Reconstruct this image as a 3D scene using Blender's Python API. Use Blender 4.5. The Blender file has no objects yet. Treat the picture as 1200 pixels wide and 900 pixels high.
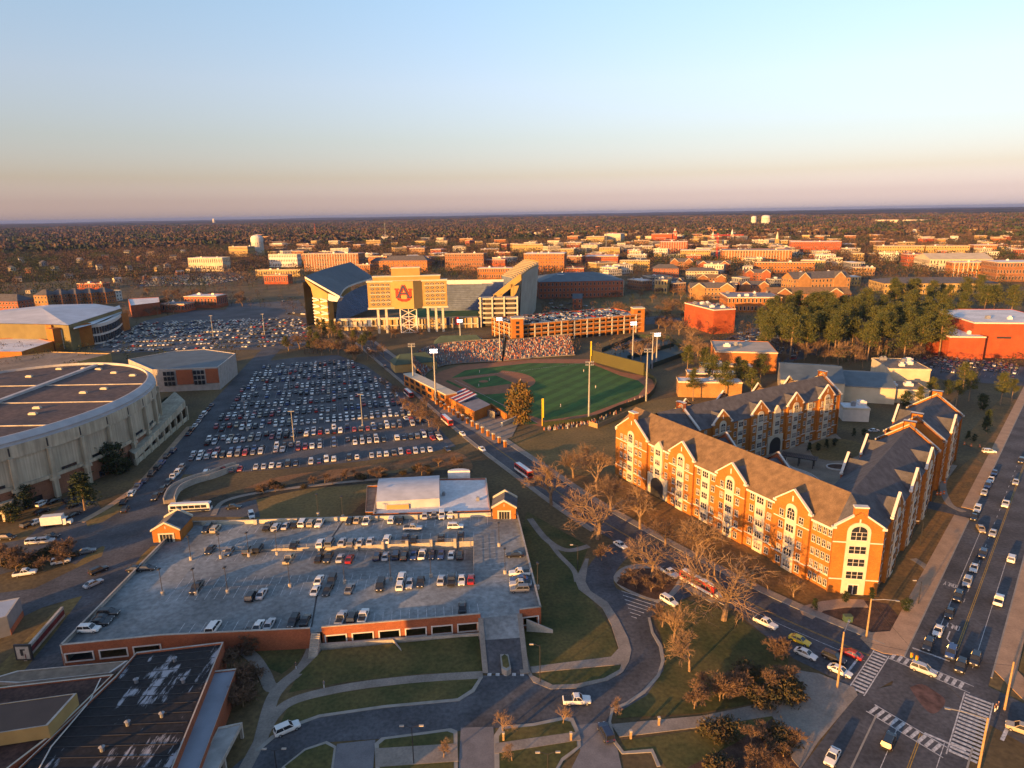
import bpy, bmesh, math, random
import numpy as np
from mathutils import Vector, Matrix
R = math.radians
random.seed(7)
S = bpy.context.scene
COL = S.collection
# ------------------------------------------------------------------ camera
F_PX, PITCH, ROLL, CAM_H = 780.0, 14.38, -0.95, 93.0      # focal length in px of a 1200 px wide frame
cam = bpy.data.cameras.new('camera'); cam_o = bpy.data.objects.new('camera', cam); COL.objects.link(cam_o)
cam.sensor_width = 36.0; cam.lens = 36.0 * F_PX / 1200.0
cam.clip_start = 1.0; cam.clip_end = 120000.0
cam_o.matrix_world = Matrix.Translation((0, 0, CAM_H)) @ Matrix.Rotation(R(90 - PITCH), 4, 'X') @ Matrix.Rotation(R(ROLL), 4, 'Z')
S.camera = cam_o
# ------------------------------------------------------------------ sky and sun
SUN_AZ, SUN_EL = 223.5, 7.0
w = bpy.data.worlds.new('World'); S.world = w; w.use_nodes = True
nt = w.node_tree; nt.nodes.clear()
sky = nt.nodes.new('ShaderNodeTexSky'); sky.sky_type = 'NISHITA'; sky.sun_disc = False
sky.sun_elevation = R(SUN_EL); sky.sun_rotation = R(SUN_AZ); sky.altitude = 250
sky.air_density = 1.0; sky.dust_density = 1.5; sky.ozone_density = 2.5
geo = nt.nodes.new('ShaderNodeTexCoord'); sep = nt.nodes.new('ShaderNodeSeparateXYZ')
nt.links.new(geo.outputs['Generated'], sep.inputs[0])
ramp = nt.nodes.new('ShaderNodeValToRGB')                  # evening haze tint by elevation, the same all round
ramp.color_ramp.elements[0].position = 0.0; ramp.color_ramp.elements[0].color = (0.96, 0.80, 1.32, 1)
ramp.color_ramp.elements[1].position = 1.0; ramp.color_ramp.elements[1].color = (0.92, 0.78, 0.74, 1)
for p_, c_ in ((0.022, (0.66, 0.51, 0.78)), (0.05, (0.605, 0.43, 0.475)), (0.10, (0.68, 0.48, 0.455)), (0.17, (0.85, 0.59, 0.54)), (0.30, (0.93, 0.74, 0.65))):
    e_ = ramp.color_ramp.elements.new(p_); e_.color = (*c_, 1)
mul = nt.nodes.new('ShaderNodeMix'); mul.data_type = 'RGBA'; mul.blend_type = 'MULTIPLY'; mul.inputs[0].default_value = 1.0
nt.links.new(sep.outputs['Z'], ramp.inputs[0]); nt.links.new(sky.outputs[0], mul.inputs[6]); nt.links.new(ramp.outputs[0], mul.inputs[7])
sc_ = nt.nodes.new('ShaderNodeVectorMath'); sc_.operation = 'SCALE'; sc_.inputs['Scale'].default_value = 1.28
nt.links.new(mul.outputs[2], sc_.inputs[0])
bg = nt.nodes.new('ShaderNodeBackground'); bg.inputs['Strength'].default_value = 0.15
out = nt.nodes.new('ShaderNodeOutputWorld')
nt.links.new(sc_.outputs[0], bg.inputs['Color']); nt.links.new(bg.outputs[0], out.inputs['Surface'])
sl = bpy.data.lights.new('sun', 'SUN'); sl.energy = 4.6; sl.angle = R(0.5); sl.color = (1.0, 0.47, 0.105)
so = bpy.data.objects.new('sun', sl); COL.objects.link(so)
_sd = Vector((math.sin(R(SUN_AZ)) * math.cos(R(SUN_EL)), math.cos(R(SUN_AZ)) * math.cos(R(SUN_EL)), math.sin(R(SUN_EL))))
so.rotation_euler = _sd.to_track_quat('Z', 'Y').to_euler()
vs = S.view_settings; vs.view_transform = 'Standard'; vs.look = 'None'; vs.exposure = 1.58; vs.gamma = 1.0; vs.use_curve_mapping = False
S.cycles.max_bounces = 4; S.cycles.diffuse_bounces = 2; S.cycles.glossy_bounces = 2; S.cycles.transmission_bounces = 2
S.cycles.volume_bounces = 0; S.cycles.transparent_max_bounces = 4
# ------------------------------------------------------------------ survey helper: a point of the flat town plan seen on the photograph
_p, _r = R(PITCH), R(ROLL)
_fw = np.array([0, math.cos(_p), -math.sin(_p)]); _up = np.array([0, math.sin(_p), math.cos(_p)]); _rt = np.array([1.0, 0, 0])
_R = _rt * math.cos(_r) + _up * math.sin(_r); _U = -_rt * math.sin(_r) + _up * math.cos(_r)
def g(px, py, z=0.0):
    d = _fw * F_PX + _R * (px - 600) - _U * (py - 450)
    t = (z - CAM_H) / d[2]
    return Vector((d[0] * t, d[1] * t, z))
def gl(pts, z=0.0): return [g(x, y, z) for x, y in pts]
def px_of(X, Y, Z=0.0):
    v = np.array([X, Y, Z - CAM_H]); q = v @ _fw
    return 600 + F_PX * (v @ _R) / q, 450 - F_PX * (v @ _U) / q
# ------------------------------------------------------------------ materials
MATS = {}
def pm(name, col, rough=0.85, var=0.2, scale=0.6, col2=None, scale2=None, bump=0.0, metal=0.0, spec=0.3, thr=(0.35, 0.65), detail=4.0, stretch=None):
    if name in MATS: return MATS[name]
    m = bpy.data.materials.new(name); m.use_nodes = True; n = m.node_tree; L = n.links
    b = n.nodes['Principled BSDF']; b.inputs['Roughness'].default_value = rough; b.inputs['Metallic'].default_value = metal
    b.inputs['Specular IOR Level'].default_value = spec
    tc = n.nodes.new('ShaderNodeTexCoord')
    nz = n.nodes.new('ShaderNodeTexNoise'); nz.inputs['Scale'].default_value = scale; nz.inputs['Detail'].default_value = detail
    if stretch:
        mp = n.nodes.new('ShaderNodeMapping'); mp.inputs['Scale'].default_value = stretch; L.new(tc.outputs['Object'], mp.inputs[0]); L.new(mp.outputs[0], nz.inputs['Vector'])
    else: L.new(tc.outputs['Object'], nz.inputs['Vector'])
    rp = n.nodes.new('ShaderNodeValToRGB'); c2 = col2 or tuple(min(1, c * (1 + var)) for c in col); c1 = col if col2 else tuple(c * (1 - var) for c in col)
    rp.color_ramp.elements[0].position, rp.color_ramp.elements[1].position = thr
    rp.color_ramp.elements[0].color = (*c1, 1); rp.color_ramp.elements[1].color = (*c2, 1)
    L.new(nz.outputs['Fac'], rp.inputs[0]); last = rp.outputs[0]
    if scale2:
        n2 = n.nodes.new('ShaderNodeTexNoise'); n2.inputs['Scale'].default_value = scale2; n2.inputs['Detail'].default_value = 3
        L.new(tc.outputs['Object'], n2.inputs['Vector'])
        mr = n.nodes.new('ShaderNodeMapRange'); mr.inputs[1].default_value = 0.3; mr.inputs[2].default_value = 0.7
        mr.inputs[3].default_value = 1 - var; mr.inputs[4].default_value = 1 + var
        L.new(n2.outputs['Fac'], mr.inputs[0])
        mx = n.nodes.new('ShaderNodeVectorMath'); mx.operation = 'SCALE'; L.new(last, mx.inputs[0]); L.new(mr.outputs[0], mx.inputs['Scale']); last = mx.outputs[0]
    L.new(last, b.inputs['Base Color'])
    if bump:
        bp = n.nodes.new('ShaderNodeBump'); bp.inputs['Strength'].default_value = bump; bp.inputs['Distance'].default_value = 0.3
        L.new(nz.outputs['Fac'], bp.inputs['Height']); L.new(bp.outputs[0], b.inputs['Normal'])
    MATS[name] = m
    return m
def brickm(name, c1, c2, mortar):
    """brick courses at true size, with blotchy weathering"""
    if name in MATS: return MATS[name]
    m = pm(name, c1, 0.9, 0.12, 0.25, scale2=3.0); n = m.node_tree; L = n.links; b = n.nodes['Principled BSDF']
    src = b.inputs['Base Color'].links[0].from_socket
    tc = n.nodes.new('ShaderNodeTexCoord'); br = n.nodes.new('ShaderNodeTexBrick')
    mp = n.nodes.new('ShaderNodeMapping'); mp.inputs['Rotation'].default_value = (R(90), 0, 0)
    L.new(tc.outputs['Object'], mp.inputs[0]); L.new(mp.outputs[0], br.inputs['Vector'])
    br.inputs['Scale'].default_value = 1.0; br.inputs['Brick Width'].default_value = 0.6; br.inputs['Row Height'].default_value = 0.22; br.inputs['Mortar Size'].default_value = 0.02
    br.inputs['Color1'].default_value = (1.1, 1.1, 1.1, 1); br.inputs['Color2'].default_value = (0.8, 0.75, 0.75, 1); br.inputs['Mortar'].default_value = (*[min(1.7, q / c) for q, c in zip(mortar, c1)], 1)
    mx = n.nodes.new('ShaderNodeMix'); mx.data_type = 'RGBA'; mx.blend_type = 'MULTIPLY'; mx.inputs[0].default_value = 0.6
    L.new(src, mx.inputs[6]); L.new(br.outputs['Color'], mx.inputs[7]); L.new(mx.outputs[2], b.inputs['Base Color'])
    return m
ASPHALT = pm('asphalt', (0.066, 0.069, 0.077), 0.9, 0.28, 0.11, scale2=1.3, detail=6)
LOT = pm('worn_asphalt', (0.074, 0.077, 0.085), 0.9, 0.25, 0.06, scale2=1.5, detail=6)
DECKC = pm('deck_concrete', (0.185, 0.20, 0.205), 0.85, 0.26, 0.06, scale2=0.9, detail=7)
CONC = pm('concrete', (0.34, 0.31, 0.27), 0.9, 0.15, 0.3, scale2=2.0)
WALK = pm('pavement_concrete', (0.22, 0.19, 0.16), 0.9, 0.15, 0.25, scale2=2.5)
PAVER = pm('pavers', (0.15, 0.145, 0.15), 0.9, 0.12, 0.4, scale2=4.0)
GRASS = pm('winter_grass', (0.040, 0.050, 0.014), 0.95, 0.3, 0.09, col2=(0.110, 0.088, 0.028), scale2=1.2, detail=8, bump=0.4)
DRYG = pm('dry_grass', (0.185, 0.122, 0.042), 0.95, 0.3, 0.05, col2=(0.105, 0.080, 0.028), scale2=1.0, detail=8, bump=0.4)
STRAW = pm('pine_straw_grass', (0.215, 0.112, 0.034), 0.95, 0.3, 0.10, col2=(0.105, 0.070, 0.026), scale2=1.0, detail=8, bump=0.4)
MULCH = pm('mulch', (0.070, 0.040, 0.027), 0.95, 0.35, 0.4, scale2=4.0, bump=0.5)
DIRT = pm('bank_earth', (0.165, 0.085, 0.036), 0.95, 0.35, 0.12, scale2=1.5, bump=0.5, detail=8)
CLAY = pm('infield_clay', (0.25, 0.105, 0.05), 0.95, 0.12, 0.3)
TURF = pm('ballpark_turf', (0.036, 0.095, 0.018), 0.95, 0.15, 0.12, scale2=1.0)
def mow(m):
    n = m.node_tree; L = n.links; b = n.nodes['Principled BSDF']; src = b.inputs['Base Color'].links[0].from_socket; tc = n.nodes.new('ShaderNodeTexCoord'); mp = n.nodes.new('ShaderNodeMapping'); mp.inputs['Rotation'].default_value = (0, 0, R(35)); wv = n.nodes.new('ShaderNodeTexWave'); wv.inputs['Scale'].default_value = 0.035; wv.inputs['Distortion'].default_value = 0.3
    L.new(tc.outputs['Object'], mp.inputs[0]); L.new(mp.outputs[0], wv.inputs['Vector']); mr = n.nodes.new('ShaderNodeMapRange'); mr.inputs[1].default_value = .4; mr.inputs[2].default_value = .6; mr.inputs[3].default_value = .86; mr.inputs[4].default_value = 1.14; L.new(wv.outputs['Fac'], mr.inputs[0])
    sc = n.nodes.new('ShaderNodeVectorMath'); sc.operation = 'SCALE'; L.new(src, sc.inputs[0]); L.new(mr.outputs[0], sc.inputs['Scale']); L.new(sc.outputs[0], b.inputs['Base Color'])
mow(TURF)
WHITEP = pm('white_road_paint', (0.42, 0.42, 0.42), 0.8, 0.3, 1.6, scale2=6)
YELP = pm('yellow_road_paint', (0.34, 0.21, 0.04), 0.8, 0.3, 1.6)
BRICK = brickm('orange_brick', (0.30, 0.110, 0.020), None, (0.40, 0.28, 0.2))
BRICKD = brickm('red_brick', (0.25, 0.078, 0.036), None, (0.36, 0.25, 0.2))
STUC = pm('cream_stone', (0.46, 0.42, 0.33), 0.85, 0.08, 0.4)
TRIM = pm('white_trim', (0.53, 0.50, 0.46), 0.8, 0.06, 0.6)
TANS = pm('tan_panel', (0.34, 0.235, 0.09), 0.85, 0.1, 0.3)
GLASS = pm('window_glass', (0.020, 0.023, 0.028), 0.12, 0.3, 0.15, spec=0.6)
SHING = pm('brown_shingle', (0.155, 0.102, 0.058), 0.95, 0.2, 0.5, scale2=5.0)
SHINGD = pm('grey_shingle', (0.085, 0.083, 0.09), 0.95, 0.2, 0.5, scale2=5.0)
BLUER = pm('slate_metal_roof', (0.075, 0.10, 0.12), 0.6, 0.12, 0.2, scale2=0.05)
WHITER = pm('white_membrane_roof', (0.55, 0.56, 0.57), 0.85, 0.12, 0.12, scale2=0.8)
TANR = pm('tan_gravel_roof', (0.20, 0.155, 0.115), 0.95, 0.2, 0.1, scale2=0.8)
GREYM = pm('grey_metal', (0.24, 0.25, 0.27), 0.45, 0.1, 0.5, metal=0.4)
DARKM = pm('dark_metal', (0.03, 0.03, 0.033), 0.5, 0.1, 0.5)
WOODP = pm('pole_timber', (0.30, 0.20, 0.10), 0.9, 0.15, 2.0)
BARK = pm('bark', (0.20, 0.135, 0.082), 0.95, 0.25, 1.5)
TWIG = pm('bare_twigs', (0.20, 0.130, 0.075), 0.95, 0.25, 1.0)
RTWIG = pm('russet_twigs', (0.130, 0.082, 0.052), 0.95, 0.3, 0.8)
DTWIG = pm('dull_twigs', (0.115, 0.068, 0.042), 0.95, 0.3, 0.5)
NEEDLE = pm('pine_needles', (0.034, 0.050, 0.016), 0.9, 0.3, 0.35, col2=(0.086, 0.086, 0.022))
DNEED = pm('dark_needles', (0.022, 0.034, 0.013), 0.9, 0.3, 0.6)
SHRUB = pm('shrub_leaves', (0.040, 0.040, 0.017), 0.9, 0.35, 0.8, col2=(0.085, 0.055, 0.025))
TYRE = pm('tyre_rubber', (0.012, 0.012, 0.012), 0.9, 0.1, 1)
REDL = pm('tail_lens', (0.25, 0.01, 0.008), 0.3, 0.05, 1)
CLRL = pm('head_lens', (0.6, 0.6, 0.58), 0.2, 0.05, 1, spec=0.6)
LAMPON = pm('lit_lamp', (0.9, 0.9, 0.9), 0.5, 0.02, 1)
_b = LAMPON.node_tree.nodes['Principled BSDF']; _b.inputs['Emission Color'].default_value = (1, 0.93, 0.98, 1); _b.inputs['Emission Strength'].default_value = 1.6
# ------------------------------------------------------------------ mesh builder
class MB:
    def __init__(s): s.v = []; s.f = []; s.m = []
    def add(s, vs, fs, m=0):
        o = len(s.v); s.v.extend([tuple(v) for v in vs]); s.f.extend([tuple(i + o for i in f) for f in fs]); s.m.extend([m] * len(fs)); return s
    def quad(s, a, b, c, d, m=0): return s.add([a, b, c, d], [(0, 1, 2, 3)], m)
    def box(s, x0, x1, y0, y1, z0, z1, m=0, skip=''):
        v = [(x0, y0, z0), (x1, y0, z0), (x1, y1, z0), (x0, y1, z0), (x0, y0, z1), (x1, y0, z1), (x1, y1, z1), (x0, y1, z1)]
        f = {'b': (0, 3, 2, 1), 't': (4, 5, 6, 7), 's': (0, 1, 5, 4), 'e': (1, 2, 6, 5), 'n': (2, 3, 7, 6), 'w': (3, 0, 4, 7)}
        return s.add(v, [q for k, q in f.items() if k not in skip], m)
    def bar(s, a, b, wd, z0, z1, m=0):
        """upright slab of width wd standing on the plan line a-b"""
        a = Vector(a[:2]); b = Vector(b[:2]); d = (b - a).normalized(); n = Vector((-d.y, d.x)) * wd / 2
        return s.prism([a - n, b - n, b + n, a + n], z0, z1, m)
    def prism(s, poly, z0, z1, m=0, mt=None):
        n = len(poly); v = [(p[0], p[1], z0) for p in poly] + [(p[0], p[1], z1) for p in poly]
        s.add(v, [(i, (i + 1) % n, n + (i + 1) % n, n + i) for i in range(n)], m)
        s.add(v[n:], [tuple(range(n))], m if mt is None else mt); return s
    def tube(s, pts, rad, n=6, m=0, cap=True):
        pts = [Vector(p) for p in pts]; vs = []
        for i, p in enumerate(pts):
            d = (pts[min(i + 1, len(pts) - 1)] - pts[max(i - 1, 0)])
            d = d.normalized() if d.length > 1e-9 else Vector((0, 0, 1))
            a = d.orthogonal().normalized(); b = d.cross(a); r = rad[i] if hasattr(rad, '__len__') else rad
            vs += [p + (a * math.cos(t) + b * math.sin(t)) * r for t in (2 * math.pi * k / n for k in range(n))]
        fs = [(i * n + k, i * n + (k + 1) % n, (i + 1) * n + (k + 1) % n, (i + 1) * n + k) for i in range(len(pts) - 1) for k in range(n)]
        if cap: fs += [tuple(range(n))[::-1], tuple(range((len(pts) - 1) * n, len(pts) * n))]
        return s.add(vs, fs, m)
    def lathe(s, prof, n=16, m=0, c=(0, 0)):
        vs = [(c[0] + r * math.cos(2 * math.pi * k / n), c[1] + r * math.sin(2 * math.pi * k / n), z) for r, z in prof for k in range(n)]
        fs = [(i * n + k, i * n + (k + 1) % n, (i + 1) * n + (k + 1) % n, (i + 1) * n + k) for i in range(len(prof) - 1) for k in range(n)]
        return s.add(vs, fs, m)
    def mesh(s, name, mats):
        me = bpy.data.meshes.new(name); me.from_pydata(s.v, [], s.f)
        for q in (mats if isinstance(mats, (list, tuple)) else [mats]): me.materials.append(q)
        if any(s.m): me.polygons.foreach_set('material_index', s.m)
        me.update(); return me
    def build(s, name, mats, parent=None, loc=None, rz=0.0, **tags): return put(name, s.mesh(name, mats), parent, loc, rz, **tags)
def tag(o, label=None, cat=None, group=None, kind=None):
    for k, v in (('label', label), ('category', cat), ('group', group), ('kind', kind)):
        if v: o[k] = v
    return o
def put(name, me, parent=None, loc=None, rz=0.0, **tags):
    o = bpy.data.objects.new(name, me); COL.objects.link(o)
    if parent: o.parent = parent
    if loc is not None: o.location = loc
    if rz: o.rotation_euler = (0, 0, rz)
    return tag(o, **tags)
def thing(name, label, cat, loc=(0, 0, 0), rz=0.0, group=None): return put(name, None, None, loc, rz, label=label, cat=cat, group=group)
def copy_tree(o, parent=None):
    c = o.copy(); COL.objects.link(c)
    if parent: c.parent = parent
    for ch in [k for k in KIDS.get(o.name, o.children)]: copy_tree(ch, c)
    return c
KIDS = {}
def smooth(pts, k=6):
    P = [Vector(p) for p in pts]; out_ = []
    for i in range(len(P) - 1):
        a, b, c, d = P[max(i - 1, 0)], P[i], P[i + 1], P[min(i + 2, len(P) - 1)]
        for j in range(k):
            t = j / k; out_.append(0.5 * ((2 * b) + (c - a) * t + (2 * a - 5 * b + 4 * c - d) * t * t + (3 * b - a - 3 * c + d) * t ** 3))
    return out_ + [P[-1]]
def offset(line, d):
    o = []
    for i, p in enumerate(line):
        t = line[min(i + 1, len(line) - 1)] - line[max(i - 1, 0)]; t = Vector((t.x, t.y, 0)).normalized()
        o.append(p + Vector((-t.y, t.x, 0)) * d)
    return o
def ribbon(mb, line, d0, d1, z, m=0):
    a, b = offset(line, d0), offset(line, d1)
    for i in range(len(line) - 1):
        q = [a[i], a[i + 1], b[i + 1], b[i]] if d0 > d1 else [b[i], b[i + 1], a[i + 1], a[i]]
        mb.add([(v.x, v.y, z) for v in q], [(3, 2, 1, 0)], m)
def kerb(mb, line, d0, d1, h, m=0, z=0.0):
    a, b = offset(line, d0), offset(line, d1)
    for i in range(len(line) - 1): mb.prism([b[i], b[i + 1], a[i + 1], a[i]], z, h, m)
def earclip(mb, poly, z, m=0):
    bm_ = bmesh.new(); vs = [bm_.verts.new((p[0], p[1], z)) for p in poly]; f = bm_.faces.new(vs); f.normal_update()
    if f.normal.z < 0: f.normal_flip()
    r = bmesh.ops.triangulate(bm_, faces=[f]); bm_.verts.index_update()
    mb.add([v.co[:] for v in bm_.verts], [[v.index for v in q.verts] for q in bm_.faces], m); bm_.free()
_used = [.048, .058, .062, .066, .075, .08, .09, .095, .097, .1, .115, .117, .12, .13, .14, .15, .16]
def area(name, pts, z, mat, sm=0, **tags):
    """flat sheet over plan points; each sheet lies a little above the one before"""
    while any(abs(z - q) < 0.0006 for q in _used): z += 0.0003
    _used.append(z)
    L_ = [Vector((p[0], p[1], 0)) for p in pts]
    if sm: L_ = smooth(L_ + [L_[0]], sm)[:-1]
    mb = MB(); earclip(mb, L_, z); return mb.build(name, mat, kind=tags.pop('kind', 'structure'), **tags)
def inside(x, y, poly):
    c = False; n = len(poly)
    for i in range(n):
        a, b = poly[i], poly[i - 1]
        if (a[1] > y) != (b[1] > y) and x < (b[0] - a[0]) * (y - a[1]) / (b[1] - a[1]) + a[0]: c = not c
    return c
# ------------------------------------------------------------------ terrain: one sheet to the horizon
def far_land_mat():
    m = bpy.data.materials.new('distant_woodland'); m.use_nodes = True; n = m.node_tree; L = n.links; b = n.nodes['Principled BSDF']; b.inputs['Roughness'].default_value = 1.0; b.inputs['Specular IOR Level'].default_value = 0.0
    tc = n.nodes.new('ShaderNodeTexCoord')
    def noise(sc, det, lo, hi):
        z = n.nodes.new('ShaderNodeTexNoise'); z.inputs['Scale'].default_value = sc; z.inputs['Detail'].default_value = det; L.new(tc.outputs['Object'], z.inputs['Vector'])
        r = n.nodes.new('ShaderNodeMapRange'); r.inputs[1].default_value = lo; r.inputs[2].default_value = hi; L.new(z.outputs['Fac'], r.inputs[0]); return r.outputs[0]
    big, fine = noise(0.0016, 6, 0.42, 0.60), noise(0.03, 4, 0.35, 0.65)
    mx = n.nodes.new('ShaderNodeMix'); mx.data_type = 'RGBA'; mx.inputs[6].default_value = (0.045, 0.048, 0.024, 1); mx.inputs[7].default_value = (0.125, 0.074, 0.045, 1); L.new(big, mx.inputs[0])
    m2 = n.nodes.new('ShaderNodeMix'); m2.data_type = 'RGBA'; m2.blend_type = 'MULTIPLY'; m2.inputs[0].default_value = 1; L.new(mx.outputs[2], m2.inputs[6])
    rp = n.nodes.new('ShaderNodeValToRGB'); rp.color_ramp.elements[0].color = (0.45, 0.45, 0.5, 1); rp.color_ramp.elements[1].color = (1.5, 1.45, 1.4, 1); L.new(fine, rp.inputs[0]); L.new(rp.outputs[0], m2.inputs[7])
    L.new(m2.outputs[2], b.inputs['Base Color']); return m
GROUND = pm('town_ground', (0.072, 0.052, 0.025), 0.95, 0.3, 0.035, col2=(0.135, 0.094, 0.040), scale2=0.9, detail=8)
FARLAND = far_land_mat()
def hill(x, y):
    r = math.hypot(x, y); k = min(1, max(0, (r - 2600) / 9000))
    s = math.sin(x * 0.00041 + 1.3) * math.cos(y * 0.00063 + 0.4) + 0.6 * math.sin(x * 0.0011 + y * 0.0009) + 0.35 * math.sin(x * 0.0023 - y * 0.0031 + 2)
    return k * (14 + 17 * s) - 0.0
mb = MB(); rings = [0, 60, 150, 300, 500, 800, 1300, 2000] + [2000 * 1.1 ** i for i in range(1, 32)]; NA = 240
for i, r in enumerate(rings):
    for k in range(NA):
        a = 2 * math.pi * k / NA; x, y = r * math.sin(a), r * math.cos(a); mb.v.append((x, y, hill(x, y)))
for i in range(len(rings) - 1):
    for k in range(NA):
        mb.f.append((i * NA + k, (i + 1) * NA + k, (i + 1) * NA + (k + 1) % NA, i * NA + (k + 1) % NA)[::-1]); mb.m.append(1 if rings[i] >= 1300 else 0)
mb.build('ground', [GROUND, FARLAND], kind='structure')
# ------------------------------------------------------------------ sheets of the setting (z grows by a few cm per layer)
def V2(L_): return [Vector((p.x, p.y, 0)) for p in L_]
MAINLOT = gl([(188, 556), (240, 556), (330, 550), (420, 541), (500, 531), (534, 523), (505, 492), (470, 458), (428, 428), (395, 416), (345, 419), (308, 424), (286, 446), (262, 476), (236, 514)])
FARLOT = gl([(105, 409), (140, 414), (205, 411), (345, 409), (378, 398), (352, 371), (300, 362), (225, 364), (170, 376)])
area('parking_lot', MAINLOT, 0.04, LOT); area('parking_lot', FARLOT, 0.04, LOT)
area('parking_lot', gl([(160, 336), (250, 334), (290, 326), (270, 318), (200, 322), (165, 328)]), 0.04, LOT)
area('parking_lot', gl([(255, 372), (360, 366), (350, 352), (270, 356)]), 0.04, LOT)
area('parking_lot', gl([(838, 402), (905, 428), (945, 420), (925, 398), (880, 384)]), 0.04, LOT)
area('parking_lot', gl([(1045, 432), (1110, 446), (1200, 452), (1200, 430), (1110, 418), (1060, 420)]), 0.04, LOT)
area('parking_lot', gl([(895, 408), (925, 414), (975, 418), (945, 400), (905, 396)]), 0.04, LOT)
area('parking_lot', gl([(652, 392), (800, 376), (790, 368), (690, 380)]), 0.03, LOT)
area('meadow', gl([(730, 368), (800, 372), (838, 360), (800, 345), (750, 343), (690, 352), (695, 362)]), 0.03, DRYG)
area('meadow', gl([(680, 408), (770, 385), (840, 385), (830, 400), (740, 412)]), 0.02, DRYG)
# outfield-side lawn and bank left of the residence hall
area('lawn', gl([(600, 520), (650, 498), (715, 480), (760, 470), (810, 462), (780, 520), (725, 560), (655, 555)]), 0.03, DRYG)
area('lawn', gl([(618, 560), (690, 600), (790, 655), (900, 705), (990, 745), (1005, 700), (970, 690), (725, 560), (640, 555)]), 0.025, STRAW)
# retention pond, creek bank, far-bank reeds
area('pond_bed', gl([(262, 604), (275, 590), (330, 576), (420, 569), (470, 568), (425, 590), (405, 604), (330, 612), (280, 614)]), 0.035, DRYG, 4)
area('creek_bank', gl([(285, 573), (330, 558), (420, 547), (500, 535), (535, 530), (552, 541), (548, 552), (500, 546), (430, 556), (350, 566), (295, 580)]), 0.045, DIRT, 3)
area('creek_bed', gl([(225, 582), (290, 577), (355, 565), (440, 556), (540, 550), (545, 556), (440, 566), (360, 573), (280, 590), (225, 596)]), 0.055, pm('wet_reeds', (0.035, 0.030, 0.020), 0.9, 0.4, 0.4, scale2=2, bump=0.6), 3)
# lawns of the foreground
area('lawn', gl([(338, 812), (350, 790), (372, 760), (388, 740), (560, 738), (566, 790), (500, 789), (400, 800)]), 0.03, GRASS)
area('lawn', gl([(322, 862), (340, 824), (400, 812), (500, 798), (562, 794), (553, 809), (536, 819), (450, 827), (375, 838), (346, 848)]), 0.075, GRASS, 0)
area('lawn', gl([(290, 752), (365, 745), (350, 775), (330, 790), (312, 782), (295, 770)]), 0.03, GRASS)
area('lawn', gl([(618, 600), (690, 640), (676, 676), (692, 702), (715, 735), (724, 762), (716, 770), (622, 782), (606, 745), (612, 690), (604, 640)]), 0.075, GRASS)
area('lawn', gl([(622, 795), (640, 788), (728, 780), (725, 786), (708, 796), (675, 803), (648, 804)]), 0.075, GRASS)
area('lawn', gl([(768, 722), (790, 700), (850, 715), (925, 765), (922, 790), (900, 822), (820, 836), (722, 842), (725, 835), (758, 815), (778, 785), (780, 765)]), 0.075, GRASS)
area('lawn', gl([(728, 868), (824, 855), (905, 838), (945, 880), (940, 915), (790, 915), (768, 880), (732, 880)]), 0.03, GRASS)
area('lawn', gl([(1010, 742), (1040, 748), (1064, 742), (1100, 690), (1072, 660), (1030, 700), (950, 703), (960, 720)]), 0.035, STRAW)
area('lawn', gl([(1030, 700), (1100, 690), (1158, 548), (1140, 535), (1112, 560), (1080, 610)]), 0.045, STRAW)
area('lawn', gl([(1128, 518), (1150, 490), (1175, 465), (1200, 470), (1172, 530), (1160, 535)]), 0.03, STRAW)
area('planting_bed', gl([(955, 712), (1000, 705), (1040, 708), (1062, 740), (1052, 748), (1008, 744), (965, 728)]), 0.06, MULCH, 2)
area('planting_bed', gl([(722, 684), (740, 668), (775, 668), (795, 678), (776, 702), (752, 698)]), 0.16, MULCH, 3)
area('planting_bed', gl([(75, 690), (100, 668), (128, 664), (122, 680), (98, 696)]), 0.05, MULCH, 3)
area('lawn', gl([(85, 662), (135, 632), (150, 636), (140, 650), (100, 668)]), 0.05, DRYG, 3)
area('lawn', gl([(100, 610), (135, 590), (180, 570), (215, 545), (200, 575), (150, 605), (110, 622)]), 0.05, DRYG, 2)
area('lawn', gl([(0, 780), (60, 720), (110, 672), (122, 680), (60, 765), (20, 800), (0, 805)]), 0.05, DRYG)
area('lawn', gl([(140, 690), (165, 652), (178, 640), (186, 640), (165, 668), (130, 712)]), 0.075, DRYG)
# ------------------------------------------------------------------ roads
KERB = pm('kerb_stone', (0.26, 0.24, 0.21), 0.9, 0.12, 0.6)
def road(name, line, wd, z=0.07, kerbs=(True, True), mat=ASPHALT, k=6, yellow=None, white=()):
    L_ = smooth(V2(line), k); mb = MB(); ribbon(mb, L_, -wd / 2, wd / 2, z); o = mb.build(name, mat, kind='structure')
    for s_, on in zip((-1, 1), kerbs):
        if on: mb = MB(); kerb(mb, L_, s_ * wd / 2, s_ * (wd / 2 + 0.3), 0.16); mb.build('kerb', KERB, o)
    if yellow is not None:
        mb = MB()
        for q in (-0.16, 0.16): ribbon(mb, L_, yellow + q - 0.07, yellow + q + 0.07, z + 0.02)
        mb.build('centre_line', YELP, o)
    for q in white: mb = MB(); ribbon(mb, L_, q - 0.07, q + 0.07, z + 0.02); mb.build('lane_line', WHITEP, o)
    return o, L_
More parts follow.
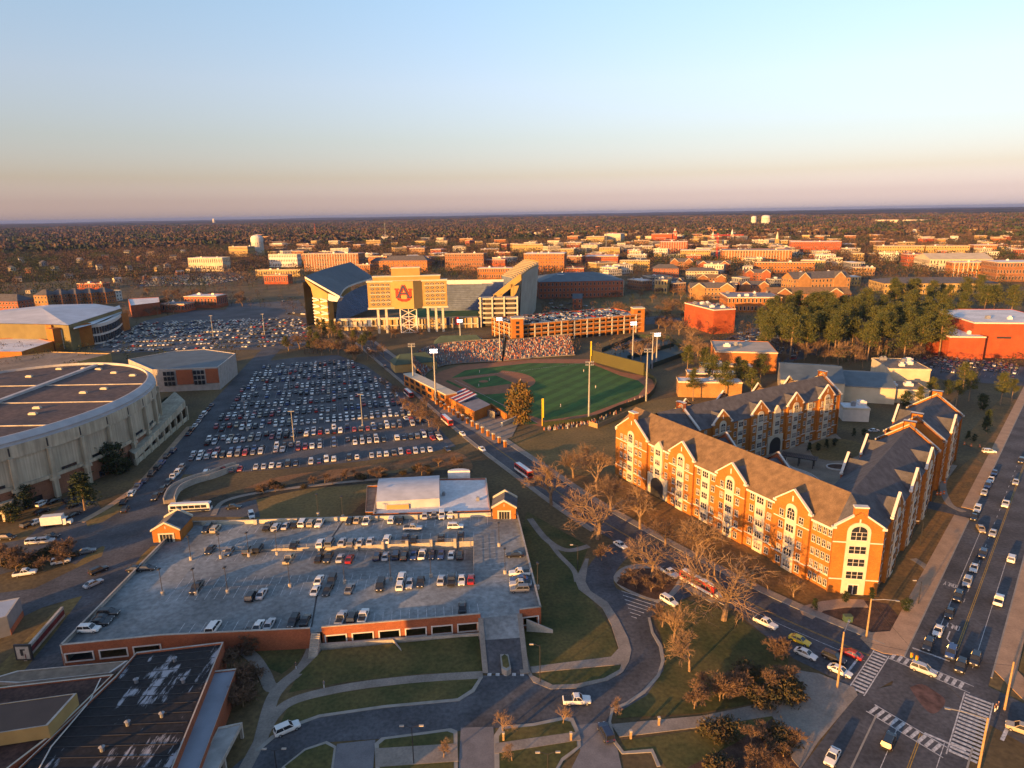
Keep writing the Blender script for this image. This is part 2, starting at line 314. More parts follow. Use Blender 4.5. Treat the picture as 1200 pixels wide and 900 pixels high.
# main street on the right, azimuth 41.6 deg, left kerb through (84,124)
DA = Vector((math.sin(R(41.6)), math.cos(R(41.6)), 0)); NA_ = Vector((DA.y, -DA.x, 0))
K0 = Vector((84, 124, 0)); MS_W = 14.6
def ms(t, n): return K0 + DA * t + NA_ * n                  # along the street, right of its left kerb
ms_line = [ms(t, MS_W / 2) for t in (-120, -60, 0, 60, 150, 260, 420)]
main_street, _ = road('main_street', ms_line, MS_W, 0.075, (False, False), k=2)
def strip(parent, name, pts, wd, z, mat):
    mb = MB(); ribbon(mb, [Vector((p[0], p[1], 0)) for p in pts], -wd / 2, wd / 2, z); return mb.build(name, mat, parent)
for q in (-0.16, 0.16):
    strip(main_street, 'centre_line', [ms(6, 7.9 + q), ms(420, 7.9 + q)], 0.14, 0.095, YELP)
    strip(main_street, 'centre_line', [ms(-120, 7.2 + q), ms(-24, 7.2 + q)], 0.14, 0.095, YELP)
strip(main_street, 'lane_line', [ms(3, 3.6), ms(75, 3.6)], 0.14, 0.095, WHITEP)
for t in range(30, 160, 6): strip(main_street, 'lane_dash', [ms(t, 6.0), ms(t + 2, 6.0)], 0.12, 0.095, WHITEP)
strip(main_street, 'lane_line', [ms(3, 11.4), ms(60, 11.4)], 0.12, 0.095, WHITEP)
strip(main_street, 'lane_line', [ms(-120, 3.6), ms(-26, 3.6)], 0.12, 0.095, WHITEP)
strip(main_street, 'lane_line', [ms(-60, 10.8), ms(-24, 10.8)], 0.12, 0.095, WHITEP)
strip(main_street, 'stop_line', [ms(2.6, 0.5), ms(2.6, 7.4)], 0.5, 0.095, WHITEP)
strip(main_street, 'stop_line', [ms(-23.5, 7.6), ms(-23.5, 14.0)], 0.5, 0.095, WHITEP)
for s_, n_ in ((0, -0.15), (1, MS_W + 0.15)):
    mb = MB(); 
    for t0, t1 in ((-2, 84), (92, 420), (-120, -24)) if s_ == 0 else ((2, 420), (-120, -22)): mb.bar(ms(t0, n_), ms(t1, n_), 0.3, 0, 0.16)
    mb.build('kerb', KERB, main_street)
# cross street running away to the left past the ballpark
cs_line = [g(*p) for p in ((1240, 870), (1150, 822), (1030, 772), (900, 716), (800, 664), (690, 600), (625, 555), (560, 508), (500, 459), (440, 411), (400, 380), (372, 358))]
CS_W = 11.5
cross_street, CSL = road('cross_street', cs_line, CS_W, 0.066, (False, False), k=8)
def along(line, d):
    for i in range(len(line) - 1):
        l = (line[i + 1] - line[i]).length
        if d <= l: return line[i].lerp(line[i + 1], d / l), (line[i + 1] - line[i]).normalized()
        d -= l
    return line[-1], (line[-1] - line[-2]).normalized()
def nearest_s(line, p):
    best, s = (1e9, 0), 0
    for i in range(len(line) - 1):
        a, b = line[i], line[i + 1]; l = (b - a).length; t = max(0, min(1, (p - a).dot(b - a) / l / l)); d = (a + (b - a) * t - p).length
        if d < best[0]: best = (d, s + t * l)
        s += l
    return best[1]
def sub(line, s0, s1, st=4.0):
    n = max(2, int((s1 - s0) / st)); return [along(line, s0 + (s1 - s0) * i / n)[0] for i in range(n + 1)]
area('cross_street', gl([(868, 722), (930, 772), (1000, 806), (1014, 816), (1060, 790), (1000, 764), (900, 716)]), 0.062, ASPHALT)
area('main_street', gl([(1004, 813), (936, 905), (915, 935), (1030, 935), (1080, 850), (1060, 800)]), 0.066, ASPHALT)
s_x = nearest_s(CSL, g(1020, 768)); s_drive0 = nearest_s(CSL, g(790, 660)); s_drive1 = nearest_s(CSL, g(745, 632)); s_end = nearest_s(CSL, g(400, 380))
for q in (-0.16, 0.16): mb = MB(); ribbon(mb, sub(CSL, s_x, s_end), q + 0.4 - 0.07, q + 0.4 + 0.07, 0.09); mb.build('centre_line', YELP, cross_street)
mb = MB(); ribbon(mb, sub(CSL, s_x, s_x + 45), 2.9, 3.05, 0.09); mb.build('lane_line', WHITEP, cross_street)
for a_, b_, sd in ((s_x - 1, s_end, -1), (s_x + 30, s_drive0 - 8, 1), (s_drive1 + 8, s_end, 1)):
    mb = MB(); kerb(mb, sub(CSL, a_, b_), sd * CS_W / 2, sd * (CS_W / 2 + 0.3), 0.16); mb.build('kerb', KERB, cross_street)
    mb = MB(); w0 = CS_W / 2 + 0.3
    kerb(mb, sub(CSL, a_ + 3, b_), sd * w0, sd * (w0 + (2.4 if sd < 0 else 1.6)), 0.14); mb.build('pavement', WALK, kind='structure')
# crosswalks: each rung a marking of its own
def crosswalk(parent, a, b, wd, step=1.25, rung=0.62, z=0.115, edge=True):
    a, b = Vector(a), Vector(b); d = (b - a).normalized(); n = Vector((-d.y, d.x, 0)); k = int((b - a).length / step)
    me = MB().box(-rung / 2, rung / 2, -wd / 2, wd / 2, 0, 0.004, skip='b').mesh('crosswalk_bar', WHITEP)
    for i in range(k): put('crosswalk_bar', me, parent, a + d * (step * (i + 0.5)) + Vector((0, 0, z)), math.atan2(d.y, d.x))
    if edge:
        for s_ in (-1, 1): strip(parent, 'crosswalk_edge', [a + n * s_ * (wd / 2 + 0.2), b + n * s_ * (wd / 2 + 0.2)], 0.22, z + 0.002, WHITEP)
crosswalk(main_street, g(1033, 766), g(1003, 812), 2.5)
crosswalk(main_street, g(1043, 768), g(1139, 809), 2.3)
crosswalk(main_street, g(1020, 830), g(1110, 884), 2.6)
crosswalk(main_street, g(1147, 818), g(1127, 892), 4.2, 1.15, 0.62)
strip(cross_street, 'stop_line', [g(990, 792), g(1004, 774)], 0.45, 0.1, WHITEP)
strip(cross_street, 'stop_line', [g(1184, 846), g(1174, 868)], 0.6, 0.1, WHITEP)
area('road_patch', [g(1066, 806), g(1080, 802), g(1098, 812), g(1108, 822), g(1100, 834), g(1090, 836), g(1078, 824)], 0.09, pm('red_primer_patch', (0.100, 0.058, 0.050), 0.9, 0.4, 0.7), 3)
# painted ONLY and arrows, built as strokes
def letters(parent, txt, org, along_d, size, z):
    """block letters laid on the road; reading direction follows the traffic"""
    GL = {'O': [(0, 0, 1, 0), (1, 0, 1, 2), (1, 2, 0, 2), (0, 2, 0, 0)], 'N': [(0, 0, 0, 2), (0, 2, 1, 0), (1, 0, 1, 2)], 'L': [(0, 2, 0, 0), (0, 0, 1, 0)], 'Y': [(0, 2, .5, 1), (1, 2, .5, 1), (.5, 1, .5, 0)]}
    up_ = Vector(along_d).normalized(); rt_ = Vector((up_.y, -up_.x, 0)); mb = MB(); k = 0
    for ch in txt:
        for x0, y0, x1, y1 in GL[ch]:
            a = Vector(org) + rt_ * size * (k * 0.62 + x0 * 0.42) + up_ * size * y0 * 0.9; b = Vector(org) + rt_ * size * (k * 0.62 + x1 * 0.42) + up_ * size * y1 * 0.9
            ribbon(mb, [a, b], -0.09, 0.09, z)
        k += 1
    mb.build('lane_lettering', WHITEP, parent)
for t_, n_ in ((38, 3.3), (18, 7.0)): letters(main_street, 'ONLY', ms(t_, n_), -DA, 1.1, 0.097)
mb = MB(); ribbon(mb, [ms(14.6, 5.6), ms(11.0, 5.6), ms(10.0, 6.4)], -0.12, 0.12, 0.097); mb.add([(ms(10.6, 7.0) + Vector((0, 0, 0.098))), (ms(9.2, 7.0) + Vector((0, 0, 0.098))), (ms(9.9, 6.0) + Vector((0, 0, 0.098)))], [(0, 1, 2)]); mb.build('turn_arrow', WHITEP, main_street)
# pavements at the junction
PINK = pm('warm_pavement', (0.35, 0.235, 0.15), 0.9, 0.12, 0.3, scale2=2.5)
def slab(name, pts, h, mat, sm=0):
    L_ = [Vector((p[0], p[1], 0)) for p in pts]
    if sm: L_ = smooth(L_ + [L_[0]], sm)[:-1]
    mb = MB(); earclip(mb, L_, h); n = len(L_)
    for i in range(n): a, b = L_[i], L_[(i + 1) % n]; mb.quad((a.x, a.y, 0), (b.x, b.y, 0), (b.x, b.y, h), (a.x, a.y, h))
    return mb.build(name, mat, kind='structure')
slab('pavement', [ms(-1.5, -0.3), ms(84, -0.3), ms(84, -4.2), ms(6, -4.6), g(1016, 742), g(1008, 748), g(1020, 760), g(1035, 766), g(1050, 768)], 0.15, PINK)
slab('pavement', [ms(92, -0.3), ms(400, -0.3), ms(400, -3.5), ms(92, -3.5)], 0.15, PINK)
slab('pavement', [ms(5, MS_W + 0.3), ms(400, MS_W + 0.3), ms(400, MS_W + 3.6), ms(8, MS_W + 3.9), ms(-4, MS_W + 12), ms(-7, MS_W + 10)], 0.15, PINK)
area('verge', [ms(8, MS_W + 4.1), ms(400, MS_W + 4.1), ms(400, MS_W + 16), ms(6, MS_W + 16)], 0.05, DRYG)
slab('plaza', gl([(905, 840), (915, 806), (926, 790), (935, 786), (960, 790), (990, 802), (1001, 806), (1005, 815), (960, 868), (938, 902), (928, 890), (918, 860)]), 0.15, WALK)
area('planting_bed', gl([(795, 905), (860, 872), (905, 842), (928, 872), (938, 902), (930, 930), (800, 930)]), 0.04, MULCH)
slab('footpath', gl([(716, 849), (824, 839), (905, 822), (916, 806), (912, 838), (826, 852), (726, 864)]), 0.1, WALK)
slab('footpath', gl([(935, 712), (962, 705), (985, 702), (1012, 703), (1018, 712), (992, 712), (965, 716), (952, 726), (940, 720)]), 0.1, PINK)
def walk(name, pts, wd, h=0.09, mat=WALK, k=6):
    L_ = smooth(V2(gl(pts)), k); mb = MB(); kerb(mb, L_, -wd / 2, wd / 2, h); return mb.build(name, mat, kind='structure')
walk('footpath', [(1118, 545), (1105, 566), (1112, 590), (1130, 600)], 2.0)
walk('footpath', [(1070, 655), (1085, 665), (1098, 682)], 2.0)
# driveway beyond the residence hall
area('driveway', [ms(84.5, 0.2), ms(91.5, 0.2), ms(90, -22), ms(84, -22)], 0.06, ASPHALT)
# S-curved drive round to the front of the deck
drv = [(748, 634), (722, 648), (703, 672), (706, 692), (728, 708), (745, 730), (755, 752), (757, 775), (748, 797), (725, 815), (690, 825), (640, 827), (560, 825), (450, 842), (380, 853), (335, 875), (295, 905), (262, 940)]
dl = smooth(V2(gl(drv)), 6)
front_drive, DRL = road('front_drive', gl(drv), 7.6, 0.058, (False, False), k=8)
area('front_drive', gl([(296, 884), (320, 866), (348, 851), (375, 841), (450, 830), (538, 822), (556, 811), (566, 792), (617, 790), (628, 801), (645, 808), (675, 807), (712, 798), (732, 788), (768, 790), (756, 812), (718, 832), (714, 847), (676, 851), (672, 842), (586, 853), (536, 857), (447, 866), (383, 870), (357, 879), (330, 900), (280, 930), (262, 915)]), 0.05, ASPHALT)
slab('traffic_island', gl([(770, 706), (752, 701), (727, 688), (719, 676), (733, 664), (762, 662), (800, 676), (790, 698)]), 0.14, KERB, 3)
area('front_drive', gl([(722, 690), (745, 700), (772, 706), (798, 688), (812, 698), (778, 711), (763, 724), (766, 742), (748, 738)]), 0.09, ASPHALT)
for i in range(7):
    a, b = g(728 + 2 * i, 693 + 5 * i), g(772 - 4.3 * i, 707 + 3 * i); strip(front_drive, 'hatch_bar', [a, b], 0.22, 0.14, WHITEP)
slab('kerb_island', gl([(686, 682), (692, 693), (712, 706), (725, 726), (736, 748), (740, 762), (737, 776), (730, 788), (712, 798), (675, 807), (645, 808), (625, 800), (617, 788), (612, 770), (618, 770), (624, 792), (648, 803), (675, 802), (708, 795), (726, 785), (728, 779), (622, 789), (620, 782), (716, 770), (725, 760), (716, 732), (706, 713), (694, 703), (678, 691), (674, 680), (686, 655), (690, 655)]), 0.13, WALK)
slab('kerb_strip', gl([(762, 724), (766, 741), (776, 757), (779, 775), (773, 793), (756, 813), (736, 826), (719, 833), (716, 846), (722, 869), (731, 881), (765, 878), (774, 898), (770, 899), (763, 882), (729, 884), (719, 871), (713, 846), (716, 831), (734, 823), (753, 810), (770, 791), (775, 775), (772, 758), (763, 742), (759, 724)]), 0.14, KERB)
slab('kerb_strip', gl([(566, 794), (556, 811), (538, 822), (450, 830), (375, 841), (348, 851), (321, 866), (302, 882), (299, 880), (318, 863), (346, 848), (374, 838), (450, 827), (536, 819), (553, 808), (562, 794)]), 0.14, KERB)
area('paved_forecourt', gl([(382, 930), (395, 872), (440, 867), (435, 930)]), 0.062, PAVER); area('paved_forecourt', gl([(536, 930), (540, 853), (578, 852), (584, 930)]), 0.062, PAVER); area('paved_forecourt', gl([(676, 850), (714, 846), (722, 870), (735, 930), (655, 930), (680, 880)]), 0.062, PAVER)
for pts in ([(441, 930), (439, 872), (447, 865), (500, 858), (528, 854), (536, 857), (537, 930)], [(580, 930), (579, 862), (586, 852), (625, 848), (662, 840), (672, 842), (679, 858), (681, 876), (660, 892), (640, 930)], [(330, 900), (357, 878), (383, 869), (394, 875), (390, 905), (350, 930)]):
    slab('kerbed_island', gl(pts), 0.14, KERB); c_ = sum((Vector((p[0], p[1], 0)) for p in pts), Vector()) / len(pts)
    area('island_lawn', gl([(c_.x + (p[0] - c_.x) * 0.9, c_.y + (p[1] - c_.y) * 0.86) for p in pts]), 0.16, GRASS)
slab('footpath', gl([(580, 872), (678, 858), (681, 868), (580, 884)]), 0.19, WALK); slab('footpath', gl([(440, 878), (536, 872), (537, 893), (440, 900)]), 0.19, WALK)
walk('footpath', [(566, 791), (500, 795), (440, 801), (390, 809), (345, 821), (322, 838), (305, 868), (285, 905)], 2.3)
walk('footpath', [(305, 870), (318, 822), (332, 802), (350, 787), (362, 770), (370, 748)], 2.6, 0.1)
walk('footpath', [(332, 803), (318, 806), (310, 790), (298, 772), (285, 762)], 2.6, 0.095)
walk('footpath', [(621, 608), (640, 632), (664, 645), (690, 640)], 2.0)
walk('footpath', [(640, 630), (655, 650), (672, 668), (676, 682)], 1.4, 0.08)
# left road beside the deck
lr_line = [g(*p) for p in ((20, 850), (70, 780), (108, 728), (142, 672), (166, 598), (193, 557), (216, 530), (238, 505), (260, 476), (284, 448), (304, 424), (330, 398), (362, 372))]
left_road, LRL = road('service_road', lr_line, 13.5, 0.062, (False, False), k=6)
area('service_road', gl([(88, 662), (60, 645), (85, 622), (120, 612), (170, 585), (205, 600), (190, 640), (150, 650), (120, 640)]), 0.056, ASPHALT, 2)
area('service_road', gl([(-40, 735), (-40, 700), (40, 690), (110, 656), (150, 640), (165, 650), (130, 690), (90, 700), (50, 712), (0, 735)]), 0.05, ASPHALT)
area('parking_apron', gl([(-60, 690), (-60, 648), (30, 632), (75, 590), (110, 585), (125, 605), (95, 625), (85, 650), (20, 668)]), 0.048, LOT)
area('coach_bay', gl([(200, 600), (215, 586), (300, 585), (305, 606), (215, 606)]), 0.046, LOT)
# ------------------------------------------------------------------ window meshes shared by all facades (x along the wall, -y outward)
_win = {}
BLIND = pm('drawn_blind', (0.20, 0.18, 0.15), 0.8, 0.1, 1)
SILL = MB().box(-1, 1, -0.2, 0, -0.16, -0.07).mesh('sill', TRIM)
_wv = random.Random(8)
def win_mesh(w_, h_, cols=2, rows=2, arch=False, fr=0.07, frame=None):
    k = (w_, h_, cols, rows, arch, fr, frame.name if frame else '', _wv.choice((0, 0, 0, 1, 2)))
    if k in _win: return _win[k]
    mb = MB(); x0, x1 = -w_ / 2, w_ / 2
    bl = (0, 0.35, 0.8)[k[-1]] * h_; mb.quad((x0, -0.03, 0), (x1, -0.03, 0), (x1, -0.03, h_ - bl), (x0, -0.03, h_ - bl), 1)
    if bl: mb.quad((x0, -0.031, h_ - bl), (x1, -0.031, h_ - bl), (x1, -0.031, h_), (x0, -0.031, h_), 2)
    mb.box(x0 - fr, x0, -0.11, 0, -fr, h_ + fr, 0, 'n'); mb.box(x1, x1 + fr, -0.11, 0, -fr, h_ + fr, 0, 'n')
    mb.box(x0, x1, -0.16, 0, -fr, 0, 0, 'n'); mb.box(x0, x1, -0.11, 0, h_, h_ + fr, 0, 'n')
    for i in range(1, cols): x = x0 + w_ * i / cols; mb.box(x - 0.05, x + 0.05, -0.08, -0.02, 0, h_, 0, 'ntb')
    for i in range(1, rows): z = h_ * i / rows; mb.box(x0, x1, -0.075, -0.02, z - 0.035, z + 0.035, 0, 'new')
    if arch:
        n = 8; pts = [(w_ / 2 * math.cos(math.pi * i / n), h_ + fr + w_ * 0.42 * math.sin(math.pi * i / n)) for i in range(n + 1)]
        mb.add([(x, -0.03, z) for x, z in pts], [tuple(range(n + 1))[::-1]], 1)
        for i in range(n):
            (xa, za), (xb, zb) = pts[i], pts[i + 1]; s_ = 1 + 2.2 * fr / w_
            mb.quad((xa, -0.11, za), (xa * s_, -0.11, h_ + fr + (za - h_ - fr) * s_), (xb * s_, -0.11, h_ + fr + (zb - h_ - fr) * s_), (xb, -0.11, zb), 0)
        mb.box(-0.05, 0.05, -0.08, -0.02, h_ + fr, h_ + w_ * 0.42, 0, 'nb')
    _win[k] = mb.mesh('window', [frame or TRIM, GLASS, BLIND]); _win[k]['w'] = w_; return _win[k]
class Wall:
    """one facade of a building: origin o (world), direction d left to right seen from outside; parts go under root"""
    def __init__(s, root, o, d, name='wall'):
        s.root = root; s.o = Vector((o[0], o[1], 0)); s.d = Vector((d[0], d[1], 0)).normalized(); s.n = Vector((s.d.y, -s.d.x, 0)); s.rz = math.atan2(s.d.y, s.d.x); s.base = Vector(root.location)
    def P(s, x, out_, z): return s.o + s.d * x + s.n * out_ + Vector((0, 0, z)) - s.base
    def put(s, name, me, x, z, out_=0.0, **t):
        o = put(name, me, s.root, s.P(x, out_, z), s.rz, **t)
        if name == 'window' and me.get('w'): q = put('sill', SILL, o); q.scale = (me['w'] / 2 + 0.12, 1, 1)
        return o
    def ext(s, mb, prof, o0, o1, m=0):
        """extrude an (x,z) profile from depth o0 to o1 (outward positive)"""
        n = len(prof); v = [s.P(x, o0, z) for x, z in prof] + [s.P(x, o1, z) for x, z in prof]
        mb.add(v, [(i, (i + 1) % n, n + (i + 1) % n, n + i) for i in range(n)] + [tuple(range(n, 2 * n))], m)
    def box(s, mb, x0, x1, o0, o1, z0, z1, m=0): s.ext(mb, [(x0, z0), (x1, z0), (x1, z1), (x0, z1)], o0, o1, m)
FLZ = [1.0, 4.4, 7.8, 11.2, 14.6]
def coping(W_, x, hw, zs, zp, o0, o1, name='coping'):
    mb = MB()
    for sg in (-1, 1): W_.ext(mb, [(x + sg * hw, zs), (x + sg * hw, zs + 0.45), (x, zp + 0.45), (x, zp)][::sg], o0, o1)
    for sg in (-1, 1): W_.box(mb, x + sg * hw - 0.55, x + sg * hw + 0.55, o0 - 0.05, o1 + 0.06, zs - 0.45, zs + 0.12)
    mb.build(name, TRIM, W_.root)
def arch_prof(hw, z0, zt, n=10): return [(-hw, z0), (hw, z0), (hw, zt)] + [(hw * math.cos(math.pi * i / n), zt + hw * 0.9 * math.sin(math.pi * i / n)) for i in range(1, n)] + [(-hw, zt)]
def gable_bay(W_, x, w_, brick, roof, proj=0.8, zs=18.3, zp=22.7, chim=False, side=1, roofback=6.0, wins=True, zbot=0.0, stack=None, big=False, door=False):
    hw = w_ / 2; mb = MB()
    W_.ext(mb, [(x - hw, zbot), (x + hw, zbot), (x + hw, zs), (x, zp), (x - hw, zs)], proj - 0.5, proj); W_.box(mb, x - hw, x + hw, -0.4, proj - 0.4, zbot, zs - 1.2); mb.build('gable_wall', brick, W_.root)
    coping(W_, x, hw, zs, zp, proj - 0.58, proj + 0.12)
    mb = MB(); a, b, c, d = W_.P(x - hw, proj - 0.5, zs - 1.1), W_.P(x + hw, proj - 0.5, zs - 1.1), W_.P(x, proj - 0.5, zp - 1.4), W_.P(x, -roofback, zp - 1.4)
    e_, f_ = W_.P(x - hw, -1.2, zs - 1.1), W_.P(x + hw, -1.2, zs - 1.1); mb.add([a, b, c, d, e_, f_], [(0, 4, 3, 2), (1, 2, 3, 5)]); mb.build('dormer_roof', roof, W_.root)
    mb = MB(); W_.box(mb, x - 0.18, x + 0.18, proj, proj + 0.07, zp - 3.0, zp - 1.5); mb.build('stone_slit', TRIM, W_.root)
    if chim:
        mb = MB(); W_.box(mb, x - 1.5, x + 1.5, -0.7, proj + 0.12, zp - 1.6, zp + 1.3); mb.build('chimney_block', brick, W_.root)
        mb = MB(); W_.box(mb, x - 1.65, x + 1.65, -0.85, proj + 0.27, zp + 1.3, zp + 1.62); mb.build('chimney_cap', TRIM, W_.root)
    if not wins: return
    for z in (4.0, 14.0): mb = MB(); W_.box(mb, x - hw - 0.02, x + hw + 0.02, proj - 0.1, proj + 0.1, z - 0.14, z + 0.14); mb.build('string_course', TRIM, W_.root)
    cw = 2.7 if big else 1.75
    mb = MB(); pr = arch_prof(cw, 0.0, 17.4 if not big else 16.9); W_.ext(mb, [(x + p, q) for p, q in pr], proj, proj + 0.22); mb.build('stone_bay', STUC, W_.root)
    for i, z in enumerate(FLZ):
        tri, tria = win_mesh(3.9 if big else 2.3, 1.9, 3, 2), win_mesh(3.7 if big else 2.3, 2.0, 3, 2, True)
        if door and i == 0: continue
        W_.put('window', tria if i == 4 else tri, x, z + (0.2 if i == 4 else 0), proj + 0.22)
        for q in ([] if big else [-1, 1]):
            for j in range(side): W_.put('window', win_mesh(1.25, 1.75, 2, 2), x + q * (cw + 1.35 + 2.3 * j), z, proj)
    if door:
        mb = MB(); W_.box(mb, x - 1.3, x + 1.3, proj + 0.2, proj + 0.3, 0.1, 2.9); mb.build('door_frame', TRIM, W_.root)
        for q in (-0.6, 0.6): mb = MB(); W_.box(mb, x + q - 0.5, x + q + 0.5, proj + 0.28, proj + 0.33, 0.15, 2.6); mb.build('door', GLASS, W_.root)
def stone_stack(W_, x, w_=3.6, floors=(0, 1, 2, 3, 4), out_=0.25, gabled=False, zb=0.0):
    mb = MB(); zt = 17.2
    prof = [(x - w_ / 2, zb), (x + w_ / 2, zb), (x + w_ / 2, zt), (x, zt + 2.2), (x - w_ / 2, zt)] if gabled else [(x - w_ / 2, zb), (x + w_ / 2, zb), (x + w_ / 2, zt), (x - w_ / 2, zt)]
    W_.ext(mb, prof, -0.2, out_); mb.build('stone_bay', STUC, W_.root)
    for i in floors: W_.put('window', win_mesh(2.3, 1.8, 3, 2), x, FLZ[i], out_)
def win_cols(W_, xs, w_=1.25, floors=(0, 1, 2, 3, 4), h_=1.75):
    for x in xs:
        for i in floors: W_.put('window', win_mesh(w_, h_, 2, 2), x, FLZ[i], 0.0)
def win_stuff(W_, xs, w_=1.3, out_=0.04, name='window_rows', frames=True, zz=FLZ, h_=1.75):
    """rows of windows on a wall seen edge-on, joined"""
    mb = MB()
    for x in xs:
        for z in zz:
            if frames: W_.box(mb, x - w_ / 2 - 0.14, x + w_ / 2 + 0.14, out_ - 0.04, out_ + 0.05, z - 0.14, z + h_ + 0.14, 0)
            a, b = W_.P(x - w_ / 2, out_ + 0.07, z), W_.P(x + w_ / 2, out_ + 0.07, z); c, d = W_.P(x + w_ / 2, out_ + 0.07, z + h_), W_.P(x - w_ / 2, out_ + 0.07, z + h_); mb.quad(a, b, c, d, 1)
    if mb.v: mb.build(name, [TRIM, GLASS], W_.root, kind='stuff')
def isect(p, d, q, e):
    den = d.x * e.y - d.y * e.x; t = ((q.x - p.x) * e.y - (q.y - p.y) * e.x) / den; return p + d * t
# ------------------------------------------------------------------ residence hall (U plan round a courtyard)
F0, F1 = Vector((37.47, 229.70, 0)), Vector((78.34, 148.35, 0)); dF = (F1 - F0).normalized(); nF = Vector((-dF.y, dF.x, 0))   # nF points into the block
R0, R1 = Vector((88.86, 146.61, 0)), Vector((168.64, 238.15, 0)); dR = (R1 - R0).normalized(); nR = Vector((-dR.y, dR.x, 0))
dB = Vector((math.sin(R(58.3)), math.cos(R(58.3)), 0)); nB = Vector((-dB.y, dB.x, 0)); B0 = Vector((75.9, 230.9, 0))
HW, EV, RG = 17.0, 17.3, 23.8
hall = thing('residence_hall', 'five storey brick residence hall with gables, cream stone bays and brown shingle roofs', 'building', (75, 200, 0)); HB = hall.location.copy()
J = isect(F0 + nF * HW / 2, dF, R0 + nR * HW / 2, dR); I = isect(F0 + nF * HW, dF, R0 + nR * HW, dR)
def wallmesh(pts, z0, z1, name, mat, closed=False):
    mb = MB(); n = len(pts)
    for i in range(n if closed else n - 1): a, b = pts[i] - HB, pts[(i + 1) % n] - HB; mb.quad((a.x, a.y, z0), (b.x, b.y, z0), (b.x, b.y, z1), (a.x, a.y, z1))
    return mb.build(name, mat, hall)
def V3(p, z): return (p.x - HB.x, p.y - HB.y, z)
tR1, tR2, tR3 = 70.5, 81.5, 118.0
wallmesh([F0, F1, R0, R0 + dR * tR1, R0 + dR * tR1 + nR * HW, I, F0 + nF * HW], 0, EV, 'wall', BRICK, True)
wallmesh([R0 + dR * tR1 + nR * 2, R0 + dR * tR2 + nR * 2, R0 + dR * tR2 + nR * 15, R0 + dR * tR1 + nR * 15], 0, 14.0, 'link_wall', BRICKD, True)
mb = MB(); mb.quad(*[V3(R0 + dR * t + nR * o, 14.02) for t, o in ((tR1, 2), (tR2, 2), (tR2, 15), (tR1, 15))]); mb.build('link_roof', SHINGD, hall)
wallmesh([R0 + dR * tR2, R0 + dR * tR3, R0 + dR * tR3 + nR * HW, R0 + dR * tR2 + nR * HW], 0, EV, 'wall', BRICK, True)
B_s, B_e = -24.0, 72.0
wallmesh([B0 + dB * B_s, B0 + dB * B_e, B0 + dB * B_e + nB * HW, B0 + dB * B_s + nB * HW], 0, EV, 'wall', BRICK, True)
# main roofs: slopes as sheets with a small eave overhang
OV = 0.5; FM, zM = (F1 + R0) / 2, 22.2
def roof(name, faces, mat):
    mb = MB()
    for f in faces: mb.add([V3(p, z) for p, z in f], [tuple(range(len(f)))])
    return mb.build(name, mat, hall)
e0 = EV - 0.1
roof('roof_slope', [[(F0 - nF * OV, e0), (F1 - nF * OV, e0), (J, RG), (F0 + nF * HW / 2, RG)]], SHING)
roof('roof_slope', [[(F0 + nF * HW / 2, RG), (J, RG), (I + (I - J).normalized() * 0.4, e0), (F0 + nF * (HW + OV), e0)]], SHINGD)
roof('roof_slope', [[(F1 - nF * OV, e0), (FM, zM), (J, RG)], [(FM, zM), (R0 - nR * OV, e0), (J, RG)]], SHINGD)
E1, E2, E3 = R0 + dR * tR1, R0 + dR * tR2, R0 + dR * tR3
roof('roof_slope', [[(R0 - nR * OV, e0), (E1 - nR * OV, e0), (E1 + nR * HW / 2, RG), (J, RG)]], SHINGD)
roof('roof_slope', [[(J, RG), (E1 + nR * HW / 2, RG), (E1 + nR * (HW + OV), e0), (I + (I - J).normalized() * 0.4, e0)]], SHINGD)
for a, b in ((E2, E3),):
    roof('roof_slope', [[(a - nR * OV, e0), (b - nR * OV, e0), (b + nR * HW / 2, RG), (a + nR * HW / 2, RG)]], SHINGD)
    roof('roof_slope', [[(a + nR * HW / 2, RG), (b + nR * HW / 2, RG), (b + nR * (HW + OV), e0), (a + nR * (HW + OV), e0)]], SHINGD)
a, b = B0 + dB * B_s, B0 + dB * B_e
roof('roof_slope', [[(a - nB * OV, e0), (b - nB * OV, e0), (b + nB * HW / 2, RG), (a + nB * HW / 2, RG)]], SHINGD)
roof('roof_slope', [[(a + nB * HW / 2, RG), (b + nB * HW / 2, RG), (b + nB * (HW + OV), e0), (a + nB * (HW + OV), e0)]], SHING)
# cross walls that rise through the roof, with chimney blocks
def cross_wall(c, d, n, brick, chim=True):
    """gable parapet across a wing: c = eave corner, n = direction across"""
    Wc = Wall(hall, c, n); x = HW / 2
    mb = MB(); Wc.ext(mb, [(-0.5, 0), (HW + 0.5, 0), (HW + 0.5, EV + 0.5), (x, RG + 0.7), (-0.5, EV + 0.5)], -0.35, 0.35); mb.build('gable_wall', brick, hall)
    coping(Wc, x, HW / 2 + 0.5, EV + 0.5, RG + 0.7, -0.5, 0.5)
    if chim:
        mb = MB(); Wc.box(mb, x - 1.7, x + 1.7, -0.75, 0.75, RG - 1.2, RG + 1.8); mb.build('chimney_block', brick, hall)
        mb = MB(); Wc.box(mb, x - 1.85, x + 1.85, -0.9, 0.9, RG + 1.8, RG + 2.1); mb.build('chimney_cap', TRIM, hall)
cross_wall(E1, dR, nR, BRICK); cross_wall(E2 + dR * 0.2, dR, nR, BRICK); cross_wall(E3, dR, nR, BRICK)
cross_wall(B0 + dB * -12, dB, nB, BRICKD); cross_wall(B0 + dB * B_e, dB, nB, BRICK)
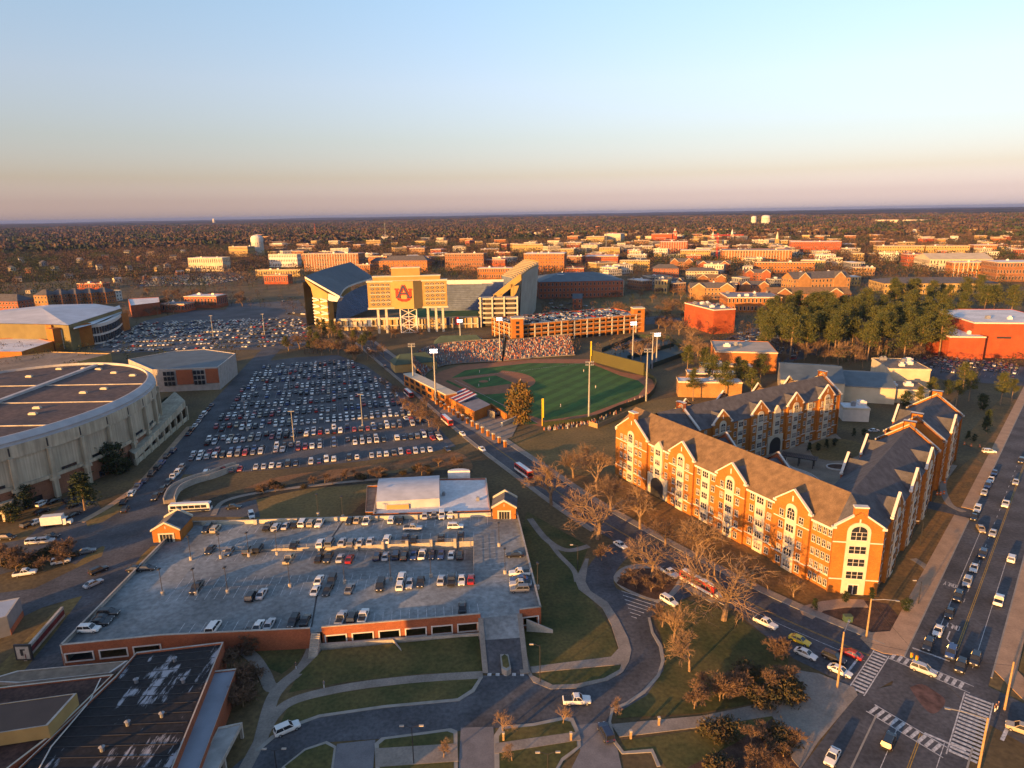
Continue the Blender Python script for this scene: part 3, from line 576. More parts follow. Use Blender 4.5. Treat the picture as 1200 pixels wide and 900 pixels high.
# front facade
WF = Wall(hall, F0, dF)
gable_bay(WF, 10.2, 17.5, BRICK, SHINGD, 0.9, 18.0, 24.2, True, side=2, roofback=8.4)
for x in (36.0, 57.1, 78.8): gable_bay(WF, x, 11.2, BRICK, SHINGD)
mb = MB(); WF.box(mb, 19.4, 29.6, 0.0, 0.5, 0.0, 7.2); mb.build('passage_wall', STUC, hall)
mb = MB(); WF.ext(mb, [(24.5 + p, q) for p, q in arch_prof(3.2, 0.05, 3.6)], 0.5, 0.56); mb.build('passage_opening', DARKM, hall)
stone_stack(WF, 24.5, 4.2, (2, 3, 4), 0.6, True, 7.2)
win_cols(WF, (20.9, 28.2), 1.2, (2, 3, 4))
for x in (46.5, 67.9): stone_stack(WF, x, 3.6); win_cols(WF, (x - 3.1, x + 3.1), 1.3)
win_cols(WF, (85.4, 86.9, 88.4, 89.9), 0.95)
for z in (4.0,): mb = MB(); WF.box(mb, 0, 90.6, 0, 0.1, z - 0.12, z + 0.12); mb.build('string_course', TRIM, hall)
mb = MB(); WF.box(mb, 0, 90.6, 0, 0.35, EV - 0.75, EV - 0.15); mb.build('eave_cornice', TRIM, hall)
# end facade with the tall arched stone bay and entrance
WE = Wall(hall, F1, R0 - F1); wE = (R0 - F1).length
gable_bay(WE, wE / 2, wE + 0.8, BRICK, SHINGD, 0.5, 17.9, 21.8, True, big=True, door=True, roofback=2.0)
# street facade of the right wing, seen edge-on
WR = Wall(hall, R0, dR)
for x in (13.0, 34.3, 55.5, 98.0):
    gable_bay(WR, x, 11.2, BRICK, SHINGD, wins=False); mb = MB(); WR.ext(mb, [(x + p, q) for p, q in arch_prof(1.75, 0, 17.4)], 0.8, 1.02); mb.build('stone_bay', STUC, hall)
    win_stuff(WR, (x,), 2.3, 1.06); win_stuff(WR, (x - 3.2, x + 3.2), 1.25, 0.84)
win_stuff(WR, [2.2, 5.0] + [20.5, 23.5, 26.5] + [42, 45, 48] + [63, 66, 69] + [84, 87, 90] + [105.5, 108.5, 111.5, 114.5])
for x in (23.5, 45, 66, 109): mb = MB(); WR.box(mb, x - 1.8, x + 1.8, -0.1, 0.03, 0, 17.1); mb.build('stone_bay', STUC, hall)
WRi = Wall(hall, R0 + nR * HW + dR * tR3, -dR)               # courtyard side of the right wing
for x in (36.0, 57.1, 100.3): gable_bay(WRi, tR3 - x, 11.2, BRICKD, SHINGD, wins=False)
win_stuff(WRi, [tR3 - q for q in (30, 36, 42, 47, 52, 57, 62, 67, 86, 92, 100, 106, 112)])
# courtyard side of the back wing
WB = Wall(hall, B0, dB)
for x in (0.0, 20.9, 42.1, 62.5): gable_bay(WB, x, 9.6, BRICK, SHINGD)
for x in (10.6, 52.4): stone_stack(WB, x, 2.8); win_cols(WB, (x - 2.7, x + 2.7), 1.2)
stone_stack(WB, 31.5, 3.6, (2, 3, 4), 0.6, True, 7.2); win_cols(WB, (27.9, 35.1), 1.2)
mb = MB(); WB.box(mb, 27.0, 36.0, 0.0, 0.5, 0.0, 7.2); mb.build('passage_wall', STUC, hall)
mb = MB(); WB.ext(mb, [(31.5 + p, q) for p, q in arch_prof(3.3, 0.05, 3.4)], 0.5, 0.56); mb.build('passage_opening', DARKM, hall)
win_cols(WB, (-8.0, 69.5), 1.2)
mb = MB(); WB.box(mb, -10, 72, 0, 0.1, 3.9, 4.2); mb.build('string_course', TRIM, hall)
WBo = Wall(hall, B0 + nB * HW + dB * B_e, -dB)
for x in (0.0, 20.9, 42.1, 62.5): gable_bay(WBo, B_e - x, 9.6, BRICKD, SHING, wins=False)
win_stuff(WBo, [B_e - q for q in range(-8, 72, 4)])
WFi = Wall(hall, F1 + nF * HW, -dF)                          # courtyard side of the front wing: gable tops show over the roof
for x in (36.0, 57.1): gable_bay(WFi, 91.0 - x, 11.2, BRICKD, SHINGD, wins=False)
win_stuff(WFi, [91 - q for q in range(30, 84, 4)])
# courtyard
area('courtyard_paving', [F0 + dF * 28 + nF * 17.2, F0 + dF * 62 + nF * 17.2, R0 + dR * 30 + nR * 17.4, R0 + dR * 86 + nR * 17.4, B0 + dB * 72 - nB * 0.3, B0 - nB * 0.3], 0.04, pm('court_paving', (0.22, 0.18, 0.135), 0.9, 0.15, 0.2, scale2=2))
area('courtyard_lawn', gl([(948, 522), (970, 514), (1005, 518), (1012, 530), (985, 540), (955, 536)]), 0.09, DRYG, 4)
lp = smooth(V2(gl([(913, 535), (920, 548), (945, 558), (965, 575)])), 5)
for i, o_ in enumerate((0, 0.9, 1.8)):
    mb = MB(); kerb(mb, lp, o_, o_ + 0.35, 0.35 + 0.15 * i); mb.build('curved_step', TRIM, label='curved white stone step along the courtyard edge of the residence hall', cat='step', group='curved courtyard steps')
cp = g(983, 548); n_ = 24; ring = [cp + Vector((4.6 * math.cos(2 * math.pi * i / n_), 3.2 * math.sin(2 * math.pi * i / n_), 0)) for i in range(n_)]
t_ = thing('round_planter', 'oval white stone planter with dark planting in the residence courtyard', 'planter', cp)
mb = MB(); kerb(mb, [p - cp for p in ring] + [ring[0] - cp], 0, 0.45, 0.5); mb.build('rim', TRIM, t_); mb = MB(); earclip(mb, [p - cp for p in ring], 0.3); mb.build('soil', MULCH, t_)
# pergola
pc = g(936, 545); t_ = thing('pergola', 'dark slatted pergola standing in the residence courtyard', 'pergola', pc, R(-32))
for x in (-5, 0, 5):
    for y in (-1.6, 1.6): MB().box(x - 0.15, x + 0.15, y - 0.15, y + 0.15, 0, 3.2).build('post', DARKM, t_)
for y in (-1.6, 1.6): MB().box(-6, 6, y - 0.12, y + 0.12, 3.2, 3.5).build('beam', DARKM, t_)
me = MB().box(-0.22, 0.22, -2.4, 2.4, 0, 0.2).mesh('slat', DARKM)
for i in range(22): put('slat', me, t_, (-6 + i * 0.57, 0, 3.5))
# ------------------------------------------------------------------ open parking deck of the foreground
DZ = 4.0
deck = thing('parking_deck', 'open top parking deck with brick parapets, ramp bay and white stall lines', 'parking deck', (-50, 155, 0)); DBv = deck.location.copy()
def dp(px, py, z=DZ): return g(px, py, z) - DBv
def dmesh(name, mat, fn): mb = MB(); fn(mb); return mb.build(name, mat, deck)
def flat(mb, pts, z=None, m=0):
    P = [Vector(p) for p in pts]
    if z is not None: P = [Vector((p.x, p.y, z)) for p in P]
    a = sum((P[i].x * P[(i + 1) % len(P)].y - P[(i + 1) % len(P)].x * P[i].y) for i in range(len(P)))
    mb.add(P if a > 0 else P[::-1], [tuple(range(len(P)))], m)
def vwall(mb, a, b, z0, z1, t=0.25, m=0):
    a, b = Vector((a.x, a.y, 0)), Vector((b.x, b.y, 0)); mb.bar(a, b, t, z0, z1, m)
SW, NW, NE, SE = dp(70, 757, 5), dp(213, 612, 5), dp(606, 600, 5), dp(634, 712, 5)
S2, S3, S4, S5 = dp(190, 745, 5), dp(563, 720, 5), dp(609, 715, 5), dp(363, 737, 5)
ra, rb, rc, rd = dp(240, 646), dp(555, 634), dp(555, 671), dp(205, 691)
wa = isect(SW, NW - SW, ra, rb - ra); wd_ = isect(SW, NW - SW, rd, rc - rd); eb = isect(SE, NE - SE, ra, rb - ra); ec = isect(SE, NE - SE, rd, rc - rd)
dmesh('floor_slab', DECKC, lambda mb: (flat(mb, [wa, ra, rb, eb, NE, NW], DZ), flat(mb, [wd_, rd, ra, wa], DZ), flat(mb, [rc, ec, eb, rb], DZ), flat(mb, [SW, S2, S5, S3, S4, SE, ec, rc, rd, wd_], DZ)))
RLO = 1.3
def low(p, z): return Vector((p.x, p.y, z))
dmesh('ramp_floor', DECKC, lambda mb: mb.quad(low(rd, DZ - 0.01), low(rc, RLO), low(rb, RLO), low(ra, DZ - 0.01)))
dmesh('ramp_wall', CONC, lambda mb: (mb.add([low(ra, DZ), low(rb, RLO), low(rb, DZ)], [(0, 1, 2)]), mb.quad(low(rb, RLO), low(rc, RLO), low(rc, DZ), low(rb, DZ)), mb.add([low(rd, DZ), low(rc, DZ), low(rc, RLO)], [(0, 1, 2)])))
def edge_barrier(a, b, n):
    a, b = low(a, 0), low(b, 0); mb = MB()
    for z in (0.45, 0.75, 1.05): mb.tube([a + Vector((0, 0, DZ + z)), b + Vector((0, 0, DZ + z))], 0.035, 4)
    for i in range(n + 1): p = a.lerp(b, i / n); mb.box(p.x - 0.06, p.x + 0.06, p.y - 0.06, p.y + 0.06, DZ, DZ + 1.1)
    mb.build('cable_barrier', GREYM, deck)
edge_barrier(ra, rb, 24); edge_barrier(rb, rc, 8)
for t_ in (0.42, 0.56, 0.66, 0.75, 0.84, 0.93):
    p = ra.lerp(rb, t_); MB().box(-0.4, 0.4, -0.35, 0.35, RLO - 0.5, DZ + 1.25).build('concrete_pier', CONC, deck, (p.x, p.y - 0.4, 0))
# outer walls and parapets: concrete band over brick with openings
def side(a, b, name, z1=5.1, brick=BRICKD, cap=True, openings=0, z0=0.0):
    a, b = low(a, 0), low(b, 0); L_ = (b - a).length; Wx = Wall(deck, a + DBv, b - a); mb = MB()
    if openings:
        Wx.box(mb, 0, L_, -0.3, 0, DZ - 0.9, z1); st = L_ / openings
        for i in range(openings + 1): x = min(max(i * st, 0.5), L_ - 0.5); Wx.box(mb, x - 0.5, x + 0.5, -0.3, 0.02, z0, DZ - 0.9)
        Wx.box(mb, 0, L_, -0.3, 0.01, z0, z0 + 1.0); mb.build(name, brick, deck)
        for i in range(openings):
            x0, x1 = i * st + 0.5, (i + 1) * st - 0.5; mb = MB()
            Wx.box(mb, x0, x1, -0.02, 0.14, DZ - 1.15, DZ - 0.9); Wx.box(mb, x0, x0 + 0.28, -0.02, 0.14, z0 + 1, DZ - 1.15); Wx.box(mb, x1 - 0.28, x1, -0.02, 0.14, z0 + 1, DZ - 1.15); Wx.box(mb, x0, x1, -0.02, 0.2, z0 + 0.85, z0 + 1.05); mb.build('opening_frame', TRIM, deck)
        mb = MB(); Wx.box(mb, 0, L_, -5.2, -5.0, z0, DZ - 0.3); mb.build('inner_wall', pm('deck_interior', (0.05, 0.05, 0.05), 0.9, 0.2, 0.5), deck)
    else: Wx.box(mb, 0, L_, -0.3, 0, z0, z1); mb.build(name, brick, deck)
    if cap: mb = MB(); Wx.box(mb, 0, L_, -0.38, 0.08, z1, z1 + 0.14); mb.build('parapet_cap', CONC, deck)
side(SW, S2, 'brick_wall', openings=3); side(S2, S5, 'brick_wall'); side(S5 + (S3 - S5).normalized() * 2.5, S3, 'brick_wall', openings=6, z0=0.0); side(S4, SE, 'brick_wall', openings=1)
side(SE, NE, 'concrete_wall', brick=CONC); side(NE, NW, 'concrete_wall', brick=CONC); side(NW, SW, 'concrete_wall', brick=CONC)
Wn = Wall(deck, NW + DBv, NE - NW)                             # light concrete inner parapet on the far edge
mb = MB(); Wn.box(mb, 6, (NE - NW).length - 8, 0.32, 0.42, DZ, 5.2); mb.build('inner_parapet', STUC, deck)
for x in range(10, 96, 12): mb = MB(); Wn.box(mb, x - 0.5, x + 0.5, 0.4, 1.0, DZ, 5.45); mb.build('parapet_pier', CONC, deck)
# stall lines, one painted sheet
mb = MB(); rr = random.Random(3)
def stalls(a, b, n, ln, z=DZ + 0.012, zb=None):
    a, b = low(a, 0), low(b, 0); d = (b - a).normalized(); nn = Vector((d.y, -d.x, 0)) * ln
    for i in range(n + 1):
        p = a.lerp(b, i / n); zz = z if zb is None else z + (zb - z) * i / n; q = p + nn; zo = Vector((0, 0, zz)); e = d * 0.06
        mb.quad(p - e + zo, p + nn - e + zo, p + nn + e + zo, p + e + zo)
nrm = lambda a, b: Vector(((b - a).y, -(b - a).x, 0)).normalized()
stalls(NW + Vector((8, -1.0, 0)), NE + Vector((-9, -1.0, 0)), 32, 5.2)
stalls(ra + nrm(ra, rb) * -5.8, rb + nrm(ra, rb) * -5.8, 30, 5.2)
stalls(ra + nrm(ra, rb) * 0.3, rb + nrm(ra, rb) * 0.3, 30, 5.2, DZ + 0.01, RLO + 0.02)
stalls(rd + nrm(rd, rc) * -5.4, rc + nrm(rd, rc) * -5.4, 33, 5.2, DZ + 0.01, RLO + 0.02)
stalls(rd + nrm(rd, rc) * 0.2, rc + nrm(rd, rc) * 0.2, 33, 5.2)
stalls(S2 + Vector((2, 5.9, 0)), S5 + Vector((-1, 5.9, 0)), 12, 5.2); stalls(S5 + Vector((3, 5.9, 0)), S3 + Vector((-1, 5.9, 0)), 17, 5.2)
stalls(SE + Vector((-6.4, 14, 0)), NE + Vector((-6.4, -14, 0)), 8, -5.2)
mb.build('stall_lines', WHITEP, deck, kind='stuff')
# expansion joint across the deck
dmesh('expansion_joint', DARKM, lambda mb: (flat(mb, [dp(404, 607), dp(406, 607), dp(376, 650), dp(374, 650)], DZ + 0.015), flat(mb, [dp(372, 688), dp(374, 688), dp(366, 735), dp(364, 735)], DZ + 0.015)))
# entrance ramp road, banks, stairs
mb = MB(); ma = MB(); e0_, e1_, e2_, e3_ = S3 + DBv, S4 + DBv, g(617, 790), g(569, 790)
for i in range(12):
    A, B, C, D = e0_.lerp(e3_, i / 12), e0_.lerp(e3_, (i + 1) / 12), e1_.lerp(e2_, (i + 1) / 12), e1_.lerp(e2_, i / 12); z0_, z1_ = DZ + (0.09 - DZ) * i / 12, DZ + (0.09 - DZ) * (i + 1) / 12; (ma if i < 5 else mb).quad(low(A, z0_), low(B, z1_), low(C, z1_), low(D, z0_))
mb.build('entrance_ramp', ASPHALT, kind='structure'); ma.build('ramp_apron', DECKC, kind='structure')
mb = MB()
for a, b in ((e0_, e3_), (e1_, e2_)):
    for i in range(10):
        p, q = a.lerp(b, i / 10), a.lerp(b, (i + 1) / 10); zp_, zq = DZ + (0.1 - DZ) * i / 10 + 0.15, DZ + (0.1 - DZ) * (i + 1) / 10 + 0.15; nx = Vector((0.55, 0, 0)); A, B, C, D = low(p - nx, zp_), low(q - nx, zq), low(q + nx, zq), low(p + nx, zp_)
        mb.quad(A, B, C, D); mb.quad(low(p - nx, 0), low(q - nx, 0), B, A); mb.quad(low(q + nx, 0), low(p + nx, 0), D, C)
mb.build('ramp_kerb', WALK, kind='structure')
isl = gl([(586, 768), (591, 764), (596, 768), (599, 784), (594, 787), (588, 784)], 1.2); t_ = thing('ramp_island', 'slim kerbed median island planted with grass on the deck entrance road', 'traffic island', (isl[0].x, isl[0].y, 0))
mb = MB(); mb.prism([p - isl[0] for p in isl], 0, 1.35); mb.build('kerb', KERB, t_); c_ = sum(isl, Vector()) / 6; mb = MB(); mb.prism([(p - c_) * 0.7 + c_ - isl[0] for p in isl], 1.35, 1.42); mb.build('grass_bed', GRASS, t_)
crosswalk(front_drive, g(569, 789), g(617, 789), 2.0, 1.7, 0.8, 0.13, False)
def bank(name, top, bot, zt, mat=GRASS, zb=0.05):
    """sloping lawn from a line at height zt down to a line on the ground"""
    mb = MB(); n = len(top)
    for i in range(n - 1): mb.quad((bot[i].x, bot[i].y, zb), (bot[i + 1].x, bot[i + 1].y, zb), (top[i + 1].x, top[i + 1].y, zt), (top[i].x, top[i].y, zt))
    mb.build(name, mat, kind='structure')
S3w, S5w, S4w, SEw, NEw = [p + DBv for p in (S3, S5, S4, SE, NE)]
off = Vector((0, -0.4, 0))
bank('grass_bank', [S5w + off + Vector((3, -1.5, 0)), S3w + off + Vector((-0.6, -1.5, 0))], gl([(348, 792), (567, 785)]), 0.9)
rw = thing('retaining_wall', 'pale concrete retaining wall with splayed ends below the deck openings', 'wall', (S5w.x, S5w.y, 0))
mb = MB()
for pts in (((0.3, -0.6, 1.5), (18, 0.9, 1.5), (20.5, -2.2, 0.5)), ((18, 1.2, 1.45), (46.0, 3.2, 1.45)), ((46.0, 3.2, 1.45), (43.5, 0.6, 0.5))):
    for a, b in zip(pts, pts[1:]): mb.add([(a[0], a[1] - 0.25, 0), (b[0], b[1] - 0.25, 0), (b[0], b[1] - 0.25, b[2]), (a[0], a[1] - 0.25, a[2]), (a[0], a[1] + 0.25, 0), (b[0], b[1] + 0.25, 0), (b[0], b[1] + 0.25, b[2]), (a[0], a[1] + 0.25, a[2])], [(0, 1, 2, 3), (3, 2, 6, 7), (5, 4, 7, 6), (1, 5, 6, 2), (4, 0, 3, 7)])
mb.build('concrete_wall', CONC, rw)
rw2 = thing('retaining_wall', 'short sloping concrete wall beside the footpath right of the deck entrance', 'wall', (S4w.x + 1.5, S4w.y - 0.8, 0))
mb = MB(); mb.add([(0, -0.2, 0), (6, -1.0, 0), (6, -1.0, 0.8), (0, -0.2, 3.2), (0, .15, 0), (6, -.65, 0), (6, -.65, .8), (0, .15, 3.2)], [(0, 1, 2, 3), (3, 2, 6, 7), (5, 4, 7, 6), (1, 5, 6, 2)]); mb.build('concrete_wall', CONC, rw2)
st = thing('deck_stairs', 'narrow concrete stair climbing from the footpath through the deck parapet', 'stairs', (S5w.x + 1.2, S5w.y, 0))
for i in range(12): MB().box(-1.0, 1.0, -3.6 + i * 0.3, -3.3 + i * 0.3, 0, 0.33 * (i + 1)).build('step', CONC, st)
walk('footpath', [(616, 790), (604, 745)], 2.2, 0.35)
# stair towers: small gabled brick houses on the deck
def stair_tower(px, py, wd, dep, rz, label, eave=3.5, ridge=5.6):
    c = g(px, py, DZ); t = thing('stair_tower', label, 'stair tower', c, rz); h = wd / 2
    mb = MB(); mb.v = []; mb.box(-h, h, 0, dep, 0, eave, 0, 't'); mb.add([(-h, 0, eave), (h, 0, eave), (0, 0, ridge)], [(0, 1, 2)]); mb.add([(h, dep, eave), (-h, dep, eave), (0, dep, ridge)], [(0, 1, 2)]); mb.build('brick_wall', BRICK, t)
    for s_ in (-1, 1):
        mb = MB(); mb.add([(0, 0.3, ridge + 0.1), (s_ * (h + 0.35), 0.3, eave - 0.1), (s_ * (h + 0.35), dep - 0.3, eave - 0.1), (0, dep - 0.3, ridge + 0.1)], [(0, 1, 2, 3)]); mb.build('roof_slope', SHINGD, t)
        for y in (0, dep):
            mb = MB(); prof = [(s_ * (h + 0.3), eave - 0.1), (s_ * (h + 0.3), eave + 0.4), (0, ridge + 0.6), (0, ridge + 0.1)][::s_]
            v = [(x, y - 0.3, z) for x, z in prof] + [(x, y + 0.35, z) for x, z in prof]; mb.add(v, [(0, 1, 2, 3), (7, 6, 5, 4), (1, 5, 6, 2), (0, 4, 5, 1), (3, 2, 6, 7)]); mb.build('gable_coping', STUC, t)
    MB().box(-h * 0.58, h * 0.58, -0.14, 0.05, 0, 2.75).build('entry_surround', STUC, t)
    MB().box(-h * 0.46, h * 0.46, -0.2, -0.12, 0.05, 2.35).build('glass_entry', GLASS, t)
    for i in range(5): x = -h * 0.46 + h * 0.92 * i / 4; MB().box(x - 0.05, x + 0.05, -0.25, -0.18, 0.05, 2.35).build('mullion', STUC, t)
    MB().box(-0.12, 0.12, -0.06, 0.02, ridge - 1.6, ridge - 0.8).build('stone_slit', STUC, t)
stair_tower(196, 635, 7.6, 9.0, R(4), 'gabled orange brick stair tower on the deck corner by the service road')
stair_tower(591, 608, 7.0, 7.5, R(-2), 'gabled orange brick stair tower on the deck corner beside the flat white roof')
# deck lamp posts
def deck_lamp(px, py, h=7.0, label='slim lamp post on a concrete base between deck stalls'):
    c = g(px, py, DZ); t = thing('deck_lamp', label, 'lamp post', c, 0, 'lamp posts on the parking deck')
    put('base', _dl[0], t); put('pole', _dl[1], t); put('lamp_head', _dl[2], t)
_dl = [MB().prism([(0.45 * math.cos(a), 0.45 * math.sin(a)) for a in (i * math.pi / 4 for i in range(8))], 0, 1.0).mesh('base', CONC), MB().tube([(0, 0, 1), (0, 0, 7)], [0.09, 0.06], 6).mesh('pole', DARKM), MB().box(-0.3, 0.3, -0.5, 0.5, 6.9, 7.1).box(-0.06, 0.06, -0.3, 0.3, 7.1, 7.2).mesh('lamp_head', DARKM)]
for p in ((224, 656), (259, 654), (292, 652), (191, 697), (230, 697), (267, 695), (340, 688), (404, 684), (458, 680), (505, 676), (402, 607), (325, 650), (373, 604), (630, 690), (585, 640), (592, 672)): deck_lamp(*p)
# ------------------------------------------------------------------ low annex behind the deck
ax = thing('annex_building', 'low building with a vaulted grey metal roof and flat white roof behind the deck', 'building', g(505, 600)); AB = ax.location.copy()
def loc(o, px, py, z): return g(px, py, z) - o
def flatblock(root, px, z, h, wall, roof_, name='wall', para=0.5, rname='flat_roof', edge=None):
    """walls and roof of a flat-roofed block; px are roof corners as seen, at height z; para = parapet"""
    o = Vector(root.location); P = [g(x, y, z) - o for x, y in px]
    a = sum((P[i].x * P[(i + 1) % len(P)].y - P[(i + 1) % len(P)].x * P[i].y) for i in range(len(P)))
    if a < 0: P = P[::-1]
    n = len(P); c = sum(P, Vector()) / n; inn = [p + Vector((c.x - p.x, c.y - p.y, 0)).normalized() * 0.5 for p in P]; mb = MB()
    for i in range(n):
        j = (i + 1) % n; mb.quad((P[i].x, P[i].y, h), (P[j].x, P[j].y, h), (P[j].x, P[j].y, z), (P[i].x, P[i].y, z)); mb.quad((inn[j].x, inn[j].y, z - para), (inn[i].x, inn[i].y, z - para), (inn[i].x, inn[i].y, z), (inn[j].x, inn[j].y, z))
    w_ = mb.build(name, wall, root); mb = MB()
    for i in range(n): j = (i + 1) % n; mb.quad((P[i].x, P[i].y, z), (P[j].x, P[j].y, z), (inn[j].x, inn[j].y, z), (inn[i].x, inn[i].y, z))
    mb.build('parapet_cap', edge or CONC, root); mb = MB(); flat(mb, [(p.x, p.y, z - para) for p in inn]); mb.build(rname, roof_, root); return P
flatblock(ax, [(437, 602), (575, 598), (570, 560), (444, 562)], 5.2, 0, BRICKD, WHITER)
flatblock(ax, [(428, 600), (441, 600), (446, 568), (430, 569)], 5.0, 0, BRICK, TANR)
c0, c1, c2, c3 = [g(*p, 7.4) - AB for p in ((441, 588), (515, 584), (515, 557), (444, 561))]; mb = MB(); N = 10
for i in range(N):
    t0, t1 = i / N, (i + 1) / N; zz = lambda t: 7.4 + 1.4 * math.sin(math.pi * t) ; mb.quad(low(c0.lerp(c3, t0), zz(t0)), low(c1.lerp(c2, t0), zz(t0)), low(c1.lerp(c2, t1), zz(t1)), low(c0.lerp(c3, t1), zz(t1)))
mb.build('vaulted_roof', pm('pale_ribbed_roof', (0.40, 0.42, 0.46), .55, .1, .3), ax); mb = MB()
for a, b in ((c0, c1), (c1, c2), (c2, c3), (c3, c0)): mb.quad(low(a, 4), low(b, 4), low(b, 7.4), low(a, 7.4))
mb.build('vault_wall', pm('pale_metal_wall', (0.40, 0.40, 0.40), .7, .1, .3), ax)
c0, c1, c2, c3 = [g(*p, 6.2) - AB for p in ((453, 592), (479, 591), (479, 579), (455, 580))]; mb = MB(); mb.quad(low(c0, 6.2), low(c1, 6.2), low(c2, 7.6), low(c3, 7.6)); mb.build('shed_roof', pm('pale_ribbed_roof', (0.40, 0.42, 0.46), .55, .1, .3), ax)
mb = MB(); mb.quad(low(c0, 4), low(c1, 4), low(c1, 6.2), low(c0, 6.2)); mb.quad(low(c1, 4), low(c2, 4), low(c2, 7.6), low(c1, 6.2)); mb.quad(low(c3, 4), low(c0, 4), low(c0, 6.2), low(c3, 7.6)); mb.build('shed_wall', TANS, ax)
cc = g(538, 560, 5) - AB; mb = MB(); pts = [cc + Vector((3.8 * math.cos(a), 2.2 * math.sin(a), 0)) for a in (math.pi * i / 10 for i in range(11))]; mb.prism(pts[::1], 0, 7.6); mb.build('rounded_stair_wall', WHITER, ax)
for px, py in ((560, 586), (490, 592), (520, 580), (505, 577)):
    p = g(px, py, 4.8) - AB; MB().box(-0.5, 0.5, -0.5, 0.5, 0, 0.9).box(-0.35, 0.35, -0.35, 0.35, 0.9, 1.1).build('roof_vent', GREYM, ax, p)
# ------------------------------------------------------------------ dark flat-roofed hall at the lower left corner
def patchy_roof():
    m = pm('patched_bitumen_roof', (0.012, 0.012, 0.014), 0.8, 0.3, 0.9, scale2=2.0); n = m.node_tree; L = n.links; b = n.nodes['Principled BSDF']; src = b.inputs['Base Color'].links[0].from_socket
    tc = n.nodes.new('ShaderNodeTexCoord'); mp = n.nodes.new('ShaderNodeMapping'); mp.inputs['Rotation'].default_value = (0, 0, R(38)); mp.inputs['Scale'].default_value = (0.55, 0.09, 1)
    L.new(tc.outputs['Object'], mp.inputs[0]); z = n.nodes.new('ShaderNodeTexNoise'); z.inputs['Scale'].default_value = 1.0; z.inputs['Detail'].default_value = 7; z.inputs['Roughness'].default_value = 0.7; L.new(mp.outputs[0], z.inputs['Vector'])
    z2 = n.nodes.new('ShaderNodeTexNoise'); z2.inputs['Scale'].default_value = 0.10; z2.inputs['Detail'].default_value = 4; L.new(tc.outputs['Object'], z2.inputs['Vector'])
    ad = n.nodes.new('ShaderNodeMath'); ad.operation = 'ADD'; L.new(z.outputs['Fac'], ad.inputs[0]); L.new(z2.outputs['Fac'], ad.inputs[1])
    r = n.nodes.new('ShaderNodeMapRange'); r.inputs[1].default_value = 1.12; r.inputs[2].default_value = 1.2; L.new(ad.outputs[0], r.inputs[0])
    mx = n.nodes.new('ShaderNodeMix'); mx.data_type = 'RGBA'; L.new(r.outputs[0], mx.inputs[0]); L.new(src, mx.inputs[6]); mx.inputs[7].default_value = (0.30, 0.31, 0.34, 1); L.new(mx.outputs[2], b.inputs['Base Color']); return m
dh = thing('dark_roofed_hall', 'large hall with a black patched bitumen roof touching the parking deck', 'building', g(150, 880))
flatblock(dh, [(160, 764), (262, 752), (190, 930), (-10, 930), (135, 792)], 6.0, 0, BRICKD, patchy_roof(), para=0.35)
DHo = Vector(dh.location)
for i in range(15):
    a = g(160, 764, 5.7).lerp(g(-10, 930, 5.7), i / 15) - DHo; b = g(262, 752, 5.7).lerp(g(190, 930, 5.7), i / 15) - DHo; MB().bar(low(a.lerp(b, .03), 0), low(a.lerp(b, .97), 0), .12, 5.6, 5.72).build('roof_seam', DARKM, dh)
for i, (x, y) in enumerate(((215, 800), (190, 840), (150, 850), (120, 880), (205, 775), (160, 800))): MB().lathe([(.35, 0), (.35, .8), (.55, .85), (.1, 1.1)], 8).build('roof_vent', GREYM, dh, g(x, y, 5.65) - DHo)
MB().tube([g(118, 795, 5.9) - DHo, g(105, 822, 5.9) - DHo, g(60, 875, 5.9) - DHo, g(30, 930, 5.9) - DHo], .12, 5).build('roof_pipe', TRIM, dh)
flatblock(dh, [(-60, 812), (133, 790), (60, 862), (-30, 930), (-60, 930)], 6.05, 0, BRICKD, pm('rusty_gravel_roof', (0.055, 0.030, 0.024), 0.95, 0.35, 0.3, scale2=1.5), para=0.3, edge=STUC)
flatblock(dh, [(-60, 868), (56, 850), (90, 812), (-60, 833)], 8.6, 6.0, TANS, pm('brown_metal_roof', (0.085, 0.055, 0.042), 0.8, 0.12, 0.15), 'penthouse_wall', 0.1, 'penthouse_roof')
flatblock(dh, [(250, 786), (277, 783), (222, 930), (186, 930)], 4.6, 0, BRICKD, pm('blue_grey_roof', (0.20, 0.22, 0.26), 0.85, 0.12, 0.2), para=0.25)
flatblock(dh, [(256, 852), (284, 846), (240, 930), (216, 930)], 3.6, 2.8, CONC, pm('canopy_roof', (0.26, 0.26, 0.25), 0.85, 0.2, 0.4), 'canopy_edge', 0.15, 'canopy_roof')
for p in ((282, 850), (262, 888), (240, 926)): q = g(*p, 2.8) - Vector(dh.location); MB().box(-0.25, 0.25, -0.25, 0.25, -2.8, 0).build('canopy_column', CONC, dh, q)
cov = thing('covered_walkway', 'flat tan roofed walkway with pale edges against the deck wall', 'walkway', g(70, 800)); flatblock(cov, [(-20, 798), (20, 786), (150, 774), (130, 788), (20, 800)], 3.4, 2.6, CONC, TANR, 'fascia', 0.2, edge=TRIM)
for x in (10, 50, 90): q = g(x, 799, 2.6) - Vector(cov.location); MB().box(-0.2, 0.2, -0.2, 0.2, -2.6, 0).build('column', CONC, cov, q)
wsd = thing('roadside_hall', 'low grey building with a pale blue metal roof by the lower left road', 'building', g(0, 745)); flatblock(wsd, [(-60, 742), (8, 722), (23, 700), (-60, 715)], 5.0, 0, GREYM, pm('pale_blue_roof', (0.30, 0.34, 0.40), 0.7, 0.08, 0.2), para=0.1)
mb = MB(); q0, q1 = g(8, 722, 5) - Vector(wsd.location), g(23, 700, 5) - Vector(wsd.location); mb.bar(q0 * 1.0, q1, 0.15, 0.0, 1.4); mb.build('red_base_band', BRICKD, wsd)
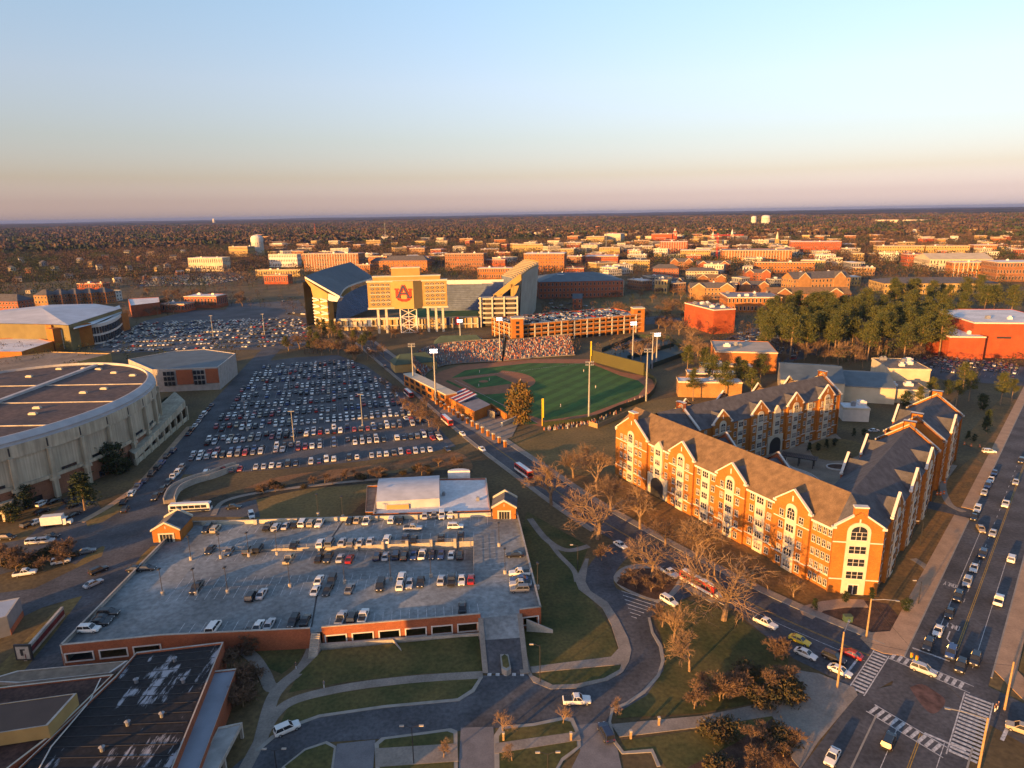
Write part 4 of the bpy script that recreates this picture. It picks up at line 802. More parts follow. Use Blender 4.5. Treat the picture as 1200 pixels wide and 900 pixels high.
wag = thing('sign_wall', 'long low wall with red lettering marks ending in a white framed panel', 'wall', g(25, 778))
a, b = g(30, 775) - Vector(wag.location), g(75, 722) - Vector(wag.location); MB().bar(a, b, 0.6, 0, 2.6).build('wall', CONC, wag); MB().bar(a + Vector((0.5, -0.35, 0)), b + Vector((0.5, -0.35, 0)), 0.12, 0.9, 2.0).build('red_band', pm('red_band', (0.14, 0.02, 0.02), 0.7, 0.4, 1.2), wag)
MB().box(-1.8, 1.8, -0.2, 0.2, 0.4, 4.2).build('panel_frame', DARKM, wag, a); MB().box(-1.4, 1.4, -0.26, -0.2, 0.8, 3.8).build('panel', CONC, wag, a); MB().box(-0.5, 0.1, -0.3, -0.26, 1.6, 3.2).box(-0.5, 0.6, -0.3, -0.26, 2.9, 3.2).build('panel_mark', DARKM, wag, a)
# ------------------------------------------------------------------ oval coliseum
COC = Vector((-207, 252, 0)); RX, RY = 55.5, 72.5
coli = thing('coliseum', 'oval concrete coliseum with a flat dark roof and brick ground floor panels', 'arena', COC)
AGED = pm('aged_concrete', (0.37, 0.325, 0.24), 0.9, 0.2, 0.9, scale2=0.15, stretch=(1, 1, .08)); BANDC = pm('pale_roof_band', (0.36, 0.36, 0.37), 0.7, 0.1, 0.2)
def ell(a, k=0.0): return ((RX + k) * math.cos(a), (RY + k) * math.sin(a))
def ering(mb, spec, n=96, m=0, a0=0, a1=2 * math.pi):
    """lathe round the oval: spec = (offset, z)"""
    vs = [(*ell(a0 + (a1 - a0) * i / n, k), z) for k, z in spec for i in range(n + 1)]; w_ = n + 1
    mb.add(vs, [(j * w_ + i, j * w_ + i + 1, (j + 1) * w_ + i + 1, (j + 1) * w_ + i) for j in range(len(spec) - 1) for i in range(n)], m)
mb = MB(); ering(mb, [(0, 17.6), (0, 22)]); mb.build('upper_band', AGED, coli)
mb = MB(); ering(mb, [(-0.5, 7.6), (-0.5, 17.6)]); mb.build('panel_wall', pm('fluted_concrete', (0.40, 0.35, 0.26), 0.9, 0.16, 1.6, scale2=0.1, stretch=(1, 1, .05)), coli)
mb = MB(); ering(mb, [(-0.5, 0), (-0.5, 7.6)]); mb.build('brick_wall', brickm('brown_base_brick', (0.20, 0.095, 0.055), None, (0.3, 0.2, 0.15)), coli)
mb = MB(); ering(mb, [(-0.3, 7.2), (0.1, 7.2), (0.1, 8.4), (-0.4, 8.4)]); mb.build('sill_band', AGED, coli)
mb = MB(); ering(mb, [(0, 22), (-0.7, 22.3), (-0.7, 22.9), (-0.4, 23.2), (-2.6, 25.0), (-3.1, 25.0), (-3.1, 23.9)]); mb.build('roof_band', BANDC, coli)
mb = MB(); n = 96; mb.add([(*ell(2 * math.pi * i / n, -3.0), 23.9) for i in range(n)], [tuple(range(n))]); rf = mb.build('roof', pm('stained_membrane', (0.105, 0.072, 0.062), 0.85, 0.3, 0.05, col2=(0.055, 0.046, 0.050), scale2=0.6, detail=8), coli)
for y in (-30, 0, 28): MB().box(-52 * math.sqrt(1 - (y / 72) ** 2), 52 * math.sqrt(1 - (y / 72) ** 2), y - 0.25, y + 0.25, 23.9, 24.25).build('roof_rib', CONC, coli)
MB().box(-0.9, 0.9, -66, 66, 23.9, 24.9).build('roof_spine', BANDC, coli, (4, 0, 0))
for x, y in ((-28, 40), (-14, 45), (22, 50), (35, 20), (30, 14), (26, -8), (30, -16), (18, -40), (12, -44), (-20, 20), (34, 44), (10, 58), (2, 60), (-10, 60)): MB().box(-1.4, 1.4, -0.7, 0.7, 23.9, 24.5).box(-1.1, 1.1, -0.5, 0.5, 24.5, 24.75).build('skylight', STUC, coli, (x, y, 0))
for i in range(36):
    a = 2 * math.pi * i / 36; x, y = ell(a, 0.25); nrm_ = math.atan2(math.sin(a) / RY, math.cos(a) / RX)
    MB().box(-0.9, 0.7, -0.75, 0.75, 0, 18.0).box(-0.5, 0.9, -1.5, 1.5, 6.4, 7.4).build('pilaster', AGED, coli, (x, y, 0), nrm_)
    MB().box(-0.2, 0.12, -0.2, 0.2, 18.6, 21.4).build('drain_stain', DARKM, coli, ell(a) + (0,), nrm_)
    b = a + math.pi / 36
    if i % 3 != 2:
        x, y = ell(b, -0.42); MB().box(0, 0.12, -2.8, 2.8, 8.6, 9.6).build('strip_window', GLASS, coli, (x, y, 0), math.atan2(math.sin(b) / RY, math.cos(b) / RX))
    x, y = ell(b, -0.45); MB().box(0, 0.12, -1.2, 1.2, 0.2, 2.6).build('doorway', GLASS, coli, (x, y, 0), math.atan2(math.sin(b) / RY, math.cos(b) / RX))
# coliseum entrance ramp block
rp = thing('entrance_ramp_block', 'sloping concrete ramp building attached to the coliseum side by the road', 'ramp', g(170, 535))
o_ = Vector(rp.location); pts = [g(*p) - o_ for p in ((160, 545), (220, 492), (208, 480), (140, 532))]
mb = MB(); A_, B_, C_, D_ = [low(p, 0) for p in pts]; zt = (4.5, 9.5, 9.5, 4.5); T_ = [low(p, z) for p, z in zip(pts, zt)]
mb.quad(*T_); [mb.quad(low(pts[i], z0), low(pts[(i + 1) % 4], z1), T_[(i + 1) % 4], T_[i]) for i, z0, z1 in ((0, 2.2, 6.5), (1, 6.5, 6.5), (2, 6.5, 2.2), (3, 2.2, 2.2))]; mb.build('ramp_slab', AGED, rp)
mb = MB(); [mb.bar(low(pts[i], 0), low(pts[(i + 1) % 4], 0), 0.3, 0, 2.0 if i != 1 else 6) for i in range(4)]; mb.build('base_wall', AGED, rp)
for i in range(9): p = pts[0].lerp(pts[1], i / 8); MB().box(-0.5, 0.5, -0.5, 0.5, 0, 2.4 + 4.3 * i / 8).build('pier', AGED, rp, low(p, 0))
cn = thing('canopy_block', 'small concrete entrance canopy at the foot of the coliseum wall', 'canopy', g(2, 600)); flatblock(cn, [(-40, 600), (6, 598), (20, 579), (-40, 588)], 4.5, 3.2, AGED, AGED, 'fascia', 0.2)
for p in ((-20, 604), (4, 600), (17, 582)): MB().box(-0.4, 0.4, -0.4, 0.4, -3.2, 0).build('column', AGED, cn, g(*p, 3.2) - Vector(cn.location))
# blue-roofed gym beside the coliseum
def poly_building(name, label, cat, px, z, wall, roof_, para=0.5, edge=None, loc_px=None):
    xs = [p[0] for p in px]; ys = [p[1] for p in px]; c = g(sum(xs) / len(xs), sum(ys) / len(ys), z); t = thing(name, label, cat, (c.x, c.y, 0)); P = flatblock(t, px, z, 0, wall, roof_, para=para, edge=edge); return t, [low(p, 0) + Vector(t.location) for p in P]
gym, _ = poly_building('gymnasium', 'gymnasium with a flat slate blue roof and grey block walls beside the coliseum', 'building', [(178, 433), (255, 430), (276, 414), (240, 409), (205, 411), (150, 421)], 13, pm('grey_block', (0.30, 0.28, 0.26), 0.9, 0.12, 0.4), BLUER, 0.3, TRIM)
Wg = Wall(gym, g(186, 433, 13), g(255, 430, 13) - g(186, 433, 13)); Lg = (g(255, 430, 13) - g(186, 433, 13)).length
for x0, x1 in ((0.28, 0.56), (0.78, 1.0)): mb = MB(); Wg.box(mb, x0 * Lg, x1 * Lg, 0, 0.15, 4, 12.2); mb.build('brick_panel', BRICKD, gym)
for x0 in (0.06, 0.57):
    for i in range(3):
        for j in range(3): mb = MB(); Wg.box(mb, (x0 + i * 0.066) * Lg, (x0 + i * 0.066 + 0.052) * Lg, 0, 0.12, 3.5 + j * 2.9, 5.7 + j * 2.9); mb.build('window', GLASS, gym)
poly_building('low_roof_link', 'long low building with a pink tan roof behind the coliseum', 'building', [(-20, 438), (90, 424), (130, 414), (60, 412), (-20, 422)], 7, TANS, TANR)
# ------------------------------------------------------------------ arena with white roof
ar = thing('arena_building', 'big arena with a pale curved metal roof, brick corners and glazed curved wall', 'arena', g(70, 410)); o_ = Vector(ar.location)
def hp(px, py, z): return g(px, py, z) - o_
pr = [hp(*p, 19) for p in ((-60, 378), (62, 380), (80, 381), (143, 361), (112, 356), (60, 357), (-60, 370))]
mb = MB(); ctr = sum(pr, Vector()) / len(pr); ctr.z = 24
mb.add(pr + [ctr], [(i, (i + 1) % 7, 7) for i in range(7)]); mb.build('roof', pm('arena_metal_roof', (0.42, 0.44, 0.48), 0.6, 0.1, 0.1, scale2=0.03), ar)
mb = MB()
for i in range(7): a, b = pr[i], pr[(i + 1) % 7]; mb.quad(low(a, 0), low(b, 0), low(b, 18.7), low(a, 18.7))
mb.build('wall', pm('green_gold_panel', (0.16, 0.13, 0.055), 0.8, 0.15, 0.1), ar)
q0, q1, q2, q3, q4 = hp(46, 409, 0), hp(64, 412, 0), hp(72, 415, 0), hp(110, 408, 0), hp(100, 403, 0)
for nm, a, b, z, d in (('brick_corner', hp(45, 408, 0), hp(65, 410, 0), 18.5, 8), ('brick_corner', hp(66, 412, 0), hp(111, 404, 0), 16.8, 8), ('brick_corner', hp(143, 389, 0), hp(153, 386, 0), 15, 8)):
    dd = (b - a).normalized(); nn = Vector((-dd.y, dd.x, 0)) * d; MB().prism([a, b, b + nn, a + nn], 0, z).build(nm, BRICK, ar)
Wa = Wall(ar, hp(66, 412, 0) + o_, hp(111, 404, 0) - hp(66, 412, 0)); La = (hp(111, 404, 0) - hp(66, 412, 0)).length
mb = MB(); Wa.box(mb, La * 0.2, La * 0.46, 0, 0.3, 1, 15); mb.build('window_surround', TRIM, ar)
for i in range(2):
    for j in range(4): mb = MB(); Wa.box(mb, La * (0.22 + i * 0.12), La * (0.32 + i * 0.12), 0.3, 0.36, 1.6 + j * 3.3, 4.4 + j * 3.3); mb.build('window', GLASS, ar)
cv = [hp(*p, 0) for p in ((110, 404), (122, 402), (133, 398), (141, 393), (146, 387))]; cvs = smooth(cv, 4)
mb = MB(); kerb(mb, cvs, 0, 4, 15.5); mb.build('curved_wall', TRIM, ar)
for i in range(0, len(cvs) - 1):
    for z in (1.5, 8.2):
        a, b = cvs[i].lerp(cvs[i + 1], 0.12), cvs[i].lerp(cvs[i + 1], 0.88); mb = MB(); n_ = Vector((b.y - a.y, a.x - b.x, 0)).normalized() * 0.25; mb.bar(a + n_, b + n_, 0.3, z, z + 5); mb.build('window', GLASS, ar)
mb = MB(); flat(mb, [low(p, 16.2) for p in (hp(86, 386, 16), hp(110, 380, 16), hp(143, 366, 16), hp(140, 358, 16), hp(90, 375, 16))]); mb.build('lower_roof', WHITER, ar)
poly_building('arena_annex', 'brick annex with white roof in front of the arena', 'building', [(-30, 412), (25, 412), (62, 400), (38, 395), (-30, 398)], 8, BRICK, WHITER)
poly_building('practice_wing', 'brick wing with a pale flat roof beyond the arena', 'building', [(153, 358), (187, 354), (186, 348), (150, 350)], 12, BRICKD, WHITER)
# ------------------------------------------------------------------ football stadium
stad = thing('football_stadium', 'football stadium with roofed west stand, seating bowl and spiral ramp towers', 'stadium', (-80, 620, 0)); SB_ = Vector(stad.location)
def sp(px, py, z): return g(px, py, z) - SB_
SAND = pm('stadium_sandstone', (0.34, 0.225, 0.075), 0.85, 0.08, 0.1); SEAT = pm('blue_grey_seats', (0.10, 0.13, 0.19), 0.8, 0.15, 0.3, scale2=0.06); SEATT = pm('tan_seats', (0.30, 0.25, 0.15), 0.8, 0.12, 0.25)
A1, A2, B1, B2 = sp(357, 324, 43), sp(411, 307, 46), sp(398, 347, 29), sp(438, 325, 31)
def loft(mb, a, b, m=0):
    for i in range(len(a) - 1): mb.quad(a[i], a[i + 1], b[i + 1], b[i], m)
aa = smooth([A1, A1.lerp(A2, 0.5) + Vector((-4, 0, 0)), A2], 6); bb = smooth([B1, B1.lerp(B2, 0.5) + Vector((-10, 0, 0)), B2], 6)
mb = MB(); loft(mb, bb, aa); loft(mb, [p + Vector((0, 0, -1.6)) for p in aa], [p + Vector((0, 0, -1.6)) for p in bb]); mb.build('west_roof', pm('teal_grey_roof', (0.085, 0.10, 0.115), 0.75, 0.1, 0.3, scale2=0.05), stad)
mb = MB(); loft(mb, bb, [p + Vector((0, 0, -1.6)) for p in bb]); loft(mb, [p + Vector((0, 0, -1.6)) for p in aa], aa); mb.quad(A1, B1, B1 - Vector((0, 0, 1.6)), A1 - Vector((0, 0, 1.6))); mb.build('roof_fascia', TRIM, stad)
W1 = Wall(stad, A1 + SB_, B1 - A1); lw = (Vector((B1.x - A1.x, B1.y - A1.y, 0))).length
mb = MB(); W1.ext(mb, [(lw * 0.2, 0), (lw * 0.62, 0), (lw * 0.62, 22), (lw * 0.66, 30.0), (lw * 0.12, 38.5), (0.5, 41.0), (0, 40.0), (lw * 0.16, 34), (lw * 0.2, 27)], -6, 0); mb.build('end_frame', SAND, stad)
mb = MB(); W1.ext(mb, [(lw * 0.62, 24), (lw * 0.9, 24), (lw * 0.97, 27.5), (lw * 0.66, 30)], -5, -0.5); mb.build('press_box_end', TRIM, stad)
bw = [p + Vector((-2, 0, 0)) for p in aa]; mb = MB(); loft(mb, [low(p, 0) for p in bw], [low(p, 38) for p in bw]); mb.build('west_back_wall', SAND, stad)
for i in range(9):
    mb = MB(); z = 3 + i * 2.7
    for x0 in (0.22, 0.46): W1.ext(mb, [(lw * x0, z), (lw * (x0 + 0.2), z + 0.9 * (1 if i % 2 else -1) + 0.6), (lw * (x0 + 0.2), z + 1.4 * (1 if i % 2 else -1) + 1.6), (lw * x0, z + 1.2)], 0, 1.4)
    mb.build('ramp_slab', TRIM, stad)
# seating: west tiers and north bowl
lowb = [sp(*p, 8) for p in ((393, 378), (410, 372), (430, 364), (445, 358))]; upb = [sp(*p, 24) for p in ((396, 352), (410, 342), (425, 335), (440, 331))]
def tiers(name, a, b, mat, n=10):
    a, b = smooth(a, 4), smooth(b, 4); mb = MB()
    for i in range(n):
        t0, t1 = i / n, (i + 1) / n; P = [p.lerp(q, t0) for p, q in zip(a, b)]; Q = [p.lerp(q, t1) for p, q in zip(a, b)]; Pz = [low(p, p.z * 0 + q.z) for p, q in zip(P, Q)]
        loft(mb, P, Pz); loft(mb, Pz, Q)
    return mb.build(name, mat, stad)
tiers('west_seating', lowb, upb, SEAT, 14)
tiers('north_seating', [sp(*p, 6) for p in ((505, 364), (540, 364), (590, 362))], [sp(*p, 30) for p in ((505, 331), (540, 330), (590, 330))], SEAT, 16)
area('football_pitch', [g(*p) for p in ((480, 372), (590, 370), (585, 358), (480, 360))], 0.3, TURF)
mb = MB(); P0, P1 = sp(505, 331, 30), sp(590, 330, 30); mb.quad(low(P0, 28), low(P1, 28), P1 + Vector((0, 1, 2)), P0 + Vector((0, 1, 2))); mb.build('north_rim', TRIM, stad)
# east stand, bowed plan
rim = smooth([sp(612, 323, 40), sp(621, 316, 43), sp(630, 311, 44), sp(629, 307, 44), sp(614, 304.5, 42)], 5); lo_ = smooth([sp(579, 346, 26), sp(591, 338, 26), sp(600, 331, 27), sp(600, 326, 28), sp(588, 323, 28)], 5)
mb = MB(); NT = 12
for i in range(NT):
    P = [p.lerp(q, i / NT) for p, q in zip(lo_, rim)]; Q = [p.lerp(q, (i + 1) / NT) for p, q in zip(lo_, rim)]; Pz = [low(p, q.z) for p, q in zip(P, Q)]; loft(mb, P[6:], Pz[6:]); loft(mb, Pz[6:], Q[6:])
mb.build('east_seating', SEATT, stad)
mb = MB(); loft(mb, rim, [low(p, 0) + Vector((-3, -2, 0)) for p in rim]); mb.build('east_back_wall', pm('shaded_stone', (0.33, 0.31, 0.26), 0.85, 0.1, 0.1), stad)
mb = MB(); loft(mb, [low(p, 0) for p in lo_], lo_); mb.build('east_front_wall', SEAT, stad)
mb = MB(); loft(mb, rim, [p + Vector((0, 0, 1.2)) for p in rim]); mb.build('east_rim_rail', SAND, stad)
W2 = Wall(stad, sp(578, 347, 25) + SB_, Vector((sp(613, 323, 40).x - sp(578, 347, 25).x, 0, 0)) + Vector((0, 0.3, 0))); l2 = 24.0
mb = MB(); W2.ext(mb, [(0, 22), (5, 24), (l2, 38), (l2, 43), (l2 - 1.5, 43), (0, 26)], -3, 0); mb.build('east_end_beam', SAND, stad)
for x, z in ((5.5, 25), (15, 33)): mb = MB(); W2.box(mb, x, x + 2.2, -3, 0, 0, z + 2); mb.build('east_end_column', SAND, stad)
mb = MB(); W2.ext(mb, [(15, 33), (17.2, 33), (17.2, 24), (20, 28), (22, 33.5)], -2.8, -0.2); mb.build('arch_brace', SAND, stad)
# right ramp tower: stacked curved slabs
c = sp(583, 383, 0)
for k in range(6):
    z = 3 + 4.0 * k; mb = MB(); pts = [c + Vector((-9 + 7 * math.cos(a), 6 + 6 * math.sin(a), 0)) for a in (math.pi / 2 + math.pi * i / 8 for i in range(9))] + [c + Vector((18, 0, 0)), c + Vector((18, 12, 0))]
    mb.prism(pts, z, z + 1.5); mb.build('ramp_deck', pm('ramp_concrete', (0.36, 0.33, 0.26), 0.85, 0.1, 0.2), stad)
    mb = MB(); mb.prism([(p - c) * 0.8 + c + Vector((0.6, 1.2, 0)) for p in pts], z - 2.5, z); mb.build('ramp_gap_shade', pm('ramp_shadow', (0.05, 0.045, 0.04), 0.9, 0.1, 1), stad)  # dark filler paints the shade in the gaps between ramp slabs
for x in (-14, -4, 6, 17): MB().box(x - 0.6, x + 0.6, -0.8, 0.2, 0, 25.5).build('ramp_column', STUC, stad, c)
# south concourse
W3 = Wall(stad, g(393, 388), g(560, 384) - g(393, 388)); l3 = (g(560, 384) - g(393, 388)).length
mb = MB(); W3.box(mb, 0, l3, -10, -1, 0, 8.5); mb.build('concourse_wall', pm('concourse_tan', (0.32, 0.24, 0.13), 0.9, 0.15, 0.15), stad)  # plain tan wall colour
mb = MB(); W3.box(mb, -0.5, l3 * 0.48, -3, 0.3, 8.5, 10.2); W3.box(mb, 0, l3, -4, 0.5, 3.2, 4.0); mb.build('concourse_deck', STUC, stad)
for i in range(24):
    x = i * l3 / 23; mb = MB(); W3.box(mb, x - 0.5, x + 0.5, -1, 0.2, 0, 8.5); mb.build('concourse_column', STUC if i % 3 else SAND, stad)
for i, x in enumerate((0.23, 0.29, 0.5, 0.56, 0.78, 0.84)): mb = MB(); W3.box(mb, l3 * x, l3 * (x + 0.03), 0.3, 0.6, 3.0, 9.5); mb.build('banner', pm('banner_%d' % (i % 3), [(0.6, 0.58, 0.5), (0.03, 0.05, 0.12), (0.4, 0.05, 0.05)][i % 3], 0.8, 0.1, 0.3), stad)
for i, x in enumerate((0.10, 0.13, 0.165, 0.2)): mb = MB(); W3.box(mb, l3 * x, l3 * (x + 0.024), 0.25, 0.5, 4.2, 7.8); mb.build('kiosk_front', STUC, stad)  # kiosk fronts in plain cream stone
# scoreboard building with the letter emblem
sb = thing('scoreboard', 'tall sandstone scoreboard tower on columns bearing a red and navy letter emblem', 'scoreboard', (-82.8, 536.0, 0))
W4 = Wall(sb, (-114, 533), (1, 0.08)); 
def sbx(name, x0, x1, o0, o1, z0, z1, mat): mb = MB(); W4.box(mb, x0, x1, o0, o1, z0, z1); return mb.build(name, mat, sb)
sbx('main_panel', 0, 63, -8, 0, 20.5, 42, SAND); sbx('upper_tier', 4.5, 58, -7.5, -0.5, 42, 46, SAND); sbx('crown_tier', 19.5, 42, -7, -0.2, 46, 52.5, SAND)
for x0, x1, z in ((-0.6, 63.6, 41.4), (-0.6, 63.6, 20.0)): sbx('trim_band', x0, x1, -8.4, 0.5, z, z + 1.3, STUC)
sbx('trim_band', 4.2, 58.3, -7.8, 0, 45.4, 46.2, STUC); sbx('trim_band', 19.2, 42.3, -7.3, 0.3, 52, 52.8, STUC)
mb = MB(); W4.ext(mb, [], 0, 0) if False else None
wedge = [W4.P(18.5, 0.0, 0), W4.P(36.5, 5.0, 0), W4.P(43.5, 0.0, 0)]; mb.prism(wedge, 20.2, 42.3); mb.build('emblem_wedge', SAND, sb)
for i in range(4):
    for j in range(6):
        for x0 in (2.5, 46.0):
            x = x0 + i * 4.0; z = 22.8 + j * 3.1; mb = MB(); W4.box(mb, x, x + 2.9, 0, 0.08, z, z + 2.0, 0); v = [W4.P(x + a, 0.16, z + b) for a, b in ((0, 0.0), (0.3, 0), (2.9, 2.0), (2.6, 2.0), (2.6, 0), (2.9, 0), (0.3, 2.0), (0, 2.0))]; mb.add(v, [(0, 1, 2, 3), (4, 5, 6, 7)], 1); mb.build('lattice_opening', [pm('opening_shade', (0.09, 0.075, 0.05), 0.9, 0.1, 1), STUC], sb)  # dark plate paints the shade inside each braced opening
for z in (25.6, 31.8, 38.0): sbx('storey_band', 1.5, 18, 0.02, 0.3, z, z + 0.5, STUC); sbx('storey_band', 45, 62, 0.02, 0.3, z, z + 0.5, STUC)
for x in (7, 13.5, 47, 53.5, 59): sbx('column', x - 0.9, x + 0.9, -4, -2, 0, 20, STUC)
mb = MB()
for x0, x1 in ((25, 38),):
    for k in range(3):
        for o in (-1.0,):
            for (a, za, b, zb) in ((x0, k * 6.6, x1, k * 6.6 + 6.6), (x1, k * 6.6, x0, k * 6.6 + 6.6), (x0, k * 6.6, x1, k * 6.6), ((x0 + x1) / 2, k * 6.6, (x0 + x1) / 2, k * 6.6 + 6.6)): mb.tube([W4.P(a, o, za), W4.P(b, o, zb)], 0.4, 4)
    for x in (x0, x1): mb.tube([W4.P(x, -1, 0), W4.P(x, -1, 20)], 0.7, 6)
mb.build('lattice_tower', TRIM, sb)
# emblem: interlocking letters A over U on the left face of the wedge
e0, e1 = W4.P(18.5, 0.0, 0) + Vector(sb.location), W4.P(36.5, 5.0, 0) + Vector(sb.location); W5 = Wall(sb, e0, e1 - e0); le = (e1 - e0).length; cx, cz = le * 0.56, 27.2
EMR = pm('emblem_red', (0.42, 0.03, 0.015), 0.7, 0.05, 1); EMB = pm('emblem_navy', (0.035, 0.03, 0.06), 0.7, 0.05, 1)
def stroke(mb, pts, wd, o, m=0):
    for (xa, za), (xb, zb) in zip(pts, pts[1:]):
        d = Vector((xb - xa, zb - za)); n_ = Vector((-d.y, d.x)).normalized() * wd / 2; e = d.normalized() * wd * 0.25
        W5.ext(mb, [(cx + xa - e.x - n_.x, cz + za - e.y - n_.y), (cx + xb + e.x - n_.x, cz + zb + e.y - n_.y), (cx + xb + e.x + n_.x, cz + zb + e.y + n_.y), (cx + xa - e.x + n_.x, cz + za - e.y + n_.y)], o - 0.1, o + 0.1, m)
mb = MB(); us = [(-5.6, 8.6), (-5.6, 3.2), (-4.2, 0.8), (-1.6, -0.2), (1.6, -0.2), (4.2, 0.8), (5.6, 3.2), (5.6, 8.6)]
stroke(mb, us, 2.0, 0.35); stroke(mb, [(-7.0, 8.6), (-4.2, 8.6)], 1.3, 0.36); stroke(mb, [(4.2, 8.6), (7.0, 8.6)], 1.3, 0.36); mb.build('emblem_letter_u', EMR, sb)
for nm, wd_e, oo, mt in (('emblem_letter_edge', 2.4, 0.55, EMR), ('emblem_letter_a', 1.5, 0.8, EMB)):
    mb = MB(); stroke(mb, [(-4.6, 2.4), (-0.2, 11.2)], wd_e, oo); stroke(mb, [(0.2, 11.2), (4.6, 2.4)], wd_e, oo + 0.01); stroke(mb, [(-2.6, 5.2), (2.6, 5.2)], wd_e * 0.8, oo + 0.02); stroke(mb, [(-6.0, 2.4), (-3.2, 2.4)], wd_e * 0.8, oo + 0.03); stroke(mb, [(3.2, 2.4), (6.0, 2.4)], wd_e * 0.8, oo + 0.03); mb.build(nm, mt, sb)
# ------------------------------------------------------------------ ballpark
def zof(bx, by, ty):
    p = g(bx, by); lo, hi = 0.0, 90.0
    for _ in range(40):
        m = (lo + hi) / 2
        if px_of(p.x, p.y, m)[1] > ty: lo = m
        else: hi = m
    return lo
HOME = g(531.3, 444.7); LFP, RFP = g(692, 424.5), g(636, 499); u = (RFP - HOME).normalized(); v = (LFP - HOME).normalized()
field = gl([(505, 447), (514, 436), (540, 428), (620, 421), (694, 421), (700, 427), (728, 436), (752, 440), (764, 445), (768, 455), (757, 468), (725, 480), (692, 493), (636, 501), (612, 494), (575, 478), (540, 462), (518, 455)])
area('warning_track', field, 0.05, CLAY); cf = sum(field, Vector()) / len(field)
grass = gl([(522, 447), (545, 434), (620, 425.5), (692, 426), (726, 440), (748, 446), (756, 453), (748, 463), (720, 474), (690, 485), (640, 493), (615, 485), (580, 470), (548, 459)])
area('outfield_grass', grass, 0.06, TURF)
def bp(a, b): return HOME + u * a + v * b
mnd = bp(13.0, 13.0)
arc = [mnd + (u * math.cos(t) + v * math.sin(t)) * 29 for t in (R(a) for a in range(-42, 133, 6))]
area('infield_clay', [bp(-3.5, -1), bp(-1, -3.5)] + [bp(30, -2.5)] + arc + [bp(-2.5, 30)], 0.07, CLAY)
area('infield_grass', [bp(3.5, 3.5), bp(25.5, 3.2), bp(25.5, 25.5), bp(3.2, 25.5)], 0.08, TURF)
area('pitchers_mound', [mnd + Vector((2.7 * math.cos(t), 2.7 * math.sin(t), 0)) for t in (2 * math.pi * i / 16 for i in range(16))], 0.1, CLAY)
area('foul_grass', [bp(30, -3), bp(34, -6), bp(96, -6), bp(98, -0.5), bp(33, -0.5)], 0.085, TURF)
mb = MB()
for d_ in (u, v): ribbon(mb, [HOME + d_ * 1.5, HOME + d_ * 97], -0.08, 0.08, 0.16)
mb.build('foul_lines', WHITEP, kind='structure')
for (bx, by, ty, lb) in ((635.5, 499, 467, 'yellow foul pole on the near outfield corner by the street'), (692, 424, 400, 'yellow foul pole beside the tall outfield wall')):
    z = zof(bx, by, ty); t = thing('foul_pole', lb, 'foul pole', g(bx, by)); YP = pm('yellow_enamel', (0.62, 0.42, 0.02), 0.5, 0.05, 1); MB().tube([(0, 0, 0), (0, 0, z)], 0.2, 6).build('pole', YP, t); MB().box(0.2, 0.7, -0.04, 0.04, z * 0.3, z).build('screen', YP, t)
OLV = pm('olive_wall_pad', (0.066, 0.062, 0.02), 0.8, 0.08, 0.1)
t = thing('outfield_wall', 'tall olive padded outfield wall behind left field', 'wall', g(722, 432)); a, b, c = g(693, 423) - Vector(t.location), g(733, 434) - Vector(t.location), g(755, 440) - Vector(t.location)
for p, q in ((a, b), (b, c)): MB().bar(p, q, 1.2, 0, 7.4).build('wall_panel', OLV, t)
t = thing('outfield_fence', 'low green fence curving round centre and right field', 'fence', g(740, 470)); o_ = Vector(t.location); L_ = [p - o_ for p in smooth(gl([(756, 440), (767, 447), (768, 456), (757, 469), (725, 481), (692, 494), (636, 501)]), 5)]
for p, q in zip(L_, L_[1:]): MB().bar(p, q, 0.2, 0, 2.6).build('fence_panel', pm('fence_green', (0.035, 0.045, 0.02), 0.8, 0.1, 1), t)
t = thing('timber_fence', 'tan timber fence on the bank outside right field', 'fence', g(715, 492)); o_ = Vector(t.location); a, b, c = g(690, 499) - o_, g(700, 502) - o_, g(745, 482) - o_
for i in range(14): p = b.lerp(c, i / 14); q = b.lerp(c, (i + 0.94) / 14); MB().bar(p, q, 0.15, 0, 2.2).build('fence_panel', WOODP, t)
MB().bar(a, b, 0.15, 0, 2.2).build('fence_panel', WOODP, t)
# light towers
def light_tower(bx, by, ty, lit, label, arms=2):
    z = zof(bx, by, ty); t = thing('light_tower', label, 'light tower', g(bx, by)); MB().tube([(0, 0, 0), (0, 0, z)], [0.55, 0.26], 8).build('mast', GREYM, t)
    for k in range(arms): MB().box(-1.9, 1.9, -0.12, 0.12, z - 0.4 - 1.3 * k, z - 0.2 - 1.3 * k).build('cross_arm', GREYM, t)
    me = MB().box(-0.24, 0.24, -0.4, 0.1, -0.26, 0.26).mesh('lamp', LAMPON if lit else GREYM)
    for k in range(arms):
        for i in range(5): put('lamp', me, t, (-1.6 + i * .8, -0.3, z - 0.2 - 1.3 * k + 0.35))
light_tower(690, 493, 424, False, 'tall unlit light tower standing outside the right field fence'); light_tower(485, 455, 403, False, 'unlit light tower beside the green grandstand roof'); light_tower(511, 473, 410, True, 'lit light tower by the striped awning and street wall')
light_tower(757, 470, 409, False, 'unlit light tower behind centre field fence'); light_tower(540, 409, 375, True, 'lit light tower behind home stand near the stadium'); light_tower(586, 417, 373, True, 'lit light tower in front of the brick garage corner')
light_tower(741, 427, 378, True, 'lit light tower at the garage end behind the olive wall'); light_tower(769, 427, 391, True, 'lit light tower beside the tennis courts'); light_tower(764, 432, 390, False, 'plain grey light mast beside the tennis courts', 1)
